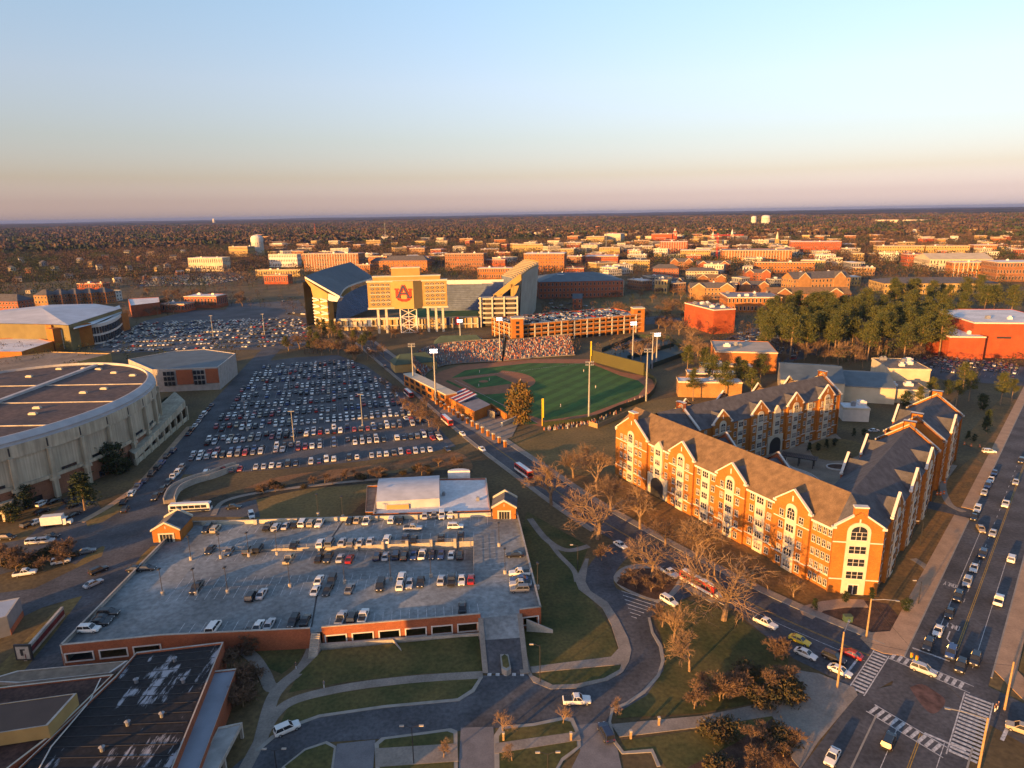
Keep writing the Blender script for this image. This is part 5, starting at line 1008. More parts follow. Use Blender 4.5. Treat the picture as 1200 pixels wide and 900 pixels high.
# crowd on the stands: seats as steps, spectators as many small figures
CROWD = [pm('crowd_%d' % i, c, 0.9, 0.2, 2.0) for i, c in enumerate([(0.36, 0.32, 0.28), (0.30, 0.12, 0.05), (0.05, 0.06, 0.12), (0.33, 0.10, 0.05), (0.17, 0.13, 0.10), (0.42, 0.40, 0.38)])]
def stand(name, label, lowp, upp, z0, z1, rows, fill, seed):
    a, b = smooth(gl(lowp), 5), smooth(gl(upp), 5); o_ = Vector((a[0].x, a[0].y, 0)); t = thing(name, label, 'stand', o_); rr = random.Random(seed); mb = MB(); cm = MB()
    for i in range(rows):
        P = [p.lerp(q, i / rows) - o_ for p, q in zip(a, b)]; Q = [p.lerp(q, (i + 1) / rows) - o_ for p, q in zip(a, b)]; zz = z0 + (z1 - z0) * i / rows; zn = z0 + (z1 - z0) * (i + 1) / rows
        for k in range(len(P) - 1):
            mb.quad(low(P[k], zz - 0.6), low(P[k + 1], zz - 0.6), low(P[k + 1], zz), low(P[k], zz)); mb.quad(low(P[k], zz), low(P[k + 1], zz), low(Q[k + 1], zz), low(Q[k], zz))
            l = (P[k + 1] - P[k]).length; n = int(l / 0.62)
            for s_ in range(n):
                if rr.random() < fill: tq = rr.random(); c = P[k].lerp(P[k + 1], tq).lerp(Q[k].lerp(Q[k + 1], tq), 0.4); h = 1.0 + rr.random() * 0.35; m = rr.choice([0, 1, 1, 2, 2, 3, 3, 4, 5]); r = 0.24; cm.add([(c.x - r, c.y - r, zz), (c.x + r, c.y - r, zz), (c.x + r, c.y + r, zz), (c.x - r, c.y + r, zz), (c.x - r * .8, c.y - r * .8, zz + h * .72), (c.x + r * .8, c.y - r * .8, zz + h * .72), (c.x + r * .8, c.y + r * .8, zz + h * .72), (c.x - r * .8, c.y + r * .8, zz + h * .72), (c.x, c.y, zz + h)], [(0, 1, 5, 4), (1, 2, 6, 5), (3, 0, 4, 7), (4, 5, 8), (5, 6, 8), (6, 7, 8), (7, 4, 8)], m)
    [mb.quad(low(p - o_, 0), low(q - o_, 0), low(q - o_, z1 + .8), low(p - o_, z1 + .8)) for p, q in zip(b, b[1:])]; mb.build('seating_steps', pm('stand_concrete', (0.17, 0.155, 0.14), .9, .15, .5), t)
    if cm.v: cm.build('spectators', CROWD, t, kind='stuff')
stand('grandstand', 'crowded grandstand along the third base line below the brick garage', [(590, 424), (630, 420), (674, 417)], [(594, 411), (632, 407), (668, 404)], 1.0, 7.0, 16, 0.8, 1)
stand('grandstand', 'crowded grey grandstand wrapping behind home plate', [(505, 452), (497, 444), (508, 433), (535, 427), (588, 424)], [(488, 447), (484, 436), (498, 422), (530, 415), (590, 411)], 1.0, 8.0, 16, 0.55, 2)
stand('field_stand', 'narrow stand beside the right field line above the street', [(528, 463), (560, 476), (588, 487)], [(524, 467), (553, 480), (580, 491)], 0.8, 2.6, 5, 0.5, 3)
# bullpen crowd along the right field fence
mb = MB(); rr = random.Random(9)
for i in range(150):
    tt = rr.random(); p = g(640, 503).lerp(g(700, 494), tt) if rr.random() < 0.6 else g(705, 490).lerp(g(764, 460), tt); p += Vector((rr.uniform(-1.5, 1.5), rr.uniform(-3, 1), 0)); h = rr.uniform(1.4, 1.8); r = 0.28; mb.add([(p.x - r, p.y - r, 0), (p.x + r, p.y - r, 0), (p.x + r, p.y + r, 0), (p.x - r, p.y + r, 0), (p.x, p.y, h)], [(0, 1, 4), (1, 2, 4), (2, 3, 4), (3, 0, 4)], rr.choice([0, 1, 2, 3, 5]))
mb.build('outfield_spectators', CROWD, kind='stuff', label='line of standing spectators along the right field fence', cat='crowd')
# fielders
def figure(px, py, label, shirt):
    p = g(px, py); t = thing('person', label, 'person', p, random.uniform(0, 6))
    mb = MB(); mb.tube([(-0.12, 0, 0), (-0.13, 0, 0.45), (-0.1, 0, 0.9)], [0.07, 0.08, 0.11], 6, 1); mb.tube([(0.14, 0.1, 0), (0.13, 0.03, 0.45), (0.1, 0, 0.9)], [0.07, 0.08, 0.11], 6, 1)
    mb.tube([(0, 0, 0.85), (0, 0, 1.15), (0, 0, 1.42), (0, 0, 1.5)], [0.19, 0.17, 0.23, 0.09], 8, 0); mb.tube([(0, 0, 1.48), (0, 0, 1.55), (0, 0, 1.66), (0, 0, 1.78)], [0.06, 0.1, 0.11, 0.05], 8, 2)
    for s_ in (-1, 1): mb.tube([(s_ * 0.22, 0, 1.42), (s_ * 0.3, 0.05, 1.12), (s_ * 0.26, -0.1, 0.85)], [0.07, 0.055, 0.045], 5, 2)
    mb.build('body', [shirt, WHITER, pm('skin', (0.35, 0.2, 0.13), 0.7, 0.05, 1)], t)
for px, py, l in ((573.5, 446, 'baseball pitcher in white standing on the mound'), (562, 437, 'infielder in white near third base'), (610, 447, 'infielder in white on the clay arc'), (684, 436, 'left fielder in white near the tall wall'), (698, 455, 'centre fielder in white on the outfield grass'), (657, 477, 'right fielder in white on the near outfield grass'), (561, 453, 'batter in white by the first base dirt path')): figure(px, py, l, TRIM)
# green-roofed park buildings, street wall, awning block, gate pillars
GREENR = pm('green_metal_roof', (0.05, 0.075, 0.05), 0.7, 0.12, 0.3)
def hip_building(name, label, c, wd, dep, rz, eave, ridge, wall, roof_, cat='building', hip=0.35, over=0.6, wins=None, base=True):
    t = thing(name, label, cat, c, rz); h, k = wd / 2, dep / 2
    MB().box(-h, h, -k, k, 0, eave, 0, 'tb').build('wall', wall, t)
    H_, K_ = h + over, k + over; rx = max(0.01, H_ - K_ * 2 * hip); mb = MB(); vv = [(-H_, -K_, eave - .05), (H_, -K_, eave - .05), (H_, K_, eave - .05), (-H_, K_, eave - .05), (-rx, 0, ridge), (rx, 0, ridge)]
    mb.add(vv, [(0, 1, 5, 4), (2, 3, 4, 5), (1, 2, 5), (3, 0, 4)]); mb.build('roof', roof_, t)
    if wins: win_grid(t, wd, dep, eave, wins)
    return t
def win_grid(t, wd, dep, hgt, fl, ww=1.5, frac=0.5, sides='swe', frame=True, gap=3.6):
    """recessed-looking window units on the walls of a far building, joined"""
    mb = MB(); fh = hgt / fl; h, k = wd / 2, dep / 2
    def rowq(p0, d, L_, n_):
        n = max(1, int(L_ / gap)); 
        for i in range(n):
            for f in range(fl):
                x = (i + 0.5) * L_ / n; z0 = f * fh + fh * 0.28; z1 = z0 + fh * frac
                for (e, o, m) in ((0.14, 0.05, 0), (0, 0.09, 1)) if frame else ((0, 0.06, 1),):
                    a = Vector(p0) + Vector(d) * (x - ww / 2 - e) + Vector(n_) * o; b = Vector(p0) + Vector(d) * (x + ww / 2 + e) + Vector(n_) * o; mb.quad(low(a, z0 - e), low(b, z0 - e), low(b, z1 + e), low(a, z1 + e), m)
    if 's' in sides: rowq((-h, -k, 0), (1, 0, 0), wd, (0, -1, 0))
    if 'e' in sides: rowq((h, -k, 0), (0, 1, 0), dep, (1, 0, 0))
    if 'w' in sides: rowq((-h, k, 0), (0, -1, 0), dep, (-1, 0, 0))
    if mb.v: mb.build('windows', [TRIM, GLASS], t, kind='stuff')
hip_building('ticket_building', 'green hip roofed ballpark building with a tan gable end behind home plate', g(485, 432), 26, 15, R(20), 5, 10, TANS, GREENR)
hip_building('clubhouse', 'green roofed brick clubhouse between the stadium and the grandstand', g(538, 409), 34, 13, R(4), 5.5, 10, BRICKD, GREENR, wins=1)
t = thing('street_wall_building', 'long two level brick ballpark building facing the street with dark openings', 'building', g(500, 466)); o_ = Vector(t.location); a, b = g(474, 452) - o_, g(523, 478) - o_; Wq = Wall(t, a + o_, b - a); lq = (b - a).length
mb = MB(); Wq.box(mb, 0, lq, -6, 0, 0, 6.5); mb.build('wall', BRICK, t)
for i in range(7):
    for z in (0.8, 4.0): mb = MB(); Wq.box(mb, (i + .2) * lq / 7, (i + .8) * lq / 7, 0, 0.1, z, z + 1.9); mb.build('opening', GLASS, t)
mb = MB(); Wq.box(mb, -0.2, lq + 0.2, -6.2, 0.25, 6.5, 7.0); mb.build('cornice', STUC, t)
t = thing('awning_pavilion', 'brick pavilion with a red white and navy striped awning roof beside right field', 'pavilion', g(549, 480)); o_ = Vector(t.location)
a, b, c, d = [g(*p, 5.0) - o_ for p in ((522, 464), (556, 482), (575, 474), (544, 458))]; mb = MB()
for p, q in ((a, b), (b, c), (c, d), (d, a)): mb.quad(low(p, 0), low(q, 0), low(q, 5), low(p, 5))
mb.build('wall', BRICK, t); mb = MB(); mb.quad(a, b, c, d); mb.build('flat_roof', pm('grey_flat_roof', (0.18, 0.18, 0.2), 0.9, 0.1, 0.3), t)
for i in range(12):
    p0, p1, q0, q1 = a.lerp(b, i / 22), a.lerp(b, (i + 1) / 22), d.lerp(c, i / 22), d.lerp(c, (i + 1) / 22); up = Vector((0, 0, 1.6)); mb = MB(); mb.quad(p0 + Vector((0, 0, .4)), p1 + Vector((0, 0, .4)), q1 + up, q0 + up); mb.build('awning_stripe', [pm('awning_red', (0.35, 0.03, 0.02), 0.8, .05, 1), WHITER, pm('awning_navy', (0.03, 0.04, 0.12), 0.8, .05, 1)][i % 3], t)
t = thing('terrace_wall', 'stepped brick terrace wall with ramp stairs beside the ballpark entrance', 'wall', g(590, 490)); o_ = Vector(t.location)
for p, q, z, m_ in (((575, 480), (593, 492), 3.2, BRICK), ((560, 490), (568, 478), 2.4, STUC), ((588, 500), (610, 490), 2.0, STUC), ((593, 492), (611, 487), 2.6, BRICK)): MB().bar(g(*p) - o_, g(*q) - o_, 0.8, 0, z).build('wall_panel', m_, t)
area('entrance_plaza', gl([(520, 478), (560, 492), (575, 485), (610, 492), (600, 512), (580, 520), (545, 500), (515, 483)]), 0.12, WALK)
pil = MB().box(-0.5, 0.5, -0.5, 0.5, 0, 2.6).box(-0.62, 0.62, -0.62, 0.62, 2.6, 2.9, 1).box(-0.3, 0.3, -0.3, 0.3, 2.9, 3.1, 1).mesh('gate_pillar', [BRICK, STUC])
for i in range(15):
    p = g(512, 474).lerp(g(592, 524), i / 14); o = put('gate_pillar', pil, None, p, R(30)); tag(o, 'square brick pillar with pale cap in the ballpark street fence', 'pillar', 'brick pillars of the ballpark street fence')
# tennis courts beyond the olive wall
CRT = pm('court_blue_green', (0.045, 0.075, 0.085), 0.85, 0.1, 0.2); CRTD = pm('windscreen_green', (0.02, 0.035, 0.025), 0.9, 0.1, 1)
area('tennis_courts', gl([(706, 414), (762, 432), (806, 416), (784, 398), (745, 396)]), 0.06, CRT)
for i, pts in enumerate((((705, 413), (745, 396)), ((745, 396), (784, 398)), ((784, 398), (806, 416)), ((728, 410), (768, 400)), ((735, 422), (790, 406)), ((762, 432), (806, 416)))):
    t = thing('court_fence', 'dark green windscreen fence round the tennis courts', 'fence', g(*pts[0]), 0, 'tennis court fences'); b = g(*pts[1]) - g(*pts[0])
    for k in range(6): MB().bar(b * (k / 6), b * ((k + 0.97) / 6), 0.12, 0, 3.0).build('screen_panel', CRTD, t)
# ------------------------------------------------------------------ multi-storey garage
gar = thing('parking_garage', 'four level orange brick parking garage with cars on its roof', 'garage', g(603, 404)); o_ = Vector(gar.location)
C0, R0_, L0 = Vector((0, 0, 0)), g(752, 389) - o_, g(577, 393) - o_; bk = R0_ + L0
GZ = 13.5
def face(a, b, nb, name):
    Wk = Wall(gar, a + o_, b - a); l = (b - a).length
    for f in range(4): mb = MB(); z = 2.6 + f * 3.4; Wk.box(mb, 0, l, -0.4, 0, z, z + 1.5); mb.build('brick_band', BRICK, gar); mb = MB(); Wk.box(mb, 0, l, -0.4, 0.12, z + 1.5, z + 1.72); mb.build('pale_cap', STUC, gar)
    for i in range(nb + 1): mb = MB(); x = i * l / nb; Wk.box(mb, x - 0.45, x + 0.45, -0.5, 0.18, 0, 2.6 + 3 * 3.4 + 1.5); mb.build('column', STUC if i % 2 else BRICK, gar)
face(C0, R0_, 20, 'front'); face(L0, C0, 9, 'left')
mb = MB()
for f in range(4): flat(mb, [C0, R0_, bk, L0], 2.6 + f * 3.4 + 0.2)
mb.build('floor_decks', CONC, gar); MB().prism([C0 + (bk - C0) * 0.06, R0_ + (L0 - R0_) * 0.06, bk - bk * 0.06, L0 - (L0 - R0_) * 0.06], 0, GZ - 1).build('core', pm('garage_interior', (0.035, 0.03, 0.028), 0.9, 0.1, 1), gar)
mb = MB(); mb.bar(R0_, bk, 0.4, 0, GZ + 0.7); mb.bar(bk, L0, 0.4, 0, GZ + 0.7); mb.build('rear_walls', BRICKD, gar)
for c, h_, w_ in ((C0 + Vector((2, 2.5, 0)), 19, 4.2), (R0_ + Vector((-3, 3, 0)), 18.5, 4.5)):
    MB().box(-w_, w_, -w_ * 0.8, w_, 0, h_).build('stair_tower', BRICK, gar, c, 0.12); MB().box(-w_ - .2, w_ + .2, -w_ * .8 - .2, w_ + .2, h_, h_ + 0.8).build('tower_cap', STUC, gar, c, 0.12)
    for i in range(5): MB().box(-1.2, 1.2, -0.1, 0.1, 2 + i * 3.3, 4 + i * 3.3).build('tower_window', GLASS, gar, c + Vector((0.4, -w_ * 0.8, 0)), 0.12)
for i in range(1, 11):
    for k in (0.38, 0.62): p = R0_ * (i / 11) + L0 * k; MB().box(-0.4, 0.4, -0.4, 0.4, 12.8, 14.3).build('roof_pier', STUC, gar, p)
# ------------------------------------------------------------------ town buildings of the middle distance and beyond
OCCF = []; OCC = []                                                       # footprints kept free of trees: (x, y, radius)
ORB = brickm('orange_town_brick', (0.29, 0.105, 0.028), None, (0.4, 0.28, 0.2)); PALE = pm('pale_render', (0.44, 0.38, 0.28), 0.85, 0.1, 0.2); GOLD = pm('buff_render', (0.34, 0.23, 0.08), 0.85, 0.1, 0.2); REDB = brickm('deep_red_brick', (0.29, 0.060, 0.022), None, (0.35, 0.2, 0.15))
GREYR = pm('grey_membrane_roof', (0.20, 0.20, 0.215), 0.9, 0.15, 0.08, scale2=0.6)
ORB2 = brickm('brown_town_brick', (0.20, 0.09, 0.04), None, (0.35, 0.26, 0.2)); ORB3 = brickm('tan_town_brick', (0.29, 0.15, 0.058), None, (0.4, 0.3, 0.2)); _tb = random.Random(4)
def town(name, label, x0, x1, yb, yt, dep, wall=ORB, roof_=GREYR, style='flat', fl=3, rz=None, cat='building', group=None, wins=True, units=0, trim=STUC, cols=False):
    wall = _tb.choice((ORB, ORB2, ORB3)) if wall is ORB else wall; units = units or (2 if style == 'flat' and x1 - x0 > 14 else 0)
    c0, c1 = g(x0, yb), g(x1, yb); wd = (c1 - c0).length; hgt = zof((x0 + x1) / 2, yb, yt); cm = (c0 + c1) / 2
    az = rz if rz is not None else math.atan2(c1.y - c0.y, c1.x - c0.x); dirn = Vector((math.cos(az), math.sin(az), 0)); nb = Vector((-dirn.y, dirn.x, 0)); c = cm + nb * dep / 2
    t = thing(name, label, cat, (c.x, c.y, 0), az, group); h, k = wd / 2, dep / 2; ev = hgt if style == 'flat' else hgt * 0.72
    MB().box(-h, h, -k, k, 0, ev, 0, 'tb').build('wall', wall, t)
    if style == 'flat':
        MB().box(-h - .25, h + .25, -k - .25, k + .25, ev - 0.9, ev - 0.1, 0, 'tb').build('cornice', trim, t); MB().box(-h, h, -k, k, ev - 0.4, ev - 0.3, 0, 'bswen').build('flat_roof', roof_, t)
    elif style == 'hip':
        H_, K_ = h + .6, k + .6; rx = max(H_ - K_ * 0.8, 0.5); mb = MB(); mb.add([(-H_, -K_, ev), (H_, -K_, ev), (H_, K_, ev), (-H_, K_, ev), (-rx, 0, hgt), (rx, 0, hgt)], [(0, 1, 5, 4), (2, 3, 4, 5), (1, 2, 5), (3, 0, 4)]); mb.build('roof', roof_, t)
    else:
        mb = MB(); mb.add([(-h, -k, ev), (h, -k, ev), (h, k, ev), (-h, k, ev), (-h, 0, hgt), (h, 0, hgt)], [(1, 2, 5), (3, 0, 4)]); mb.build('gable', wall, t); mb = MB(); mb.add([(-h - .4, -k - .6, ev - .2), (h + .4, -k - .6, ev - .2), (h + .4, k + .6, ev - .2), (-h - .4, k + .6, ev - .2), (-h - .4, 0, hgt + .1), (h + .4, 0, hgt + .1)], [(0, 1, 5, 4), (2, 3, 4, 5)]); mb.build('roof', roof_, t)
        if style == 'cross':                                   # white-edged gables standing on the front
            for x in ((-h * 0.62, h * 0.62) if wd > 22 else (0,)):
                w_ = min(7.0, wd * 0.16); mb = MB(); mb.add([(x - w_, -k - .7, 0), (x + w_, -k - .7, 0), (x + w_, -k - .7, ev), (x, -k - .7, hgt), (x - w_, -k - .7, ev), (x + w_, -k, 0), (x - w_, -k, 0), (x + w_, -k, ev), (x - w_, -k, ev)], [(0, 1, 2, 3, 4), (1, 5, 7, 2), (6, 0, 4, 8)]); mb.build('front_gable', wall, t)
                mb = MB(); mb.add([(x - w_, -k - .7, ev), (x, -k - .7, hgt), (x, 0, hgt), (x + w_, -k - .7, ev)], [(0, 1, 2), (1, 3, 2)]); mb.build('gable_roof', roof_, t)
                for s_ in (-1, 1): mb = MB(); mb.add([(x + s_ * w_, -k - .9, ev - .3), (x, -k - .9, hgt - .3), (x, -k - .9, hgt + .6), (x + s_ * w_, -k - .9, ev + .6)], [(0, 1, 2, 3)[::s_]]); mb.build('gable_trim', trim, t)
    if wins and ev > 3: win_grid(t, wd, dep, ev, fl, gap=3.4 if wd < 60 else 4.2)
    if cols:
        n = max(4, int(wd / 5))
        for i in range(n): x = -h * 0.9 + 1.8 * h * i / (n - 1); MB().box(x - .4, x + .4, -k - .5, -k - .1, 0, ev - 1).build('column', trim, t)
    rr = random.Random(int(x0 * 7 + yb))
    for i in range(units): x, y = rr.uniform(-h * .8, h * .8), rr.uniform(-k * .7, k * .7); s_ = rr.uniform(0.8, 2.0); MB().box(-s_, s_, -s_ * .7, s_ * .7, ev - .35, ev + rr.uniform(.6, 1.8)).box(-s_ * .5, s_ * .5, -s_ * .4, s_ * .4, ev + .6, ev + 1.9).build('roof_unit', WHITER if i % 2 else GREYM, t, (x, y, 0))
    OCC.append((c.x, c.y, max(wd, dep) * 0.62)); OCCF.append((c.x - nb.x * 0 - cm.normalized().x * (dep / 2 + 9), c.y - cm.normalized().y * (dep / 2 + 9), max(9, wd * 0.5))); return t
town('science_block', 'tall orange brick block with flat white roof behind the east stand', 614, 661, 318, 297, 40, ORB, WHITER, fl=5, units=5, trim=TRIM)
sc = town('student_centre', 'wide brick student centre with dark blue hipped roofs and skylights', 632, 731, 349, 322, 70, BRICKD, BLUER, 'hip', 3, R(3))
for x, y in ((-30, -22), (-8, -20), (14, -19), (26, -14), (-20, -8), (32, -24)): MB().box(-4, 4, -1, 1, 0, 1.4).build('skylight', WHITER, sc, (x, y, 15.5 + (35 + y) * 0.27))
town('glazed_wing', 'pale terraced wing with long window bands on the student centre front', 697, 731, 347, 330, 22, PALE, GREYR, fl=3)
town('curved_roof_pavilion', 'small pavilion with a curved grey roof in front of the student centre', 671, 682, 362, 345, 14, BRICKD, BLUER, 'gable', 2)
for a in (('dormitory', 'buff four storey dormitory with flat roof right of the student centre', 726, 761, 318, 305, 18, GOLD, GREYR, 'flat', 4), ('dormitory', 'dark hip roofed brick dormitory with pale end bays', 765, 795, 327, 310, 18, BRICKD, SHINGD, 'hip', 4), ('dormitory', 'brick dormitory with pale cornice above the dark hip roofed one', 785, 812, 316, 303, 16, ORB, SHINGD, 'cross', 3), ('dormitory', 'long brick dormitory with paired white gables in the campus centre', 816, 856, 319, 306, 16, BRICKD, SHINGD, 'cross', 3), ('dormitory', 'grey roofed dormitory half hidden between brick halls', 804, 841, 327, 314, 16, PALE, SHINGD, 'hip', 3), ('dormitory', 'small brick hall with a white gable left of the bare oaks', 773, 801, 340, 326, 14, ORB, SHINGD, 'cross', 2), ('dormitory', 'brick hall with broad white gable above the meadow', 808, 861, 351, 332, 16, ORB, SHINGD, 'cross', 3), ('dormitory', 'orange brick hall with long ridge above the broad gabled hall', 817, 851, 334, 322, 14, ORB, SHING, 'cross', 2), ('dormitory', 'brick hall with white trim next to the pine grove edge', 867, 901, 344, 330, 15, ORB, SHINGD, 'cross', 2), ('dormitory', 'brick hall with pale cornice in the second row by the pines', 872, 903, 329, 316, 15, BRICKD, SHINGD, 'cross', 3), ('dormitory', 'long low brick hall with white cornice behind the chimneyed hall', 885, 954, 320, 307, 16, ORB, SHINGD, 'flat', 3)): town(*a)
town('auditorium', 'red brick auditorium cube on the skyline left of the clock tower', 763, 787, 284, 274, 40, REDB, GREYR, fl=1, wins=False)
town('columned_hall', 'red brick hall with white columns below the skyline tower', 773, 805, 297, 283, 30, REDB, WHITER, fl=4, cols=True); town('library_annex', 'pale roofed library annex below the columned red hall', 797, 832, 305, 293, 30, GOLD, WHITER, fl=3)
town('library', 'long brick library with a white columned centre near the red crane', 846, 927, 308, 293, 50, ORB, GREYR, fl=3, cols=True, units=4)
town('hospital_block', 'plain white block on the skyline', 708, 727, 284, 274, 60, PALE, WHITER, fl=3, wins=False); town('inn_building', 'buff hotel block beside the plain white skyline block', 687, 708, 285, 277, 50, GOLD, GREYR, fl=3)
for i, a in enumerate((('yellow flat roofed shop block on the town edge', 661, 681, 290, 284, 40, GOLD), ('tan shop block right of the yellow shops', 681, 700, 295, 287, 35, PALE), ('buff block with spire like vent in the town centre', 702, 726, 301, 290, 35, GOLD), ('white roofed low block with red base behind the student centre', 686, 724, 313, 300, 40, REDB), ('yellow apartment row behind the stadium east rim', 600, 636, 296, 286, 30, GOLD), ('low red walled service block behind the student centre', 662, 684, 322, 314, 25, REDB), ('red brick block beside the long library', 926, 985, 296, 283, 40, REDB), ('long buff apartment row on the wooded right skyline', 1027, 1082, 300, 288, 30, GOLD), ('second long buff apartment row on the right skyline', 1084, 1135, 300, 288, 30, GOLD), ('buff brick block at the end of the skyline apartment rows', 1140, 1167, 298, 287, 30, ORB), ('small orange brick block left of the big gymnasium', 1062, 1090, 312, 298, 30, REDB))): town('town_block', a[0], *a[1:6], a[6], [WHITER, GREYR, TANR][i % 3], 'flat', 3)
town('recreation_hall', 'big hall with a pale gabled roof among trees on the right', 1088, 1162, 318, 298, 60, PALE, pm('cream_roof', (0.42, 0.36, 0.26), 0.8, 0.1, 0.1), 'gable', 2)
town('classical_hall', 'classical brick front with pale columns before the pale gabled hall', 1114, 1162, 326, 307, 20, ORB, WHITER, fl=3, cols=True); town('long_pale_hall', 'pale flat roofed hall with brick base at the right edge', 1166, 1225, 330, 307, 40, ORB, WHITER, fl=3)
town('dark_roof_row', 'row of dark grey roofs behind the pine grove', 1035, 1170, 345, 327, 45, TANS, SHINGD, 'hip', 2)
ch = town('chimneyed_hall', 'gabled orange brick hall with two white roof cupolas above the pines', 924, 1000, 344, 319, 24, ORB, SHINGD, 'cross', 3, R(8))
for x in (-18, 16): MB().lathe([(1.8, 0), (1.8, 5.2), (2.1, 5.2), (1.2, 6.2), (0.05, 6.8)], 10).build('cupola', TRIM, ch, (x, 2, 18))
town('brown_roofed_hall', 'brown roofed orange brick hall just above the pine grove', 900, 996, 360, 338, 24, ORB, SHING, 'cross', 2)
town('red_cube_hall', 'orange red brick box hall with white roof units beside the meadow', 833, 862, 391, 362, 45, REDB, GREYR, fl=4, rz=R(14), wins=False, units=8, trim=TRIM); town('white_trim_lab', 'low white edged laboratory behind the orange red box hall', 852, 915, 366, 348, 40, ORB, GREYR, fl=2, trim=TRIM, units=6)
town('tan_roof_school', 'low orange brick building with a broad pale tan flat roof above the terraces', 838, 908, 437, 412, 34, ORB, pm('pale_tan_roof', (0.38, 0.33, 0.27), 0.9, 0.1, 0.2), fl=1, rz=R(-12), wins=False, units=3)
for i, (x0, x1, yb, yt, d) in enumerate(((795, 868, 466, 447, 9), (806, 862, 451, 437, 9), (822, 880, 440, 428, 9))): town('terrace_block', ['lowest stepped orange brick terrace block with white base among the pines', 'middle stepped orange brick terrace block among the pines', 'uppermost stepped orange brick terrace block among the pines'][i], x0, x1, yb, yt, d, ORB, WHITER, fl=1, rz=R(-8), trim=TRIM, wins=False)
rb_ = town('red_theatre', 'large windowless red orange building with white roof edge at the right', 1138, 1240, 420, 378, 60, REDB, WHITER, fl=1, rz=R(-9), wins=False, trim=TRIM); town('red_theatre_foyer', 'low red orange foyer block attached left of the windowless red building', 1110, 1150, 422, 394, 30, REDB, WHITER, fl=1, rz=R(-9), wins=False, trim=TRIM)
for x, z in ((-40, 14), (-8, 12.5)): MB().box(-4, 4, -0.1, 0.1, 0, 1.2).build('vent_panel', DARKM, rb_, (x, -30.1, z))
gh = town('grey_hall', 'long hall with a broad slate grey metal roof behind the residence', 915, 985, 470, 438, 42, PALE, BLUER, 'gable', 2, R(-20), wins=False); town('grey_hall', 'second grey metal roofed hall stepping down towards the pale block', 985, 1045, 472, 446, 36, PALE, BLUER, 'gable', 1, R(-18), wins=False)
town('pale_block', 'low cream flat roofed block with roof pipes beyond the courtyard', 1040, 1086, 458, 432, 26, PALE, TANR, fl=2, rz=R(-10), units=6, wins=False); town('cream_wing', 'stepped cream wing in front of the pale flat roofed block', 1022, 1085, 472, 456, 18, PALE, TANR, fl=1, rz=R(-12), units=4, wins=False); town('white_shed', 'small white flat roofed shed outside the residence back wing', 988, 1017, 494, 478, 9, TRIM, WHITER, fl=1, rz=R(-12), wins=False)
# left and centre background
for a in (('white_apartments', 'white three storey apartment block near the water tower', 316, 349, 313, 298, 16, TRIM, SHINGD, 'flat', 3), ('yellow_block', 'sunlit yellow block left of the water tower', 269, 291, 301, 289, 30, GOLD, GREYR, 'flat', 3), ('brick_classroom', 'wide brick classroom block with white columns behind the west stand', 357, 421, 318, 297, 30, ORB, GREYR, 'flat', 4, None, 'building', None, True, 3, STUC, True), ('brick_classroom', 'brick classroom block with dark hip roofs behind the scoreboard', 449, 501, 319, 300, 26, ORB, SHINGD, 'hip', 4), ('brick_classroom', 'lower brick wing left of the hip roofed classroom block', 435, 452, 316, 302, 20, ORB, SHINGD, 'hip', 3), ('brick_classroom', 'square brick classroom block with pale cornice right of the scoreboard', 522, 567, 317, 297, 26, ORB, SHINGD, 'flat', 4), ('red_row', 'low red building right of the square classroom block', 553, 592, 316, 304, 20, REDB, GREYR, 'flat', 2), ('buff_row', 'low buff building with white upper storey behind the north stand', 560, 600, 327, 314, 20, ORB, WHITER, 'flat', 2), ('small_hall', 'small brick hall beside the west stand roof', 419, 434, 321, 310, 14, ORB, GREYR, 'flat', 2), ('low_shop', 'low red shop near the roadside left of the stadium', 310, 338, 333, 322, 14, REDB, SHING, 'flat', 1), ('long_low_shop', 'long tan low shop in front of the white apartments', 300, 352, 324, 316, 14, TANS, TANR, 'flat', 1), ('flat_white_hall', 'flat white roofed hall right of the arena parking', 217, 255, 361, 347, 22, BRICKD, WHITER, 'flat', 1), ('grey_low_hall', 'grey low hall between arena wing and white roofed hall', 187, 217, 366, 356, 20, BRICKD, BLUER, 'flat', 1), ('pale_store', 'pale store with lit canopy on the far left hill', 222, 262, 318, 302, 24, PALE, WHITER, 'flat', 2), ('red_low_store', 'low red roofed store behind the brick townhouses', 91, 121, 339, 332, 14, REDB, REDB, 'flat', 1)): town(*a)
for i in range(5):
    x0 = 42 + i * 17; town('brick_townhouse', ['brick townhouse with white bay at the sunlit row end', 'second brick townhouse of the row behind the arena', 'middle brick townhouse of the row behind the arena', 'fourth brick townhouse of the row behind the arena', 'brick townhouse beside the white porch behind the arena'][i], x0, x0 + 15.5, 362 - i * 1.6, 340 - i * 0.6, 16, ORB, SHINGD, 'hip', 3)
    p = thing('white_bay', 'white three storey bay window tower between brick townhouses', 'bay', g(x0 + 16.2, 361 - i * 1.6), 0, 'white bays of the brick townhouse row'); MB().box(-1.8, 1.8, -1, 3, 0, 11).build('bay_wall', TRIM, p); mb = MB(); mb.add([(-2, -1.2, 11), (2, -1.2, 11), (2, 3, 11), (-2, 3, 11), (0, -1.2, 13), (0, 3, 13)], [(0, 1, 4), (1, 2, 5, 4), (3, 0, 4, 5)]); mb.build('bay_roof', TRIM, p)
    for z in (1.2, 4.6, 8.0): MB().box(-1.2, 1.2, -1.1, -1.0, z, z + 2).build('window', GLASS, p)
town('brick_dorm', 'dark brick dormitory at the left edge behind the arena', -20, 24, 372, 346, 20, BRICKD, SHINGD, 'hip', 4); town('white_porch_block', 'white balconied block at the end of the townhouse row', 126, 137, 353, 341, 10, TRIM, GREYR, 'flat', 3)
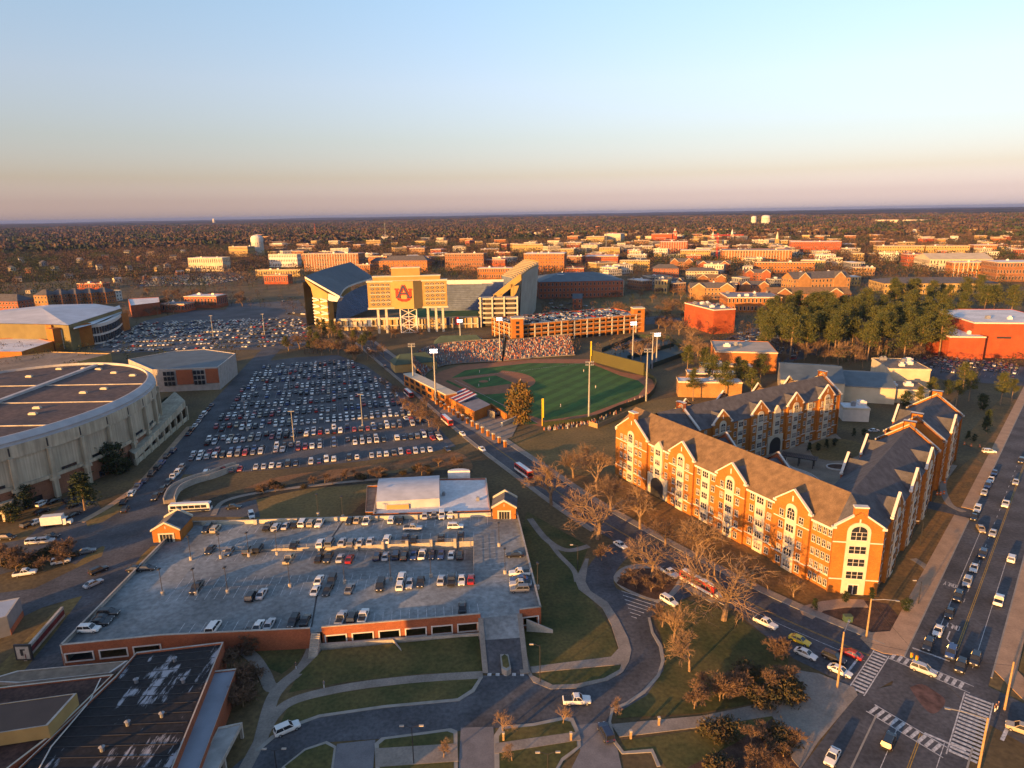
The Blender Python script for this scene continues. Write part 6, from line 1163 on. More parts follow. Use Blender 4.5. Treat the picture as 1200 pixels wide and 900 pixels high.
rh = random.Random(21); hx = [(150, 317), (131, 318), (115, 316), (104, 313), (136, 331), (101, 336), (165, 328), (180, 330), (208, 322), (218, 319), (190, 314), (60, 318), (30, 320), (160, 306), (120, 304), (235, 306), (78, 326), (45, 312), (20, 330), (8, 318), (200, 305), (212, 298), (173, 300), (146, 300), (24, 308), (90, 308), (180, 318), (196, 330), (30, 344)]
HC = [('white', PALE), ('cream', TRIM), ('grey', GREYM), ('brick', BRICKD), ('tan', TANS)]
for i, (x, y) in enumerate(hx):
    nm, m_ = HC[rh.choice([0, 0, 1, 2, 3, 4])]; w_ = rh.uniform(3.5, 7); town('house', 'small %s gabled house among trees on the left hillside' % nm, x, x + w_, y, y - rh.uniform(5, 7), rh.uniform(9, 13), m_, rh.choice([SHINGD, SHING, GREYR]), 'gable', 1, rh.uniform(-0.9, 0.9), 'house', 'small houses on the left hillside')
rh = random.Random(5)
for i in range(460):                                           # small roofs of the town centre
    x = rh.choice([rh.uniform(590, 1000), rh.uniform(640, 960), rh.uniform(640, 960), rh.uniform(300, 600), rh.uniform(960, 1200)]); y = rh.uniform(268, 345) if 640 < x < 1000 and i % 3 == 0 else (rh.uniform(272, 306) if x > 590 else rh.uniform(280, 310)); p = g(x, y)
    if any(math.hypot(p.x - a, p.y - b) < c * .9 + 12 for a, b, c in OCC): continue
    nm, m_ = [('orange brick', ORB), ('red brick', REDB), ('cream', PALE), ('buff', GOLD), ('grey', GREYM), ('white', TRIM)][rh.choice([0, 0, 0, 1, 2, 2, 3, 3, 4, 5])]; rn, r_ = [('white', WHITER), ('grey', GREYR), ('tan', TANR)][rh.randrange(3)]
    town('town_shop', 'small %s town building with flat %s roof among trees' % (nm, rn), x, x + rh.uniform(6, 17) * (y - 250) / 40, y, y - rh.uniform(3, 6) * (y - 245) / 35, rh.uniform(15, 30), m_, r_, 'flat', 2, rh.uniform(-.6, .6), 'building', 'small flat roofed town buildings', y > 288)
# skyline landmarks
def tower_at(name, label, bx, by, ty, cat): return thing(name, label, cat, g(bx, by)), zof(bx, by, ty)
for (bx, by, ty, r, lb) in ((303, 299, 275, 15, 'big white ribbed water tower at the left of the stadium'), (897, 263, 252, 26, 'white water tower on the right skyline'), (883, 263, 253, 16, 'smaller pale water tower beside the skyline tower'), (251, 262, 255, 22, 'tiny white water tower on the far left horizon')):
    t, z = tower_at('water_tower', lb, bx, by, ty, 'water tower'); k = r / 15
    MB().lathe([(r * .93, 0), (r * .93, z * .62)], 20).build('stem', pm('fluted_white', (0.5, 0.47, 0.42), 0.6, 0.1, 0.2), t); MB().lathe([(r * .93, z * .6), (r * 1.02, z * .66), (r * 1.02, z * .84), (r * .8, z * .94), (r * .4, z * .99), (0.05, z)], 20).build('tank', TRIM, t)
    for i in range(20): a = 2 * math.pi * i / 20; MB().box(-.3 * k, .9 * k, -.5 * k, .5 * k, 0, z * .62).build('rib', TRIM, t, (r * .93 * math.cos(a), r * .93 * math.sin(a), 0), a)
    OCC.append((t.location.x, t.location.y, r * 1.6))
for (bx, by, ty, lb, m_) in ((452, 283, 261, 'grey lattice radio mast above the woods behind the scoreboard', GREYM), (370, 280, 262, 'slim red and white radio mast behind the stadium', REDB), (710, 300, 274, 'thin grey mast in the town centre', GREYM)):
    t, z = tower_at('radio_mast', lb, bx, by, ty, 'mast'); r = 1.6
    for i in range(3): a = 2 * math.pi * i / 3; MB().tube([(r * math.cos(a), r * math.sin(a), 0), (r * .4 * math.cos(a), r * .4 * math.sin(a), z)], 0.35, 4).build('leg', m_, t)
    mb = MB()
    for k in range(12): z0, z1 = z * k / 12, z * (k + 1) / 12; [mb.tube([(r * math.cos(2.1 * i) * (1 - k / 20), r * math.sin(2.1 * i) * (1 - k / 20), z0), (r * math.cos(2.1 * i + 2.1) * (1 - k / 20), r * math.sin(2.1 * i + 2.1) * (1 - k / 20), z1)], 0.18, 3) for i in range(3)]
    mb.build('lattice', m_, t)
t, z = tower_at('clock_tower', 'red brick clock tower with pale spire on the skyline', 790.5, 284, 267, 'clock tower'); MB().box(-5, 5, -5, 5, 0, z * .62).build('shaft', REDB, t); MB().box(-5.6, 5.6, -5.6, 5.6, z * .62, z * .66).build('cornice', TRIM, t); MB().box(-4.4, 4.4, -4.4, 4.4, z * .66, z * .78).build('belfry', REDB, t); MB().lathe([(4.8, z * .78), (2.4, z * .88), (0.1, z)], 8).build('spire', STUC, t); MB().lathe([(2.2, 0), (2.2, .2), (0, .2)], 14).build('clock_face', TRIM, t, (0, -5.05, z * .52)).rotation_euler = (R(90), 0, 0)
for bx, by, ty, lb in ((910, 289, 271, 'domed courthouse tower with tan lantern beside the long library'), (857.5, 282, 268, 'white church steeple on the skyline'), (835, 284, 271, 'second white church steeple right of the clock tower')):
    t, z = tower_at('steeple', lb, bx, by, ty, 'steeple'); MB().box(-4, 4, -4, 4, 0, z * .5).build('base', GOLD if 'dome' in lb else PALE, t); MB().lathe([(3.4, z * .5), (3.4, z * .66), (2.2, z * .78), (0.1, z)], 10).build('spire', STUC if 'dome' in lb else TRIM, t)
t, z = tower_at('tower_crane', 'red lattice tower crane over the campus building site', 839.5, 306, 273, 'crane'); CR = pm('crane_red', (0.42, 0.04, 0.03), 0.6, 0.1, 1); mb = MB()
for sx in (-1.2, 1.2):
    for sy in (-1.2, 1.2): mb.tube([(sx, sy, 0), (sx, sy, z)], 0.28, 4)
for k in range(16): mb.tube([(-1.2, -1.2, z * k / 16), (1.2, -1.2, z * (k + 1) / 16)], 0.2, 4); mb.tube([(1.2, 1.2, z * k / 16), (-1.2, 1.2, z * (k + 1) / 16)], 0.2, 4)
mb.build('mast', CR, t)
for nm, x0, x1, ww in (('jib', 0, 48, 1.1), ('counter_jib', -15, 0, 1.1)):
    mb = MB()
    for sy in (-.8, .8): mb.tube([(x0, sy, z - 5), (x1, sy, z - 5)], 0.3, 4)
    mb.tube([(x0, 0, z - 3.2), (x1, 0, z - 3.4)], 0.3, 4)
    for k in range(10): a = x0 + (x1 - x0) * k / 10; b = x0 + (x1 - x0) * (k + 1) / 10; mb.tube([(a, .8, z - 5), (b, 0, z - 3.3)], 0.18, 4); mb.tube([(a, -.8, z - 5), (b, 0, z - 3.3)], 0.18, 4)
    mb.build(nm, CR, t)
MB().box(-15, -11, -1.2, 1.2, z - 7.5, z - 5).build('counterweight', CONC, t); MB().box(-1, 1.6, -2.6, -1.2, z - 7, z - 4.6).build('cab', PALE, t)
for (x0, x1, y, lb) in ((1025, 1082, 261, 'far pale bare lot and sheds shining in the wooded distance on the right'), (1050, 1060, 249, 'tiny far city block left of its neighbours on the right horizon'), (1068, 1080, 249, 'tiny far city blocks on the right horizon')): town('distant_block', lb, x0, x1, y, y - (3.4 if y > 250 else 0) or y - 4, 80 if y > 250 else 300, PALE, WHITER, 'flat', 1, wins=False) if y > 255 else None
for (c, r) in ((COC, 85), (Vector((-80, 620, 0)), 130), (Vector((60, 510, 0)), 75), (Vector((30, 330, 0)), 95), (Vector((-50, 155, 0)), 75), (Vector((105, 200, 0)), 85), (Vector((-370, 550, 0)), 75), (Vector((-230, 340, 0)), 45)): OCC.append((c.x, c.y, r))
# ------------------------------------------------------------------ vehicles
PAINT = {}
for nm, c in dict(white=(0.62, 0.62, 0.60), silver=(0.36, 0.37, 0.39), grey=(0.14, 0.145, 0.155), black=(0.014, 0.014, 0.016), blue=(0.03, 0.06, 0.17), red=(0.26, 0.015, 0.012), beige=(0.34, 0.28, 0.19), navy=(0.015, 0.022, 0.055), yellow=(0.62, 0.44, 0.02), green=(0.02, 0.05, 0.035)).items():
    PAINT[nm] = pm('paint_' + nm, c, 0.32, 0.04, 1.0, spec=0.5); PAINT[nm].node_tree.nodes['Principled BSDF'].inputs['Coat Weight'].default_value = 0.4
def car_bits(kind):
    body, glass = MB(), MB()
    if kind == 'sedan': st = [(2.35, .70, .36, .60), (2.2, .84, .28, .74), (1.35, .90, .24, .86), (.8, .90, .24, .95), (-1.55, .90, .24, .98), (-2.15, .86, .28, .94), (-2.35, .74, .38, .80)]; cb, ct = (.98, -1.85, .82, .95), (.25, -1.05, .62, 1.44)
    elif kind == 'suv': st = [(2.35, .74, .40, .72), (2.2, .88, .32, .95), (1.3, .93, .28, 1.05), (.9, .93, .28, 1.12), (-2.1, .93, .28, 1.12), (-2.3, .88, .34, 1.05), (-2.38, .80, .42, .85)]; cb, ct = (1.05, -2.3, .86, 1.1), (.35, -2.05, .70, 1.74)
    elif kind == 'van': st = [(2.4, .74, .40, .80), (2.2, .92, .30, 1.0), (1.5, .97, .28, 1.15), (-2.3, .97, .28, 1.15), (-2.4, .90, .40, 1.0)]; cb, ct = (1.6, -2.38, .92, 1.13), (.7, -2.3, .80, 1.85)
    else: st = [(2.75, .76, .45, .80), (2.6, .92, .38, 1.02), (1.4, .96, .34, 1.12), (1.0, .96, .34, 1.18), (-.75, .96, .34, 1.18), (-.78, .96, .34, 1.14), (-2.65, .96, .36, 1.14), (-2.75, .90, .45, 1.05)]; cb, ct = (1.1, -.85, .88, 1.16), (.45, -.62, .74, 1.80)
    vs = []; n = 8
    for x, hw, zb, zt in st:
        d = zt - zb; vs += [(x, -hw * .9, zb), (x, -hw, zb + .3 * d), (x, -hw * .98, zb + .78 * d), (x, -hw * .86, zt), (x, hw * .86, zt), (x, hw * .98, zb + .78 * d), (x, hw, zb + .3 * d), (x, hw * .9, zb)]
    k = len(st); body.add(vs, [(i * n + j, i * n + (j + 1) % n, (i + 1) * n + (j + 1) % n, (i + 1) * n + j) for i in range(k - 1) for j in range(n)] + [tuple(range(n))[::-1], tuple(range((k - 1) * n, k * n))])
    (xf, xr, hw, z), (tf, tr, th, tz) = cb, ct
    v = [(xf, -hw, z), (xf, hw, z), (xr, hw, z), (xr, -hw, z), (tf, -th, tz), (tf, th, tz), (tr, th, tz), (tr, -th, tz)]
    glass.add(v, [(0, 1, 5, 4), (1, 2, 6, 5), (2, 3, 7, 6), (3, 0, 4, 7)])
    body.add([(tf + .06, -th - .03, tz - .03), (tf + .06, th + .03, tz - .03), (tr - .06, th + .03, tz - .03), (tr - .06, -th - .03, tz - .03), (tf - .1, -th * .9, tz + .05), (tf - .1, th * .9, tz + .05), (tr + .1, th * .9, tz + .05), (tr + .1, -th * .9, tz + .05)], [(4, 5, 6, 7), (0, 1, 5, 4), (1, 2, 6, 5), (2, 3, 7, 6), (3, 0, 4, 7)])
    for s_ in (-1, 1):                                         # pillars
        for a, b in (((xf, s_ * hw, z), (tf, s_ * th, tz)), ((xr, s_ * hw, z), (tr, s_ * th, tz)), (((xf + xr) / 2 - .1, s_ * hw, z), ((tf + tr) / 2 - .1, s_ * th, tz))): body.tube([Vector(a) * 1.005, Vector(b) * 1.005], 0.055, 4)
    fr, rr_ = st[0][0], st[-1][0]; wx = (fr - .85, rr_ + .85 if kind != 'pickup' else rr_ + 1.15); zl = st[1][3]
    return body, glass, wx, fr, rr_, zl
_wheel = MB().tube([(0, -.11, 0), (0, .11, 0)], .33, 10).mesh('wheel', TYRE); _rim = MB().tube([(0, -.125, 0), (0, .125, 0)], .19, 8).mesh('rim', GREYM)
_near, _far = {}, {}
def near_set(kind, col):
    if (kind, col) in _near: return _near[kind, col]
    if kind not in _near:
        b, gl_, wx, fr, rr_, zl = car_bits(kind); _near[kind] = (gl_.mesh('windows', GLASS), MB().box(-.05, .03, -.17, .17, -.08, .08).mesh('headlight', CLRL), MB().box(-.03, .05, -.15, .15, -.1, .1).mesh('tail_light', REDL), wx, fr, rr_, zl, MB().box(-2.55, -.95, -.78, .78, 1.0, 1.15).mesh('load_bed', DARKM), MB().box(-.02, .04, -.4, .4, -.09, .09).mesh('grille', DARKM))
    b = car_bits(kind)[0]; _near[kind, col] = (b.mesh('body', PAINT[col]),) + _near[kind]; return _near[kind, col]
def far_mesh(kind, col):
    if (kind, col) not in _far:
        b, gl_, wx, fr, rr_, zl = car_bits(kind); b.add(gl_.v, gl_.f, 1)
        for x in wx:
            for s_ in (-1, 1): b.tube([(x, s_ * .78, .32), (x, s_ * .95, .32)], .32, 6, 2)
        b.box(fr - .05, fr + .02, -.6, .6, .5, .62, 3); b.box(rr_ - .02, rr_ + .05, -.6, .6, .55, .72, 4)
        if kind == 'pickup': b.box(-2.55, -.95, -.78, .78, 1.0, 1.15, 2)
        _far[kind, col] = b.mesh('car', [PAINT[col], GLASS, TYRE, CLRL, REDL])
    return _far[kind, col]
CARN = {'sedan': 'sedan', 'suv': 'sport_utility_car', 'van': 'minivan', 'pickup': 'pickup_truck'}; CATN = {'sedan': 'car', 'suv': 'car', 'van': 'van', 'pickup': 'truck'}; WORD = {'sedan': 'sedan', 'suv': 'sport utility car', 'van': 'minivan', 'pickup': 'pickup truck'}
NCAR = [0]
def car(p, d, col, kind, where, group, near=True, label=None, tilt=None):
    p = Vector(p); d = Vector(d); rz = math.atan2(d.y, d.x); lb = label or '%s %s %s' % (col, WORD[kind], where); NCAR[0] += 1
    if not near: return put(CARN[kind], far_mesh(kind, col), None, p, rz, label=lb, cat=CATN[kind], group=group)
    bm_, gm, hm, tm, wx, fr, rr_, zl, bed, grl = near_set(kind, col); t = thing(CARN[kind], lb, CATN[kind], p, rz, group); put('body', bm_, t); put('windows', gm, t)
    if tilt: t.rotation_euler = (0, tilt * math.cos(rz), rz)
    for x in wx:
        for s_ in (-1, 1): put('rim', _rim, put('wheel', _wheel, t, (x, s_ * .84, .33)))
    for s_ in (-1, 1): put('headlight', hm, t, (fr - .02, s_ * .5, zl - .14)); put('tail_light', tm, t, (rr_ + .04, s_ * .62, zl - .1))
    put('grille', grl, t, (fr, 0, .52))
    if kind == 'pickup': put('load_bed', bed, t, (0, 0, 0.02))
    return t
rc_ = random.Random(11); CW = ['white'] * 6 + ['silver'] * 5 + ['grey'] * 4 + ['black'] * 5 + ['blue'] * 2 + ['navy'] + ['red'] * 2 + ['beige']; KW = ['sedan'] * 5 + ['suv'] * 4 + ['pickup', 'van']
UPY, UPX = Vector((-0.02, 1, 0)), Vector((1, 0.03, 0))
# deck roof
def on_deck(px, py):
    p = g(px, py, DZ)
    q = p - DBv
    t = (q.x - ra.x) / (rb.x - ra.x)
    if 0 < t < 1 and rd.y + (rc.y - rd.y) * t < q.y < ra.y + (rb.y - ra.y) * t - 1.0:
        for _ in range(5): z = DZ + (RLO - DZ) * max(0, min(1, ((g(px, py, z).x if _ else p.x) - DBv.x - ra.x) / (rb.x - ra.x))); p = g(px, py, z)
        return p, R(-0.0) + math.atan((DZ - RLO) / (rb.x - ra.x)) * 0
    return p, None
W_, S_, G_, K_, B_, N_, RD, BG = 'white', 'silver', 'grey', 'black', 'blue', 'navy', 'red', 'beige'
deckrow = [((243, 622, K_), (253, 622, BG), (314, 619, K_), (324, 620, S_), (335, 618, S_), (346, 616, K_), (355, 615, W_), (365, 615, BG), (375, 615, W_), (410, 612, K_), (419, 611, BG), (430, 612, W_), (459, 611, W_), (469, 612, K_), (498, 606, S_), (509, 605, G_), (518, 606, W_), (528, 605, W_)),
    ((247, 646, K_), (269, 648, G_), (291, 647, K_), (299, 646, K_), (303, 645, K_), (345, 640, K_), (376, 639, W_), (387, 638, G_), (401, 637, S_), (412, 638, G_), (422, 637, S_), (434, 636, S_), (454, 634, W_), (475, 632, N_), (485, 634, K_), (517, 632, K_), (540, 629, K_)),
    ((339, 657, BG), (374, 656, K_), (385, 656, K_), (399, 656, S_), (410, 657, RD), (442, 654, N_), (452, 654, S_), (464, 653, N_), (474, 654, K_), (485, 653, B_), (495, 652, W_), (506, 652, N_), (517, 652, B_), (529, 652, W_), (539, 653, K_)),
    ((471, 679, W_), (469, 688, W_), (480, 686, S_), (493, 684, K_), (517, 682, S_), (529, 682, K_), (541, 682, W_), (552, 681, RD), (446, 689, K_), (410, 692, G_), (384, 694, K_), (370, 694, W_), (374, 682, W_), (389, 683, K_), (307, 698, S_), (295, 701, K_), (231, 691, K_)),
    ((400, 727, S_), (413, 726, K_), (426, 725, W_), (542, 714, K_), (303, 736, W_), (316, 734, S_), (344, 731, K_), (358, 729, K_), (251, 738, W_))]
WHR = ['parked against the far parapet of the deck', 'parked above the ramp wall on the deck', 'parked on the sunken ramp of the deck', 'parked in the middle stalls of the deck', 'parked along the front parapet of the deck']
for k, row in enumerate(deckrow):
    for i, (x, y, c) in enumerate(row):
        p, tl = on_deck(x, y); kd = rc_.choice(KW); kd = 'pickup' if (x, y) in ((426, 725), (231, 691)) else kd
        car(p, UPY * rc_.choice((1, 1, -1)) + Vector((rc_.uniform(-.04, .04), 0, 0)), c, kd, WHR[k], 'cars parked on the open deck')
for x, y, c, d, kd in ((105, 740, W_, 1, 'suv'), (117, 732, K_, 1, 'sedan'), (121, 727, K_, 1, 'sedan'), (128, 721, K_, 1, 'suv'), (160, 669, K_, 1, 'sedan'), (172, 668, K_, 1, 'sedan')): car(g(x, y, DZ), UPX * d, c, kd, 'parked by the deck edge above the service road', 'cars parked on the open deck')
for x, y, c, kd in ((603, 652, K_, 'sedan'), (609, 674, W_, 'pickup'), (608, 681, B_, 'sedan'), (610, 687, S_, 'pickup'), (609, 693, G_, 'suv')): car(g(x, y, DZ), -UPX, c, kd, 'parked at the deck entrance side', 'cars parked on the open deck')
car(g(484, 621, DZ), UPX, S_, 'pickup', '', None, label='silver pickup truck driving along the far aisle of the deck'); car(g(534, 619, DZ), UPX, W_, 'suv', '', None, label='white sport utility car driving along the far aisle of the deck')
# main street queue and traffic
Q = 'queueing on the main street beside the residence hall'; GQ = 'traffic on the main street'
for x, y, c, kd in ((1165, 556, B_, 'sedan'), (1161, 564, W_, 'sedan'), (1157, 571, B_, 'suv'), (1153, 579, S_, 'sedan'), (1145, 599, W_, 'suv'), (1141, 608, K_, 'sedan'), (1163, 627, S_, 'sedan'), (1151, 652, N_, 'suv'), (1141, 668, W_, 'sedan'), (1133, 685, S_, 'suv'), (1122, 702, K_, 'suv'), (1112, 721, K_, 'sedan'), (1099, 742, W_, 'sedan'), (1087, 759, K_, 'suv'), (1190, 567, S_, 'sedan'), (1178, 593, W_, 'pickup'), (1196, 542, K_, 'suv'), (1114, 768, B_, 'suv'), (1125, 784, K_, 'suv'), (1142, 776, K_, 'suv')): car(low(g(x, y), .08), -DA, c, kd, Q, GQ)
car(low(g(1149, 622), .08), -DA + NA_ * 0.35, BG, 'sedan', '', GQ, label='beige sedan changing lanes on the main street'); car(low(g(1185, 657), .08), DA, W_, 'suv', 'driving away on the main street', GQ); car(low(g(1170, 706), .08), DA, W_, 'pickup', 'driving away on the main street', GQ)
car(low(g(1082, 788), .08), Vector((0.75, -0.66, 0)), S_, 'suv', '', GQ, label='silver sport utility car turning through the signal junction'); car(low(g(1041, 872), .08), DA, K_, 'suv', 'waiting before the crosswalk on the main street', GQ); car(low(g(975, 890), .08), -DA, W_, 'sedan', 'leaving the junction by the plaza', GQ); car(low(g(1196, 858), .08), Vector((-0.8, 0.6, 0)), BG, 'suv', '', GQ, label='beige sport utility car waiting at the far stop line of the cross street')
def on_cs(x, y, c, kd, rev, where='on the cross street before the residence hall', label=None, near=True):
    p = g(x, y); s_ = nearest_s(CSL, p); d = along(CSL, s_)[1]; return car(low(p, .075), d * (-1 if rev else 1), c, kd, where, 'traffic on the cross street', near, label)
for a in ((897, 733, W_, 'pickup', True), (937, 753, 'yellow', 'sedan', True), (944, 769, W_, 'sedan', True), (977, 774, K_, 'suv', True), (997, 769, RD, 'sedan', False), (984, 789, W_, 'sedan', True), (784, 707, W_, 'suv', True), (727, 641, W_, 'sedan', True), (752, 657, K_, 'sedan', True), (785, 674, W_, 'pickup', True), (677, 604, K_, 'suv', True)): on_cs(*a)
for a in ((542, 510, W_, 'sedan', True), (565, 528, W_, 'sedan', True), (515, 515, W_, 'suv', True), (507, 515, RD, 'sedan', True), (476, 492, W_, 'sedan', True), (524, 528, N_, 'sedan', True), (451, 431, G_, 'suv', False), (432, 410, W_, 'sedan', True), (421, 400, K_, 'sedan', False)): on_cs(*a, where='on the cross street beside the ballpark', near=False)
car(low(g(676, 824), .07), Vector((1, 0.02, 0)), W_, 'pickup', '', None, label='sunlit white pickup truck on the front drive below the deck'); car(low(g(710, 862), .08), Vector((-0.25, 1, 0)), N_, 'suv', '', None, label='dark navy car leaving the paved forecourt'); car(low(g(337, 857), .07), Vector((0.8, 0.55, 0)), W_, 'suv', '', None, label='white car parked at the kerb of the curving front drive')
car(low(g(709, 853), .08) + Vector((60, 60, 0)) * 0 + Vector((0, 0, 0)), Vector((-0.25, 1, 0)), K_, 'sedan', '', None, label='black sedan') if False else None
car(g(1024, 506), Vector((1, 0.2, 0)), S_, 'sedan', '', None, label='silver sedan parked behind the courtyard planting'); car(low(g(1159, 531), .08), Vector((1, -0.2, 0)), W_, 'suv', '', None, label='white car turning out of the driveway beyond the residence hall')
# service road rows, coliseum apron
GS = 'cars parked along the service road'
for x, y, c in ((147, 599, K_), (145, 590, K_), (155, 580, W_), (162, 572, B_), (170, 565, N_), (178, 557, K_), (185, 550, K_), (190, 544, B_), (196, 536, K_), (203, 530, N_), (221, 510, K_), (225, 505, K_), (229, 500, W_), (233, 495, S_), (236, 490, S_), (240, 486, W_), (244, 481, K_), (248, 476, G_)): p = g(x, y); s_ = nearest_s(LRL, p); car(low(p, .07), along(LRL, s_)[1], c, rc_.choice(KW), 'parked on the coliseum side of the service road', GS, y > 525)
for x, y, c in ((182, 585, K_), (190, 577, K_), (197, 568, K_), (203, 561, W_), (208, 556, W_), (213, 550, G_)): p = g(x, y); s_ = nearest_s(LRL, p); car(low(p, .07), -along(LRL, s_)[1], c, rc_.choice(KW), 'parked on the lot side of the service road', GS)
for x, y, c, d in ((51, 592, W_, (0.3, 1)), (62, 589, K_, (0.3, 1)), (49, 601, K_, (0.5, 1)), (34, 617, K_, (0.3, 1)), (44, 613, W_, (0.3, 1)), (82, 588, K_, (0.4, 1)), (86, 594, K_, (0.4, 1)), (86, 605, K_, (0.3, 1)), (60, 630, K_, (1, 0.1)), (41, 637, W_, (1, 0.2)), (54, 636, S_, (1, 0.2)), (9, 632, K_, (1, 0)), (102, 648, G_, (1, 0.5)), (72, 660, W_, (1, 0.5)), (116, 671, K_, (0.6, 1)), (110, 686, S_, (0.6, 1)), (92, 578, G_, (.4, 1)), (274, 596, K_, (1, 0.1)), (295, 606, W_, (0.5, -1))): car(low(g(x, y), .06), (*d, 0), c, rc_.choice(['sedan', 'suv']), 'parked on the apron between coliseum and deck', 'cars on the coliseum apron')
car(low(g(30, 674), .06), Vector((1, 0.35, 0)), W_, 'pickup', '', None, label='white pickup truck on the road at the shrub bed')
# big lots: rows of stalls
def lot_rows(poly, a, b, module, n, where, group, near_n, fill, seed, wd=2.75, skip=0.0):
    """double rows parallel to a-b, stacked away from it; the nearest near_n cars are single objects"""
    rr = random.Random(seed); d = (b - a).normalized(); nn = Vector((-d.y, d.x, 0)); L_ = (b - a).length; P2 = [(p.x, p.y) for p in poly]; far = MB(); mats = []; idx = {}; cnt = 0; lines = MB()
    for m in range(n):
        for r in ((0,) if m == 0 else (0, 1)):
            off_ = m * module + r * 5.3; k0 = -40
            for i in range(k0, int(L_ / wd) + 60):
                p = a + d * (i * wd) + nn * off_
                if not inside(p.x, p.y, P2) or not inside(*(p + d * 3)[:2], P2) or not inside(*(p - d * 3)[:2], P2): continue
                q = p + d * wd / 2; lines.quad(low(q - d * .05 - nn * 2.4, .075), low(q + d * .05 - nn * 2.4, .075), low(q + d * .05 + nn * 2.4, .075), low(q - d * .05 + nn * 2.4, .075))
                if rr.random() > fill: continue
                c, kd = rr.choice(CW), rr.choice(KW); dd = nn * rr.choice((1, -1)) + d * rr.uniform(-.04, .04); pp = low(p + nn * rr.uniform(-.5, .5) + d * rr.uniform(-.15, .15), .06); cnt += 1
                if cnt <= near_n: car(pp, dd, c, kd, where, group, False)
                else: FARC.append((pp, dd, kd, c))
    lines.build('stall_lines', WHITEP, kind='structure')
FARC = []
la, lb_ = g(300, 549), g(497, 529)
lot_rows(MAINLOT, la, lb_, 18.0, 11, 'parked in the crowded open lot below the stadium', 'cars parked in the crowded lot', 130, 0.80, 31, 2.9)
lot_rows(FARLOT, g(190, 410), g(340, 405), 18.5, 8, 'x', 'x', 0, 0.58, 32)
lot_rows(gl([(160, 336), (250, 334), (290, 326), (270, 318), (200, 322), (165, 328)]), g(165, 335), g(250, 333), 17, 8, 'x', 'x', 0, 0.7, 33)
lot_rows(gl([(838, 402), (905, 428), (945, 420), (925, 398), (880, 384)]), g(850, 404), g(905, 424), 16, 4, 'x', 'x', 0, 0.4, 34); lot_rows(gl([(1045, 432), (1110, 446), (1200, 452), (1200, 430), (1110, 418), (1060, 420)]), g(1060, 430), g(1190, 445), 16, 3, 'x', 'x', 0, 0.6, 35)
for i in range(34):                                            # garage roof
    for k in (0.06, 0.3, 0.44, 0.55, 0.69, 0.93):
        if rc_.random() < 0.72: p = R0_ * ((i + 1) / 36) + L0 * k + o_ * 0; q = Vector(gar.location) + p; FARC.append((low(q, 2.6 + 3 * 3.4 + 0.21), L0, rc_.choice(KW), rc_.choice(CW)))
for i in range(60):                                            # loose far cars along town streets
    p = g(rc_.choice([rc_.uniform(640, 700), rc_.uniform(330, 420), rc_.uniform(870, 960)]), rc_.uniform(352, 372)); FARC.append((low(p, .06), Vector((rc_.uniform(-1, 1), rc_.uniform(-1, 1), 0)), rc_.choice(KW), rc_.choice(CW)))
big = MB(); slots = {}; ml = []
def low_car(kind):
    L_, h, c0, c1 = {'sedan': (2.3, 1.42, 1.0, -1.7), 'suv': (2.3, 1.72, 1.0, -2.2), 'van': (2.35, 1.85, 1.5, -2.3), 'pickup': (2.7, 1.8, 1.0, -.8)}[kind]; zb = .95 if kind == 'sedan' else 1.1
    v = [(L_, -.8, .3), (L_, .8, .3), (-L_, .8, .3), (-L_, -.8, .3), (L_, -.8, zb - .2), (L_, .8, zb - .2), (c0, .88, zb), (c0, -.88, zb), (-L_, .86, zb), (-L_, -.86, zb), (c0 - .7, -.64, h), (c0 - .7, .64, h), (c1 + .5, .64, h), (c1 + .5, -.64, h), (c1, -.84, zb), (c1, .84, zb)]
    f = [((0, 1, 5, 4), 0), ((4, 5, 6, 7), 0), ((1, 2, 8, 6, 5), 0), ((3, 0, 4, 7, 9), 0), ((2, 3, 9, 8), 0), ((7, 6, 11, 10), 1), ((6, 15, 12, 11), 1), ((14, 7, 10, 13), 1), ((15, 14, 13, 12), 1), ((10, 11, 12, 13), 0), ((15, 8, 9, 14), 0)]
    return v, f
LC = {k: low_car(k) for k in CARN}
ml = [GLASS, TYRE] + list(PAINT.values()); mi = {k: i + 2 for i, k in enumerate(PAINT)}
for p, d, kd, c in FARC:
    d = Vector(d).normalized(); s_ = Vector((-d.y, d.x, 0)); v, f = LC[kd]; o = len(big.v); big.v += [tuple(p + d * x + s_ * y + Vector((0, 0, z))) for x, y, z in v]
    for q, m in f: big.f.append(tuple(i + o for i in q)); big.m.append(mi[c] if m == 0 else 0)
big.build('distant_parked_cars', ml, kind='stuff', label='masses of small parked cars filling the far lots and garage roof', cat='cars')
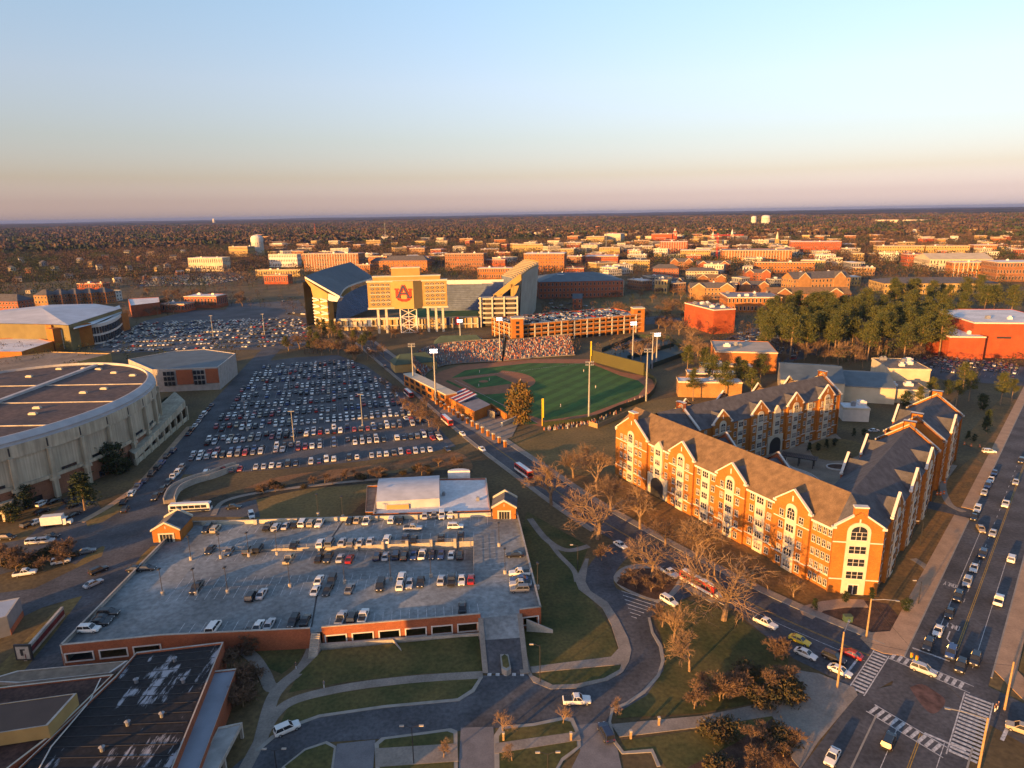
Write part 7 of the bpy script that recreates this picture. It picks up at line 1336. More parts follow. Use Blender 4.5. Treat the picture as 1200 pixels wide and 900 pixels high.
# buses, coach, box truck
def bus(p, d, label, L_=11.0, sides='red', roof_=None, nose=False):
    d = Vector(d); t = thing('bus', label, 'bus', p, math.atan2(d.y, d.x), None); RDP, WH = PAINT['red'] if sides == 'red' else PAINT['white'], PAINT['white']; h = L_ / 2; hh = 2.9
    RB = pm('bus_red', (0.36, 0.022, 0.012), 0.4, 0.05, 1)
    mb = MB(); prof = [(-1.22, .4), (-1.27, 1.2), (-1.25, hh - .2), (-1.0, hh), (1.0, hh), (1.25, hh - .2), (1.27, 1.2), (1.22, .4)]; n = 8; st = [(h, .93), (h - .25, 1.0), (-h + .2, 1.0), (-h, .95)]; vs = [(x, y * k, .4 + (z - .4) * (k if z > 2 else 1)) for x, k in st for y, z in prof]
    mb.add(vs, [(i * n + j, i * n + (j + 1) % n, (i + 1) * n + (j + 1) % n, (i + 1) * n + j) for i in range(3) for j in range(n)] + [tuple(range(n))[::-1], tuple(range(3 * n, 4 * n))], 0); mb.build('body', RB if sides == 'red' else WH, t)
    MB().box(-h + .3, h - .5, -.8, .8, hh - .02, hh + .1).build('roof_panel', WH if sides == 'red' else pm('coach_roof', (0.5, 0.5, 0.52), .4, .05, 1), t)
    for s_ in (-1, 1):
        MB().box(-h + .2, h - .2, min(s_ * 1.26, s_ * 1.3), max(s_ * 1.26, s_ * 1.3), .5, 1.25).build('side_band', WH if sides == 'red' else PAINT['navy'], t)
        for i in range(6): x = -h + .6 + i * (L_ - 1.4) / 6; MB().box(x, x + (L_ - 1.4) / 6 - .2, min(s_ * 1.24, s_ * 1.31), max(s_ * 1.24, s_ * 1.31), 1.5, 2.5).build('side_window', GLASS, t)
        for x in (h - 2.2, -h + 2.4): MB().tube([(x, s_ * 1.0, .5), (x, s_ * 1.29, .5)], .5, 10).build('wheel', TYRE, t)
    MB().box(h - .05, h + .03, -1.05, 1.05, 1.3, 2.6).build('windscreen', GLASS, t)
    for s_ in (-1, 1): MB().box(h - .03, h + .05, s_ * .9 - .15, s_ * .9 + .15, .7, .95).build('headlight', CLRL, t)
    if nose: MB().box(h, h + 1.3, -1.0, 1.0, .4, 1.5).build('bonnet', WH, t)
for x, y, lb in ((819, 689, 'red and white campus bus beside the big bare oak'), (614, 556, 'red and white campus bus passing the annex end'), (524, 496, 'red and white campus bus beside the ballpark pillars'), (479, 464, 'red and white campus bus at the brick ballpark building')): p = g(x, y); d = along(CSL, nearest_s(CSL, p))[1]; bus(low(p, .08), -d, lb, nose=(x == 819))
bus(low(g(224, 599), .06), Vector((1, 0.08, 0)), 'white and navy motor coach parked behind the deck stair tower', 13.0, 'coach')
t = thing('box_truck', 'white box truck with square cargo body on the coliseum apron', 'truck', low(g(68, 616), .06), math.atan2(.22, 1)); MB().box(-4.2, 1.8, -1.25, 1.25, .9, 3.6).build('cargo_box', PAINT['white'], t); MB().box(1.9, 2.9, -1.1, 1.1, .5, 2.5).box(2.9, 4.1, -1.0, 1.0, .5, 1.5).build('cab', PAINT['white'], t); MB().box(2.88, 2.97, -.95, .95, 1.55, 2.4).build('windscreen', GLASS, t); MB().box(-4.1, 3.8, -.5, .5, .5, .9).build('chassis', DARKM, t)
for x in (3.2, -2.8):
    for s_ in (-1, 1): MB().tube([(x, s_ * .8, .5), (x, s_ * 1.15, .5)], .5, 10).build('wheel', TYRE, t)
# ------------------------------------------------------------------ trees
def rvec(rr): 
    while True:
        v_ = Vector((rr.uniform(-1, 1), rr.uniform(-1, 1), rr.uniform(-1, 1)))
        if 0.05 < v_.length < 1: return v_.normalized()
def bare_proto(seed, h=14.0, spread=0.62, twig=TWIG, levels=4, dens=1.0):
    """tapered trunk with limbs (mesh 1) and a crown of branchlets and fine twigs (mesh 2); unit tree of height h"""
    rr = random.Random(seed); tr, cr = MB(), MB()
    def grow(p, d, ln, r, lv):
        mid = p + d * ln * 0.5 + rvec(rr) * ln * 0.07; end = p + d * ln + rvec(rr) * ln * 0.1
        (tr if lv < 2 else cr).tube([p, mid, end], [r, r * 0.82, r * 0.62], 6 if lv == 0 else (4 if lv == 1 else 3), 0, False)
        if lv >= levels:
            for _ in range(int(5 * dens)):
                a = p.lerp(end, rr.random()); b = a + (d + rvec(rr) * 0.8).normalized() * ln * rr.uniform(0.5, 1.0); s_ = rvec(rr).cross(b - a).normalized() * 0.035; cr.add([a - s_, a + s_, b], [(0, 1, 2)], 1)
            return
        n = [int(6 + rr.random() * 2), 4, 4, 3, 3][lv]
        for i in range(n):
            t = rr.uniform(0.45, 1.0) if lv else rr.uniform(0.55, 1.0); q = p.lerp(mid, t * 2) if t < .5 else mid.lerp(end, t * 2 - 1)
            side = rvec(rr); side = (side - d * side.dot(d)).normalized(); k = rr.uniform(0.55, 1.1) * spread * 1.5; dd = (d + side * k + Vector((0, 0, 0.18))).normalized(); grow(q, dd, ln * rr.uniform(0.58, 0.82), r * rr.uniform(0.42, 0.6), lv + 1)
    grow(Vector((0, 0, 0)), Vector((rr.uniform(-.05, .05), rr.uniform(-.05, .05), 1)).normalized(), h * 0.36, h * 0.026, 0)
    top = max(v_[2] for v_ in cr.v); s_ = h / top; 
    for m_ in (tr, cr): m_.v = [(x * s_, y * s_, z * s_) for x, y, z in m_.v]
    return tr.mesh('trunk', [BARK]), cr.mesh('crown', [BARK, twig])
def leaf_clump(mb, c, r, n, rr, sz, m=0, flat_=0.6):
    for _ in range(n):
        p = c + Vector((rr.gauss(0, r * .45), rr.gauss(0, r * .45), rr.gauss(0, r * .45 * flat_))); a = rvec(rr) * sz * rr.uniform(.6, 1.2); b = rvec(rr).cross(a).normalized() * sz * rr.uniform(.35, .8); mb.add([p - a - b * .4, p + b, p + a - b * .3], [(0, 1, 2)], m)
def pine_proto(seed, h=22.0):
    rr = random.Random(seed); tr, cr = MB(), MB(); bx, by = rr.uniform(-.5, .5), rr.uniform(-.5, .5)
    tr.tube([(0, 0, 0), (bx * .4, by * .4, h * .4), (bx, by, h * .75), (bx * 1.2, by * 1.2, h * .97)], [h * .016, h * .013, h * .008, .04], 6)
    n = int(rr.uniform(30, 38)); z0 = rr.uniform(.38, .5)
    for i in range(n):
        f = z0 + (0.98 - z0) * (i / n) ** 0.9; z = h * f; a = rr.uniform(0, 6.28); w_ = h * 0.20 * (1.0 - ((f - z0) / (1 - z0)) ** 1.6 * 0.85) * rr.uniform(.5, 1.1) * (0.6 + min(.4, (f - z0) * 3)); c = Vector((bx * f + math.cos(a) * w_, by * f + math.sin(a) * w_, z + w_ * .12)); base = Vector((bx * f, by * f, z - w_ * .1))
        tr.tube([base, c], [h * .004, .03], 3, 0, False); leaf_clump(cr, c, h * .10 * rr.uniform(.8, 1.3), 64, rr, h * .021); leaf_clump(cr, base.lerp(c, .55), h * .075, 30, rr, h * .02)
    return tr.mesh('trunk', [BARK]), cr.mesh('crown', [NEEDLE])
def dense_proto(seed, h, w_, mat, n=44, cone=False, trunk=True):
    rr = random.Random(seed); tr, cr = MB(), MB(); tr.tube([(0, 0, 0), (0, 0, h * .8)], [h * .02 + .03, .03], 5)
    for i in range(n):
        f = rr.random(); z = h * (.1 + .85 * f); rad = w_ * ((1 - f) if cone else math.sqrt(max(.05, 1 - (2 * f - 1) ** 2))) * rr.uniform(.3, 1); a = rr.uniform(0, 6.28); leaf_clump(cr, Vector((rad * math.cos(a), rad * math.sin(a), z)), w_ * .5, 40, rr, w_ * .15)
    return tr.mesh('trunk', [BARK]), cr.mesh('crown', [mat])
BP = [bare_proto(s, 14, sp) for s, sp in ((1, .62), (2, .7), (3, .55), (4, .66))]; BW = [bare_proto(s, 16, .85, TWIG, 4, 1.0) for s in (11, 12)]
RS = [bare_proto(s, 5, .6, RTWIG, 4, 1.3) for s in (21, 22, 23)]; DB = [bare_proto(s, 12, .7, DTWIG, 4, 1.3) for s in (31, 32, 33)]
PN = [pine_proto(s) for s in (41, 42, 43, 44)]; CD = [dense_proto(51, 9, 2.4, DNEED, 40, True), dense_proto(52, 7, 2.2, DNEED, 36)]; SHB = [dense_proto(61 + i, 2.2, 1.8, m_, 22) for i, m_ in enumerate((SHRUB, RTWIG, SHRUB))]; OAKL = dense_proto(71, 14, 4.5, pm('rust_leaves', (0.16, 0.085, 0.022), 0.9, 0.35, 0.5, col2=(0.09, 0.075, 0.02)), 40)
def tree(proto, p, sc, name, label, cat='tree', group=None, sx=1.0):
    t = thing(name, label, cat, Vector((p[0], p[1], 0)), random.uniform(0, 6.28), group); t.scale = (sc * sx, sc * sx, sc); put('trunk', proto[0], t); put('crown', proto[1], t); return t
def hgt(bx, by, ty): return zof(bx, by, ty)
big_trees = [(646, 592, 532, 0, 1.25, 'bare oak beside the street where a campus bus passes the annex'), (700, 632, 570, 1, 1.35, 'spreading bare oak above the russet sapling by the drive'), (750, 620, 560, 0, 1.1, 'bare oak before the residence hall passage arch'), (763, 677, 628, 1, 1.3, 'bare oak with pale limbs by the traffic island'), (848, 727, 640, 1, 1.3, 'largest bare oak beside the red bus before the residence hall'), (789, 752, 698, 2, 1.0, 'slender bare tree at the kerb below the traffic island'), (808, 787, 738, 3, 1.0, 'slender bare tree standing in the triangular lawn'), (815, 655, 600, 3, 1.2, 'bare oak on the lawn in front of the stone bays'), (672, 560, 520, 2, 1.2, 'bare tree on the bank left of the residence hall'), (700, 575, 528, 3, 1.2, 'bare tree near the residence hall left corner'), (716, 600, 550, 2, 1.1, 'thin bare tree under the residence hall left gable'), (690, 548, 515, 0, 1.1, 'bare tree between the bank and the residence gable')]
for bx, by, ty, k, sx, lb in big_trees: z = hgt(bx, by, ty); tree((BP + BW)[k + (3 if k == 1 and z > 12 else 0)], g(bx, by), z / (14 if k < 2 and not (k == 1 and z > 12) else (16 if (k == 1 and z > 12) else 14)), 'bare_tree', lb, sx=sx)
for i, (bx, by, ty) in enumerate(((472, 480, 462), (482, 490, 468), (492, 497, 474), (503, 500, 478), (514, 508, 484), (463, 468, 450), (452, 455, 440), (500, 478, 462), (745, 600, 570), (780, 640, 600), (880, 690, 655), (930, 700, 672))): tree(DB[i % 3], g(bx, by), hgt(bx, by, ty) / 12, 'bare_tree', 'brown twiggy tree in the strip beside the ballpark street' if i < 8 else 'small brown twiggy tree on the residence hall lawn', group='brown street trees by the ballpark' if i < 8 else 'small trees on the residence lawn', sx=1.25)
rt = random.Random(77)
for i, (x, y, z) in enumerate(((731, 684, 3.2), (738, 678, 3.0), (746, 690, 3.4), (755, 686, 3.2), (763, 694, 3.0), (770, 684, 3.0), (776, 690, 3.4))): tree(RS[i % 3], g(x, y), z / 5, 'russet_shrub', 'russet leafless shrub on the mulch traffic island', 'shrub', 'russet shrubs on the traffic island', 1.4)
tree(RS[0], g(705, 657), 1.0, 'russet_shrub', 'single russet sapling at the drive edge beneath the spreading oak', 'shrub', None, 1.3); tree(RS[1], g(776, 735), 1.2, 'russet_shrub', 'russet shrub at the kerb bend below the hatched gore', 'shrub', None, 1.3)
for i in range(11): x = rt.uniform(812, 868); y = rt.uniform(806, 832); tree(RS[i % 3], g(x, y), rt.uniform(.7, 1.1), 'russet_shrub', 'russet shrub massed above the paved footpath', 'shrub', 'russet shrubs by the footpath', 1.3)
for i in range(15): x = rt.uniform(868, 926); y = rt.uniform(768, 826); tree(RS[i % 3] if i % 3 else SHB[0], g(x, y), rt.uniform(.7, 1.2) if i % 3 else 1.3, 'russet_shrub', 'shrub massed beside the paved corner plaza', 'shrub', 'shrubs beside the corner plaza', 1.3)
for i in range(22): x = rt.uniform(835, 935); y = rt.uniform(858, 915) + (x - 835) * .05; tree(RS[(i * 2) % 3] if i % 4 else SHB[2], g(x, y), rt.uniform(.5, .9) if i % 4 else 1.1, 'ornamental_grass', 'dry brown ornamental grass clump in the mulch bed below the plaza', 'shrub', 'dry grass clumps below the plaza', 1.3)
for i, (x, y) in enumerate(((660, 848), (590, 858), (520, 888), (600, 892), (722, 838))): tree(BP[i % 4], g(x, y), rt.uniform(.22, .34), 'sapling', 'young bare sapling on a kerbed island of the forecourt', 'tree', 'saplings on the forecourt islands', 1.0)
for i in range(22): x = rt.uniform(270, 300); y = rt.uniform(760, 830) ; tree(SHB[1] if i % 2 else RS[i % 3], g(x - (y - 760) * .12, y), rt.uniform(.6, 1.1), 'shrub', 'dark winter shrub between the dark roofed hall and the footpath', 'shrub', 'shrubs beside the dark roofed hall', 1.3)
for i in range(26): x = rt.uniform(0, 82); y = rt.uniform(640, 664) + (80 - x) * .12; tree(SHB[0] if i % 2 else RS[i % 3], g(x, y), rt.uniform(.6, 1.3), 'shrub', 'dark shrub massed in the bed beside the lower left road', 'shrub', 'shrubs by the lower left road', 1.3)
for i in range(34): x = rt.uniform(300, 545); y = 575 - (x - 300) * .115 + rt.uniform(-4, 5); tree(RS[i % 3] if i % 3 else SHB[0], g(x, y), rt.uniform(.5, .9), 'reed_clump', 'brown reed clump along the creek between pond and lot', 'shrub', 'reed clumps along the creek', 1.4)
for i, (x, y, z) in enumerate(((954, 716, 3.0), (990, 705, 3.2), (1020, 705, 3.4), (930, 690, 2.4), (880, 688, 2.0), (1062, 716, 4.0), (948, 530, 3.6), (958, 528, 3.6), (968, 526, 3.6), (978, 522, 3.6), (1000, 512, 3.4), (1012, 510, 3.4), (1040, 640, 2.2), (1052, 622, 2.2), (1072, 590, 2.2), (1085, 570, 2.2), (1134, 516, 3.6), (1141, 517, 3.6))): tree(CD[i % 2], g(x, y), z / 8, 'evergreen_shrub', 'small dark evergreen planted against the residence hall', 'shrub', 'evergreens around the residence hall')
for x, y, z, lb in ((128, 554, 13, 'dark round evergreen in the coliseum planting beside the ramp'), (138, 556, 9, 'low dark evergreen beside the coliseum ramp'), (150, 552, 6, 'small dark evergreen at the ramp foot'), (100, 598, 11, 'dark pointed cedar before the coliseum doors'), (28, 596, 9, 'dark evergreen beside the coliseum canopy'), (14, 612, 7, 'dark evergreen below the coliseum canopy'), (198, 478, 6, 'dark evergreen behind the ramp block'), (1155, 509, 9, 'tall narrow cypress casting a long shadow beyond the driveway')): tree(CD[0 if 'cedar' in lb or 'cypress' in lb else 1], g(x, y), z / 7.5, 'evergreen_tree', lb, sx=0.8 if 'cypress' in lb else 1.35)
z = hgt(610, 498, 446); tree(OAKL, g(610, 498), z / 14, 'leafy_tree', 'rust leaved tree at the ballpark terrace wall', sx=0.8)
for i in range(40): p = ms(rt.uniform(-2, 46), MS_W + rt.uniform(7, 11)); tree(CD[1], p, rt.uniform(.3, .5), 'hedge_shrub', 'dark hedge shrub along the far side of the main street', 'shrub', 'hedge beyond the main street', 1.6)
# pine grove on the right and pines near the terraces
pines = [(895, 408), (905, 398), (915, 412), (922, 392), (935, 405), (945, 418), (950, 396), (962, 410), (972, 390), (980, 420), (988, 402), (1000, 412), (1010, 392), (1018, 424), (1025, 404), (1040, 415), (1050, 398), (1058, 424), (1068, 408), (1080, 420), (1090, 400), (1100, 416), (960, 380), (985, 378), (1010, 376), (1035, 382), (1060, 384), (1085, 382), (1110, 384), (1130, 380), (1150, 376), (930, 380), (905, 382), (890, 392), (1165, 372), (1185, 374), (1120, 396), (1075, 392), (998, 388), (945, 384)]
pines += [(rt.uniform(890, 1110), rt.uniform(380, 422)) for _ in range(58)] + [(rt.uniform(1040, 1200), rt.uniform(350, 378)) for _ in range(16)]
for i, (x, y) in enumerate(pines): z = rt.uniform(21, 29); tree(PN[i % 4], g(x + rt.uniform(-3, 3), y + rt.uniform(-2, 2)), z / 22, 'pine_tree', 'tall pine in the dense grove behind the grey halls', group='pines of the grove behind the grey halls', sx=rt.uniform(1.0, 1.3))
for i, (x, y, lb) in enumerate(((812, 470, 0), (833, 462, 0), (849, 468, 0), (870, 462, 0), (805, 440, 0), (880, 470, 0), (825, 445, 0), (890, 455, 0), (862, 452, 0))): tree(PN[(i + 1) % 4], g(x, y), rt.uniform(16, 21) / 22, 'pine_tree', 'tall pine among the stepped orange brick terraces', group='pines among the brick terraces')
for i, (x, y) in enumerate(((1060, 476), (1075, 480), (1090, 470), (1105, 486), (1120, 476), (1135, 470), (1150, 480), (1172, 474), (1185, 470), (1110, 462), (1128, 458))): tree(PN[i % 4] if i % 3 else CD[1], g(x, y), (rt.uniform(11, 16) / 22) if i % 3 else 1.1, 'pine_tree', 'bushy pine beyond the far end of the residence hall', group='pines beyond the residence hall')
for i in range(16): x = rt.uniform(895, 1100); y = rt.uniform(412, 432); tree((DB + BP)[i % 6], g(x, y), rt.uniform(.7, 1.1), 'bare_tree', 'pale bare tree at the front edge of the pine grove', group='bare trees before the pine grove', sx=1.1)
# mid-distance single trees
nop = [[(p.x, p.y) for p in L_] for L_ in (MAINLOT, FARLOT, field)]
def free(x, y, m=0):
    if any(math.hypot(x - a, y - b) < c * 0.8 + m for a, b, c in OCC): return False
    if any(inside(x, y, q) for q in nop): return False
    d = min((Vector((x, y, 0)) - p).length for p in CSL[::4]); e = min((Vector((x, y, 0)) - p).length for p in LRL[::3]); return d > 9 and e > 9
zones = [((330, 450), (384, 424), 60, 'dark twiggy tree between the crowded lot and the stadium', DB), ((395, 525), (384, 397), 34, 'twiggy tree before the stadium concourse', DB), ((720, 830), (350, 392), 40, 'bare oak on the meadow beside the brick garage', DB), ((740, 830), (392, 425), 22, 'bare tree beside the tennis courts', BP), ((640, 800), (330, 352), 26, 'bare tree between the campus brick halls', DB), ((170, 300), (345, 372), 34, 'brown twiggy tree behind the arena lots', DB)]
for (x0, x1), (y0, y1), n, lb, pr_ in zones:
    for i in range(n):
        p = g(rt.uniform(x0, x1), rt.uniform(y0, y1))
        if free(p.x, p.y): tree(pr_[i % len(pr_)], p, rt.uniform(.65, 1.05) * 12 / 12, 'bare_tree', lb, group='group of ' + lb.replace('tree ', 'trees ').replace('oak ', 'oaks '), sx=1.2)
for i in range(26):
    p = g(rt.uniform(330, 440), rt.uniform(386, 420))
    if free(p.x, p.y): tree(PN[i % 4], p, rt.uniform(.4, .65), 'pine_tree', 'dark pine between the crowded lot and the stadium', group='dark pines by the crowded lot')
# ------------------------------------------------------------------ woods: massed trees as one object per belt
def blob_proto(seed, n, w_, h, sz, trunk=True):
    rr = random.Random(seed); V, F = [], []
    for _ in range(n):
        a = rr.uniform(0, 6.28); f = rr.random() ** .7; rad = w_ * math.sqrt(max(0.02, 1 - (1.7 * f - .75) ** 2)) * math.sqrt(rr.random()); c = Vector((rad * math.cos(a), rad * math.sin(a), h * (.22 + .78 * f))); u1 = rvec(rr) * sz * rr.uniform(.6, 1.3); u2 = rvec(rr).cross(u1).normalized() * sz * rr.uniform(.4, .9); o = len(V); V += [c - u1, c + u2, c + u1, c - u2 * .7]; F += [(o, o + 1, o + 2), (o, o + 2, o + 3)]
    if trunk: o = len(V); r = w_ * .05; V += [Vector((-r, 0, 0)), Vector((r, 0, 0)), Vector((0, 0, h * .8)), Vector((0, -r, 0)), Vector((0, r, 0))]; F += [(o, o + 1, o + 2), (o + 3, o + 4, o + 2)]
    return np.array([v_[:] for v_ in V]), np.array(F)
def forest(name, label, pts, protos, mats, weights, smin, smax, seed):
    rs = np.random.RandomState(seed); n = len(pts); Vs, Fs, Ms = [], [], []; o = 0; pts = np.array(pts); which = rs.randint(0, len(protos), n); mi_ = rs.choice(len(mats), n, p=weights)
    # neighbouring trees tend to be of one kind
    patch = np.sin(pts[:, 0] * .011 + 1.0) * np.cos(pts[:, 1] * .008) + .5 * np.sin(pts[:, 0] * .031 + pts[:, 1] * .023)
    smin_ = 1; mi_ = np.where((patch < -.6) & (rs.rand(n) < .5), 1, mi_)
    mi_ = np.where((patch > .45) & (rs.rand(n) < .75), len(mats) - 1, mi_)
    for k, (V, F) in enumerate(protos):
        idx = np.where(which == k)[0]
        if not len(idx): continue
        a = rs.rand(len(idx)) * 6.283; s_ = smin + (smax - smin) * rs.rand(len(idx)); c_, n_ = np.cos(a) * s_, np.sin(a) * s_
        X = V[None, :, 0] * c_[:, None] - V[None, :, 1] * n_[:, None] + pts[idx, 0:1]; Y = V[None, :, 0] * n_[:, None] + V[None, :, 1] * c_[:, None] + pts[idx, 1:2]; Z = V[None, :, 2] * (s_ * (.8 + .4 * rs.rand(len(idx))))[:, None] + pts[idx, 2:3]
        Vs.append(np.stack([X, Y, Z], -1).reshape(-1, 3)); Fs.append((F[None] + (np.arange(len(idx)) * len(V))[:, None, None] + o).reshape(-1, 3)); Ms.append(np.repeat(mi_[idx], len(F))); o += len(idx) * len(V)
    V, F, M = np.concatenate(Vs), np.concatenate(Fs), np.concatenate(Ms); me = bpy.data.meshes.new(name); me.vertices.add(len(V)); me.vertices.foreach_set('co', V.astype('f').ravel()); me.loops.add(F.size); me.loops.foreach_set('vertex_index', F.astype('i').ravel()); me.polygons.add(len(F)); me.polygons.foreach_set('loop_start', np.arange(0, F.size, 3, dtype='i')); me.polygons.foreach_set('material_index', M.astype('i'))
    for m_ in mats: me.materials.append(m_)
    me.update(); return put(name, me, kind='stuff', label=label, cat='woods')
WB_ = pm('wood_brown', (0.074, 0.047, 0.031), .95, .3, .02); WT = pm('wood_tan', (0.098, 0.065, 0.041), .95, .3, .02); WD = pm('wood_dark', (0.046, 0.034, 0.026), .95, .3, .02); WG = pm('wood_pine', (0.032, 0.042, 0.016), .95, .3, .02)
rf_ = random.Random(99); OCC += OCCF
def scatter(n, r0, r1, m, seed, amax=47, bias=1.0, keep=None):
    rs = np.random.RandomState(seed); r = np.sqrt(r0 ** 2 + (r1 ** 2 - r0 ** 2) * rs.rand(n) ** bias); a = np.radians(rs.uniform(-amax, amax, n)); x, y = r * np.sin(a), r * np.cos(a); ok = np.ones(n, bool)
    for ox, oy, orad in OCC: ok &= np.hypot(x - ox, y - oy) > orad * .85 + m
    for q in nop:
        P = np.array(q); ok &= ~np.array([inside(xx, yy, q) if P[:, 0].min() < xx < P[:, 0].max() and P[:, 1].min() < yy < P[:, 1].max() else False for xx, yy in zip(x, y)])
    cl = np.array([(p.x, p.y) for p in CSL[::3]] + [(p.x, p.y) for p in LRL[::3]] + [(p.x, p.y) for p in [ms(t_, 7) for t_ in range(0, 420, 6)]])
    near_ = r < 800
    if near_.any(): d = np.min(np.hypot(x[:, None] - cl[None, :, 0], y[:, None] - cl[None, :, 1]), 1); ok &= (d > 13) | ~near_
    if keep is not None: ok &= keep(x, y)
    return [(xx, yy, hill(xx, yy)) for xx, yy in zip(x[ok], y[ok])]
mp = [blob_proto(s, 80, 4.2, 10, .42) for s in (1, 2, 3, 4)]; fp = [blob_proto(s, 27, 7.0, 11, 1.0) for s in (5, 6, 7, 8)]; hp_ = [blob_proto(s, 12, 15, 12, 4.5, False) for s in (9, 10, 11)]
def town_keep(x, y):
    """trees between the buildings, kept off the open ground near the camera"""
    r = np.hypot(x, y); az = np.degrees(np.arctan2(x, y)); return (r > 430) & ~((az < -14) & (np.sin(x * 12.9 + y * 7.3) > -.2)) & ~((az > -14) & (az < 4) & (r < 520))
forest('campus_trees', 'scattered bare and evergreen trees filling the gaps between town buildings', scatter(3900, 430, 1150, 3, 1, keep=town_keep), mp, [WB_, WT, WD, WG], [.36, .18, .26, .20], .7, 1.3, 1)
forest('town_woods', 'woods and street trees spreading through the town towards the hills', scatter(26000, 1000, 2500, 3, 2, keep=lambda x, y: ~((np.degrees(np.arctan2(x, y)) < -10) & (np.hypot(x, y) < 1700) & (np.sin(x * 12.9 + y * 7.3) > -.1))), fp, [WB_, WT, WD, WG], [.36, .24, .24, .16], .75, 1.3, 2)
forest('distant_woods', 'continuous wooded hills fading towards the horizon', scatter(21000, 2400, 9000, 0, 3, bias=1.5), hp_, [WB_, WT, WD, WG], [.36, .2, .26, .18], .8, 1.7, 3)
# unseen trees and halls added beyond the lower left to shade the deck front
for k, (x0, x1, y0, zz) in enumerate(((-176, -118, 58, 17.8), (-84, -58, 62, 17.0))):
    t = thing('shade_hall', ['long unseen brick block added to shade the deck front', 'short unseen brick block added to shade the deck front'][k], 'building', ((x0 + x1) / 2, y0, 0)); h_ = (x1 - x0) / 2; MB().box(-h_, h_, -8, 6, 0, zz, 0, 't').build('wall', BRICKD, t); MB().box(-h_ - .3, h_ + .3, -8.3, 6.3, zz, zz + .5).build('flat_roof', GREYR, t); win_grid(t, 2 * h_, 16, zz, 4)
for i in range(16): tree(PN[i % 4], (-142 + i * 5.2 + rt.uniform(-2, 2), 72 + rt.uniform(-3, 3), 0), rt.uniform(6, 8) / 22, 'pine_tree', 'unseen pine in a row added to shade the deck front', group='unseen pines added to shade the deck front', sx=1.7)
# ------------------------------------------------------------------ street furniture
def signal_pole(bx, by, ty, label, arm=None, lamp=None, timber=True):
    p = g(bx, by); z = zof(bx, by, ty); t = thing('street_pole', label, 'pole', low(p, 0.12)); MB().tube([(0, 0, 0), (0, 0, z)], [.22, .15], 8).build('mast', WOODP if timber else GREYM, t)
    if arm: d = Vector(arm); MB().tube([(0, 0, z - .3), tuple(Vector((d.x * .5, d.y * .5, z + .2))), tuple(Vector((d.x, d.y, z + .3)))], .08, 5).build('lamp_arm', GREYM, t); MB().box(-.55, .25, -.18, .18, -.1, .1).build('lamp_head', LAMPON if lamp else GREYM, t, (d.x, d.y, z + .25), math.atan2(d.y, d.x))
    return t, p, z
sp1 = signal_pole(1015, 748, 702, 'timber signal pole with lamp arm on the planted corner before the residence hall', (5.0, -1.5, 0)); sp2 = signal_pole(981, 806, 741, 'timber signal pole with lamp arm at the plaza corner', (2.6, 3.2, 0)); sp3 = signal_pole(1143, 920, 842, 'timber signal pole with lamp arm on the near traffic corner', (-5.5, 2.0, 0)); sp4 = signal_pole(1177, 832, 776, 'timber signal pole on the pavement corner across the main street')
def span(a, b, label, frac, sag=0.8):
    A = a[1] + Vector((0, 0, a[2] * .93)); B = b[1] + Vector((0, 0, b[2] * .93)); t = thing('span_wire', label, 'signal wire', low(A, 0)); o = Vector(t.location); pts = [A.lerp(B, i / 10) - Vector((0, 0, sag * 4 * (i / 10) * (1 - i / 10))) - o for i in range(11)]; MB().tube(pts, .035, 3).build('cable', DARKM, t)
    for f in frac:
        q = A.lerp(B, f) - Vector((0, 0, sag * 4 * f * (1 - f) + .75)) - o; h = MB().box(-.17, .17, -.17, .17, -.5, .5).build('signal_head', pm('signal_yellow', (0.45, 0.30, 0.02), .5, .05, 1), t, q); [MB().box(-.12, .12, -.26, -.2, z - .1, z + .1).build('signal_lens', pm('lens_%d' % i, ((.3, .01, .01), (.3, .15, .01), (.02, .2, .05))[i], .3, .05, 1), h) for i, z in enumerate((.38, 0, -.38))]
span(sp1, sp3, 'signal wire with yellow signal heads slung from the planted corner to the near corner', (.48,)); span(sp2, sp4, 'signal wire with yellow signal heads slung from plaza corner to far pavement', (.42,))
def double_lamp(bx, by, ty, label, n=2):
    p = g(bx, by); z = zof(bx, by, ty); t = thing('street_lamp', label, 'street lamp', low(p, .14)); MB().tube([(0, 0, 0), (0, 0, z)], [.11, .07], 6).build('pole', DARKM, t)
    for s_ in (-1, 1)[:n]: MB().tube([(0, 0, z - .2), (s_ * .9, 0, z + .25), (s_ * 1.5, 0, z + .3)], .05, 4).build('arm', DARKM, t); MB().box(-.4, .4, -.16, .16, -.08, .1).build('lamp_head', CONC, t, (s_ * 1.7, 0, z + .3))
for a in ((485, 895, 853, 'double armed lamp on the long forecourt island'), (642, 912, 884, 'double armed lamp on the island with saplings'), (324, 900, 880, 'double armed lamp at the curving end of the front drive'), (633, 800, 757, 'single lamp at the kerb of the small grass lobe', 1), (677, 668, 640, 'single lamp on the grassy bank beside the oak', 1), (1078, 640, 612, 'single lamp on the lawn beside the main street', 1), (1076, 708, 682, 'single lamp on the corner pavement', 1)): double_lamp(*a)
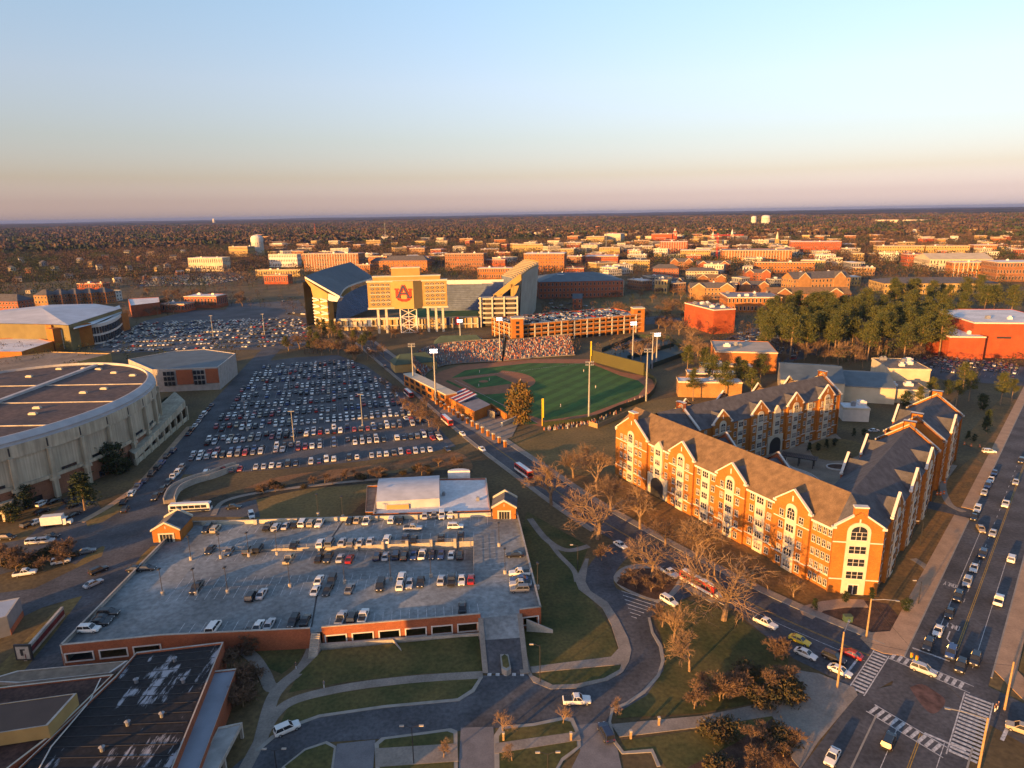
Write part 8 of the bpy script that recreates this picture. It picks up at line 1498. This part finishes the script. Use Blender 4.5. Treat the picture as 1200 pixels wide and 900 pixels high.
for i, (bx, by, ty) in enumerate(((425, 500, 462), (345, 520, 482), (290, 505, 470), (410, 452, 428), (340, 455, 430), (250, 395, 370), (310, 392, 368))):
    p = g(bx, by); z = zof(bx, by, ty); t = thing('lot_lamp', 'tall lamp mast standing among the parked cars of the open lots', 'lamp post', low(p, .05), 0, 'lamp masts in the open lots'); MB().tube([(0, 0, 0), (0, 0, z)], [.2, .12], 6).build('pole', GREYM, t); MB().box(-1.3, 1.3, -.25, .25, z - .15, z + .1).build('lamp_head', GREYM, t); MB().prism([(.5 * math.cos(k), .5 * math.sin(k)) for k in (j * math.pi / 4 for j in range(8))], 0, 1).build('base', CONC, t)
for i, (bx, by) in enumerate(((739, 866), (772, 850), (825, 852), (669, 868), (590, 868))):
    p = g(bx, by); t = thing('path_bollard', 'short timber post light beside the paved footpath', 'bollard', low(p, .1), 0, 'timber post lights by the footpath'); MB().box(-.18, .18, -.18, .18, 0, 1.5).build('post', WOODP, t); MB().box(-.24, .24, -.24, .24, 1.5, 1.75).build('cap', CONC, t)
OR = pm('safety_orange', (0.55, 0.13, 0.02), .6, .08, 1)
for i, (bx, by) in enumerate(((1098, 580), (1102, 580), (1106, 579), (1107, 566), (1130, 521), (1138, 523), (1148, 524))):
    p = g(bx, by); t = thing('safety_barrel', 'orange safety barrel on the lawn beside the residence hall', 'barrel', low(p, .06), 0, 'orange safety barrels'); MB().lathe([(.42, 0), (.42, .08), (.32, .1), (.28, 1.0), (.1, 1.1), (0, 1.1)], 10).build('drum', OR, t); MB().lathe([(.318, .45), (.305, .62)], 10).build('white_band', TRIM, t)
ub = thing('utility_cabinet', 'green utility cabinet in the planted corner bed', 'cabinet', low(g(993, 728), .08)); MB().box(-.9, .9, -.6, .6, 0, 1.4).box(-.95, .95, -.65, .65, 1.4, 1.5).build('cabinet', pm('utility_green', (0.05, 0.09, 0.06), .6, .1, 1), ub); MB().box(-.02, .02, -.66, -.6, .1, 1.3).build('door_seam', DARKM, ub)
for x, y, l, c in ((1166, 834, 'pedestrian in dark clothes waiting at the far pavement corner', 'black'), (1169, 831, 'second pedestrian in navy waiting at the far pavement corner', 'navy'), (347, 784, 'walker in dark clothes on the footpath junction below the deck', 'black'), (380, 806, 'walker in grey on the long footpath below the deck', 'grey')): figure(x, y, l, PAINT[c])
# curved stone ramp above the creek and pond-side paths
t = thing('curved_ramp_wall', 'curved pale concrete ramp wall climbing from the service road to the crowded lot', 'wall', g(215, 580)); o_ = Vector(t.location); L_ = smooth([p - o_ for p in gl([(199, 590), (206, 576), (226, 566), (250, 559), (268, 552), (279, 549)])], 4)
mb = MB(); kerb(mb, L_, -1.6, 1.6, 1.3); mb.build('ramp_walk', WALK, t)
for s_ in (-1.75, 1.55): mb = MB(); kerb(mb, L_, s_, s_ + .3, 2.3); mb.build('parapet', CONC, t)
walk('footpath', [(250, 604), (262, 588), (300, 578), (360, 570), (440, 562), (500, 560)], 1.8, 0.12)
walk('footpath', [(95, 612), (130, 592), (165, 566), (196, 530), (222, 500)], 2.4, 0.12, PINK)
# ------------------------------------------------------------------ evening haze: one closed box of even air round everything
hm = bpy.data.materials.new('haze_air'); hm.use_nodes = True; hn = hm.node_tree; hn.nodes.clear(); ho = hn.nodes.new('ShaderNodeOutputMaterial'); hv = hn.nodes.new('ShaderNodeVolumePrincipled')
hv.inputs['Color'].default_value = (0.15, 0.25, 0.62, 1); hv.inputs['Density'].default_value = 3.0e-5; hv.inputs['Anisotropy'].default_value = 0.0; hn.links.new(hv.outputs[0], ho.inputs['Volume'])
mb = MB(); mb.box(-42000, 42000, -42000, 42000, -40, 130); mb.build('haze', hm, kind='stuff', label='thin even evening haze lying over the whole town', cat='haze')
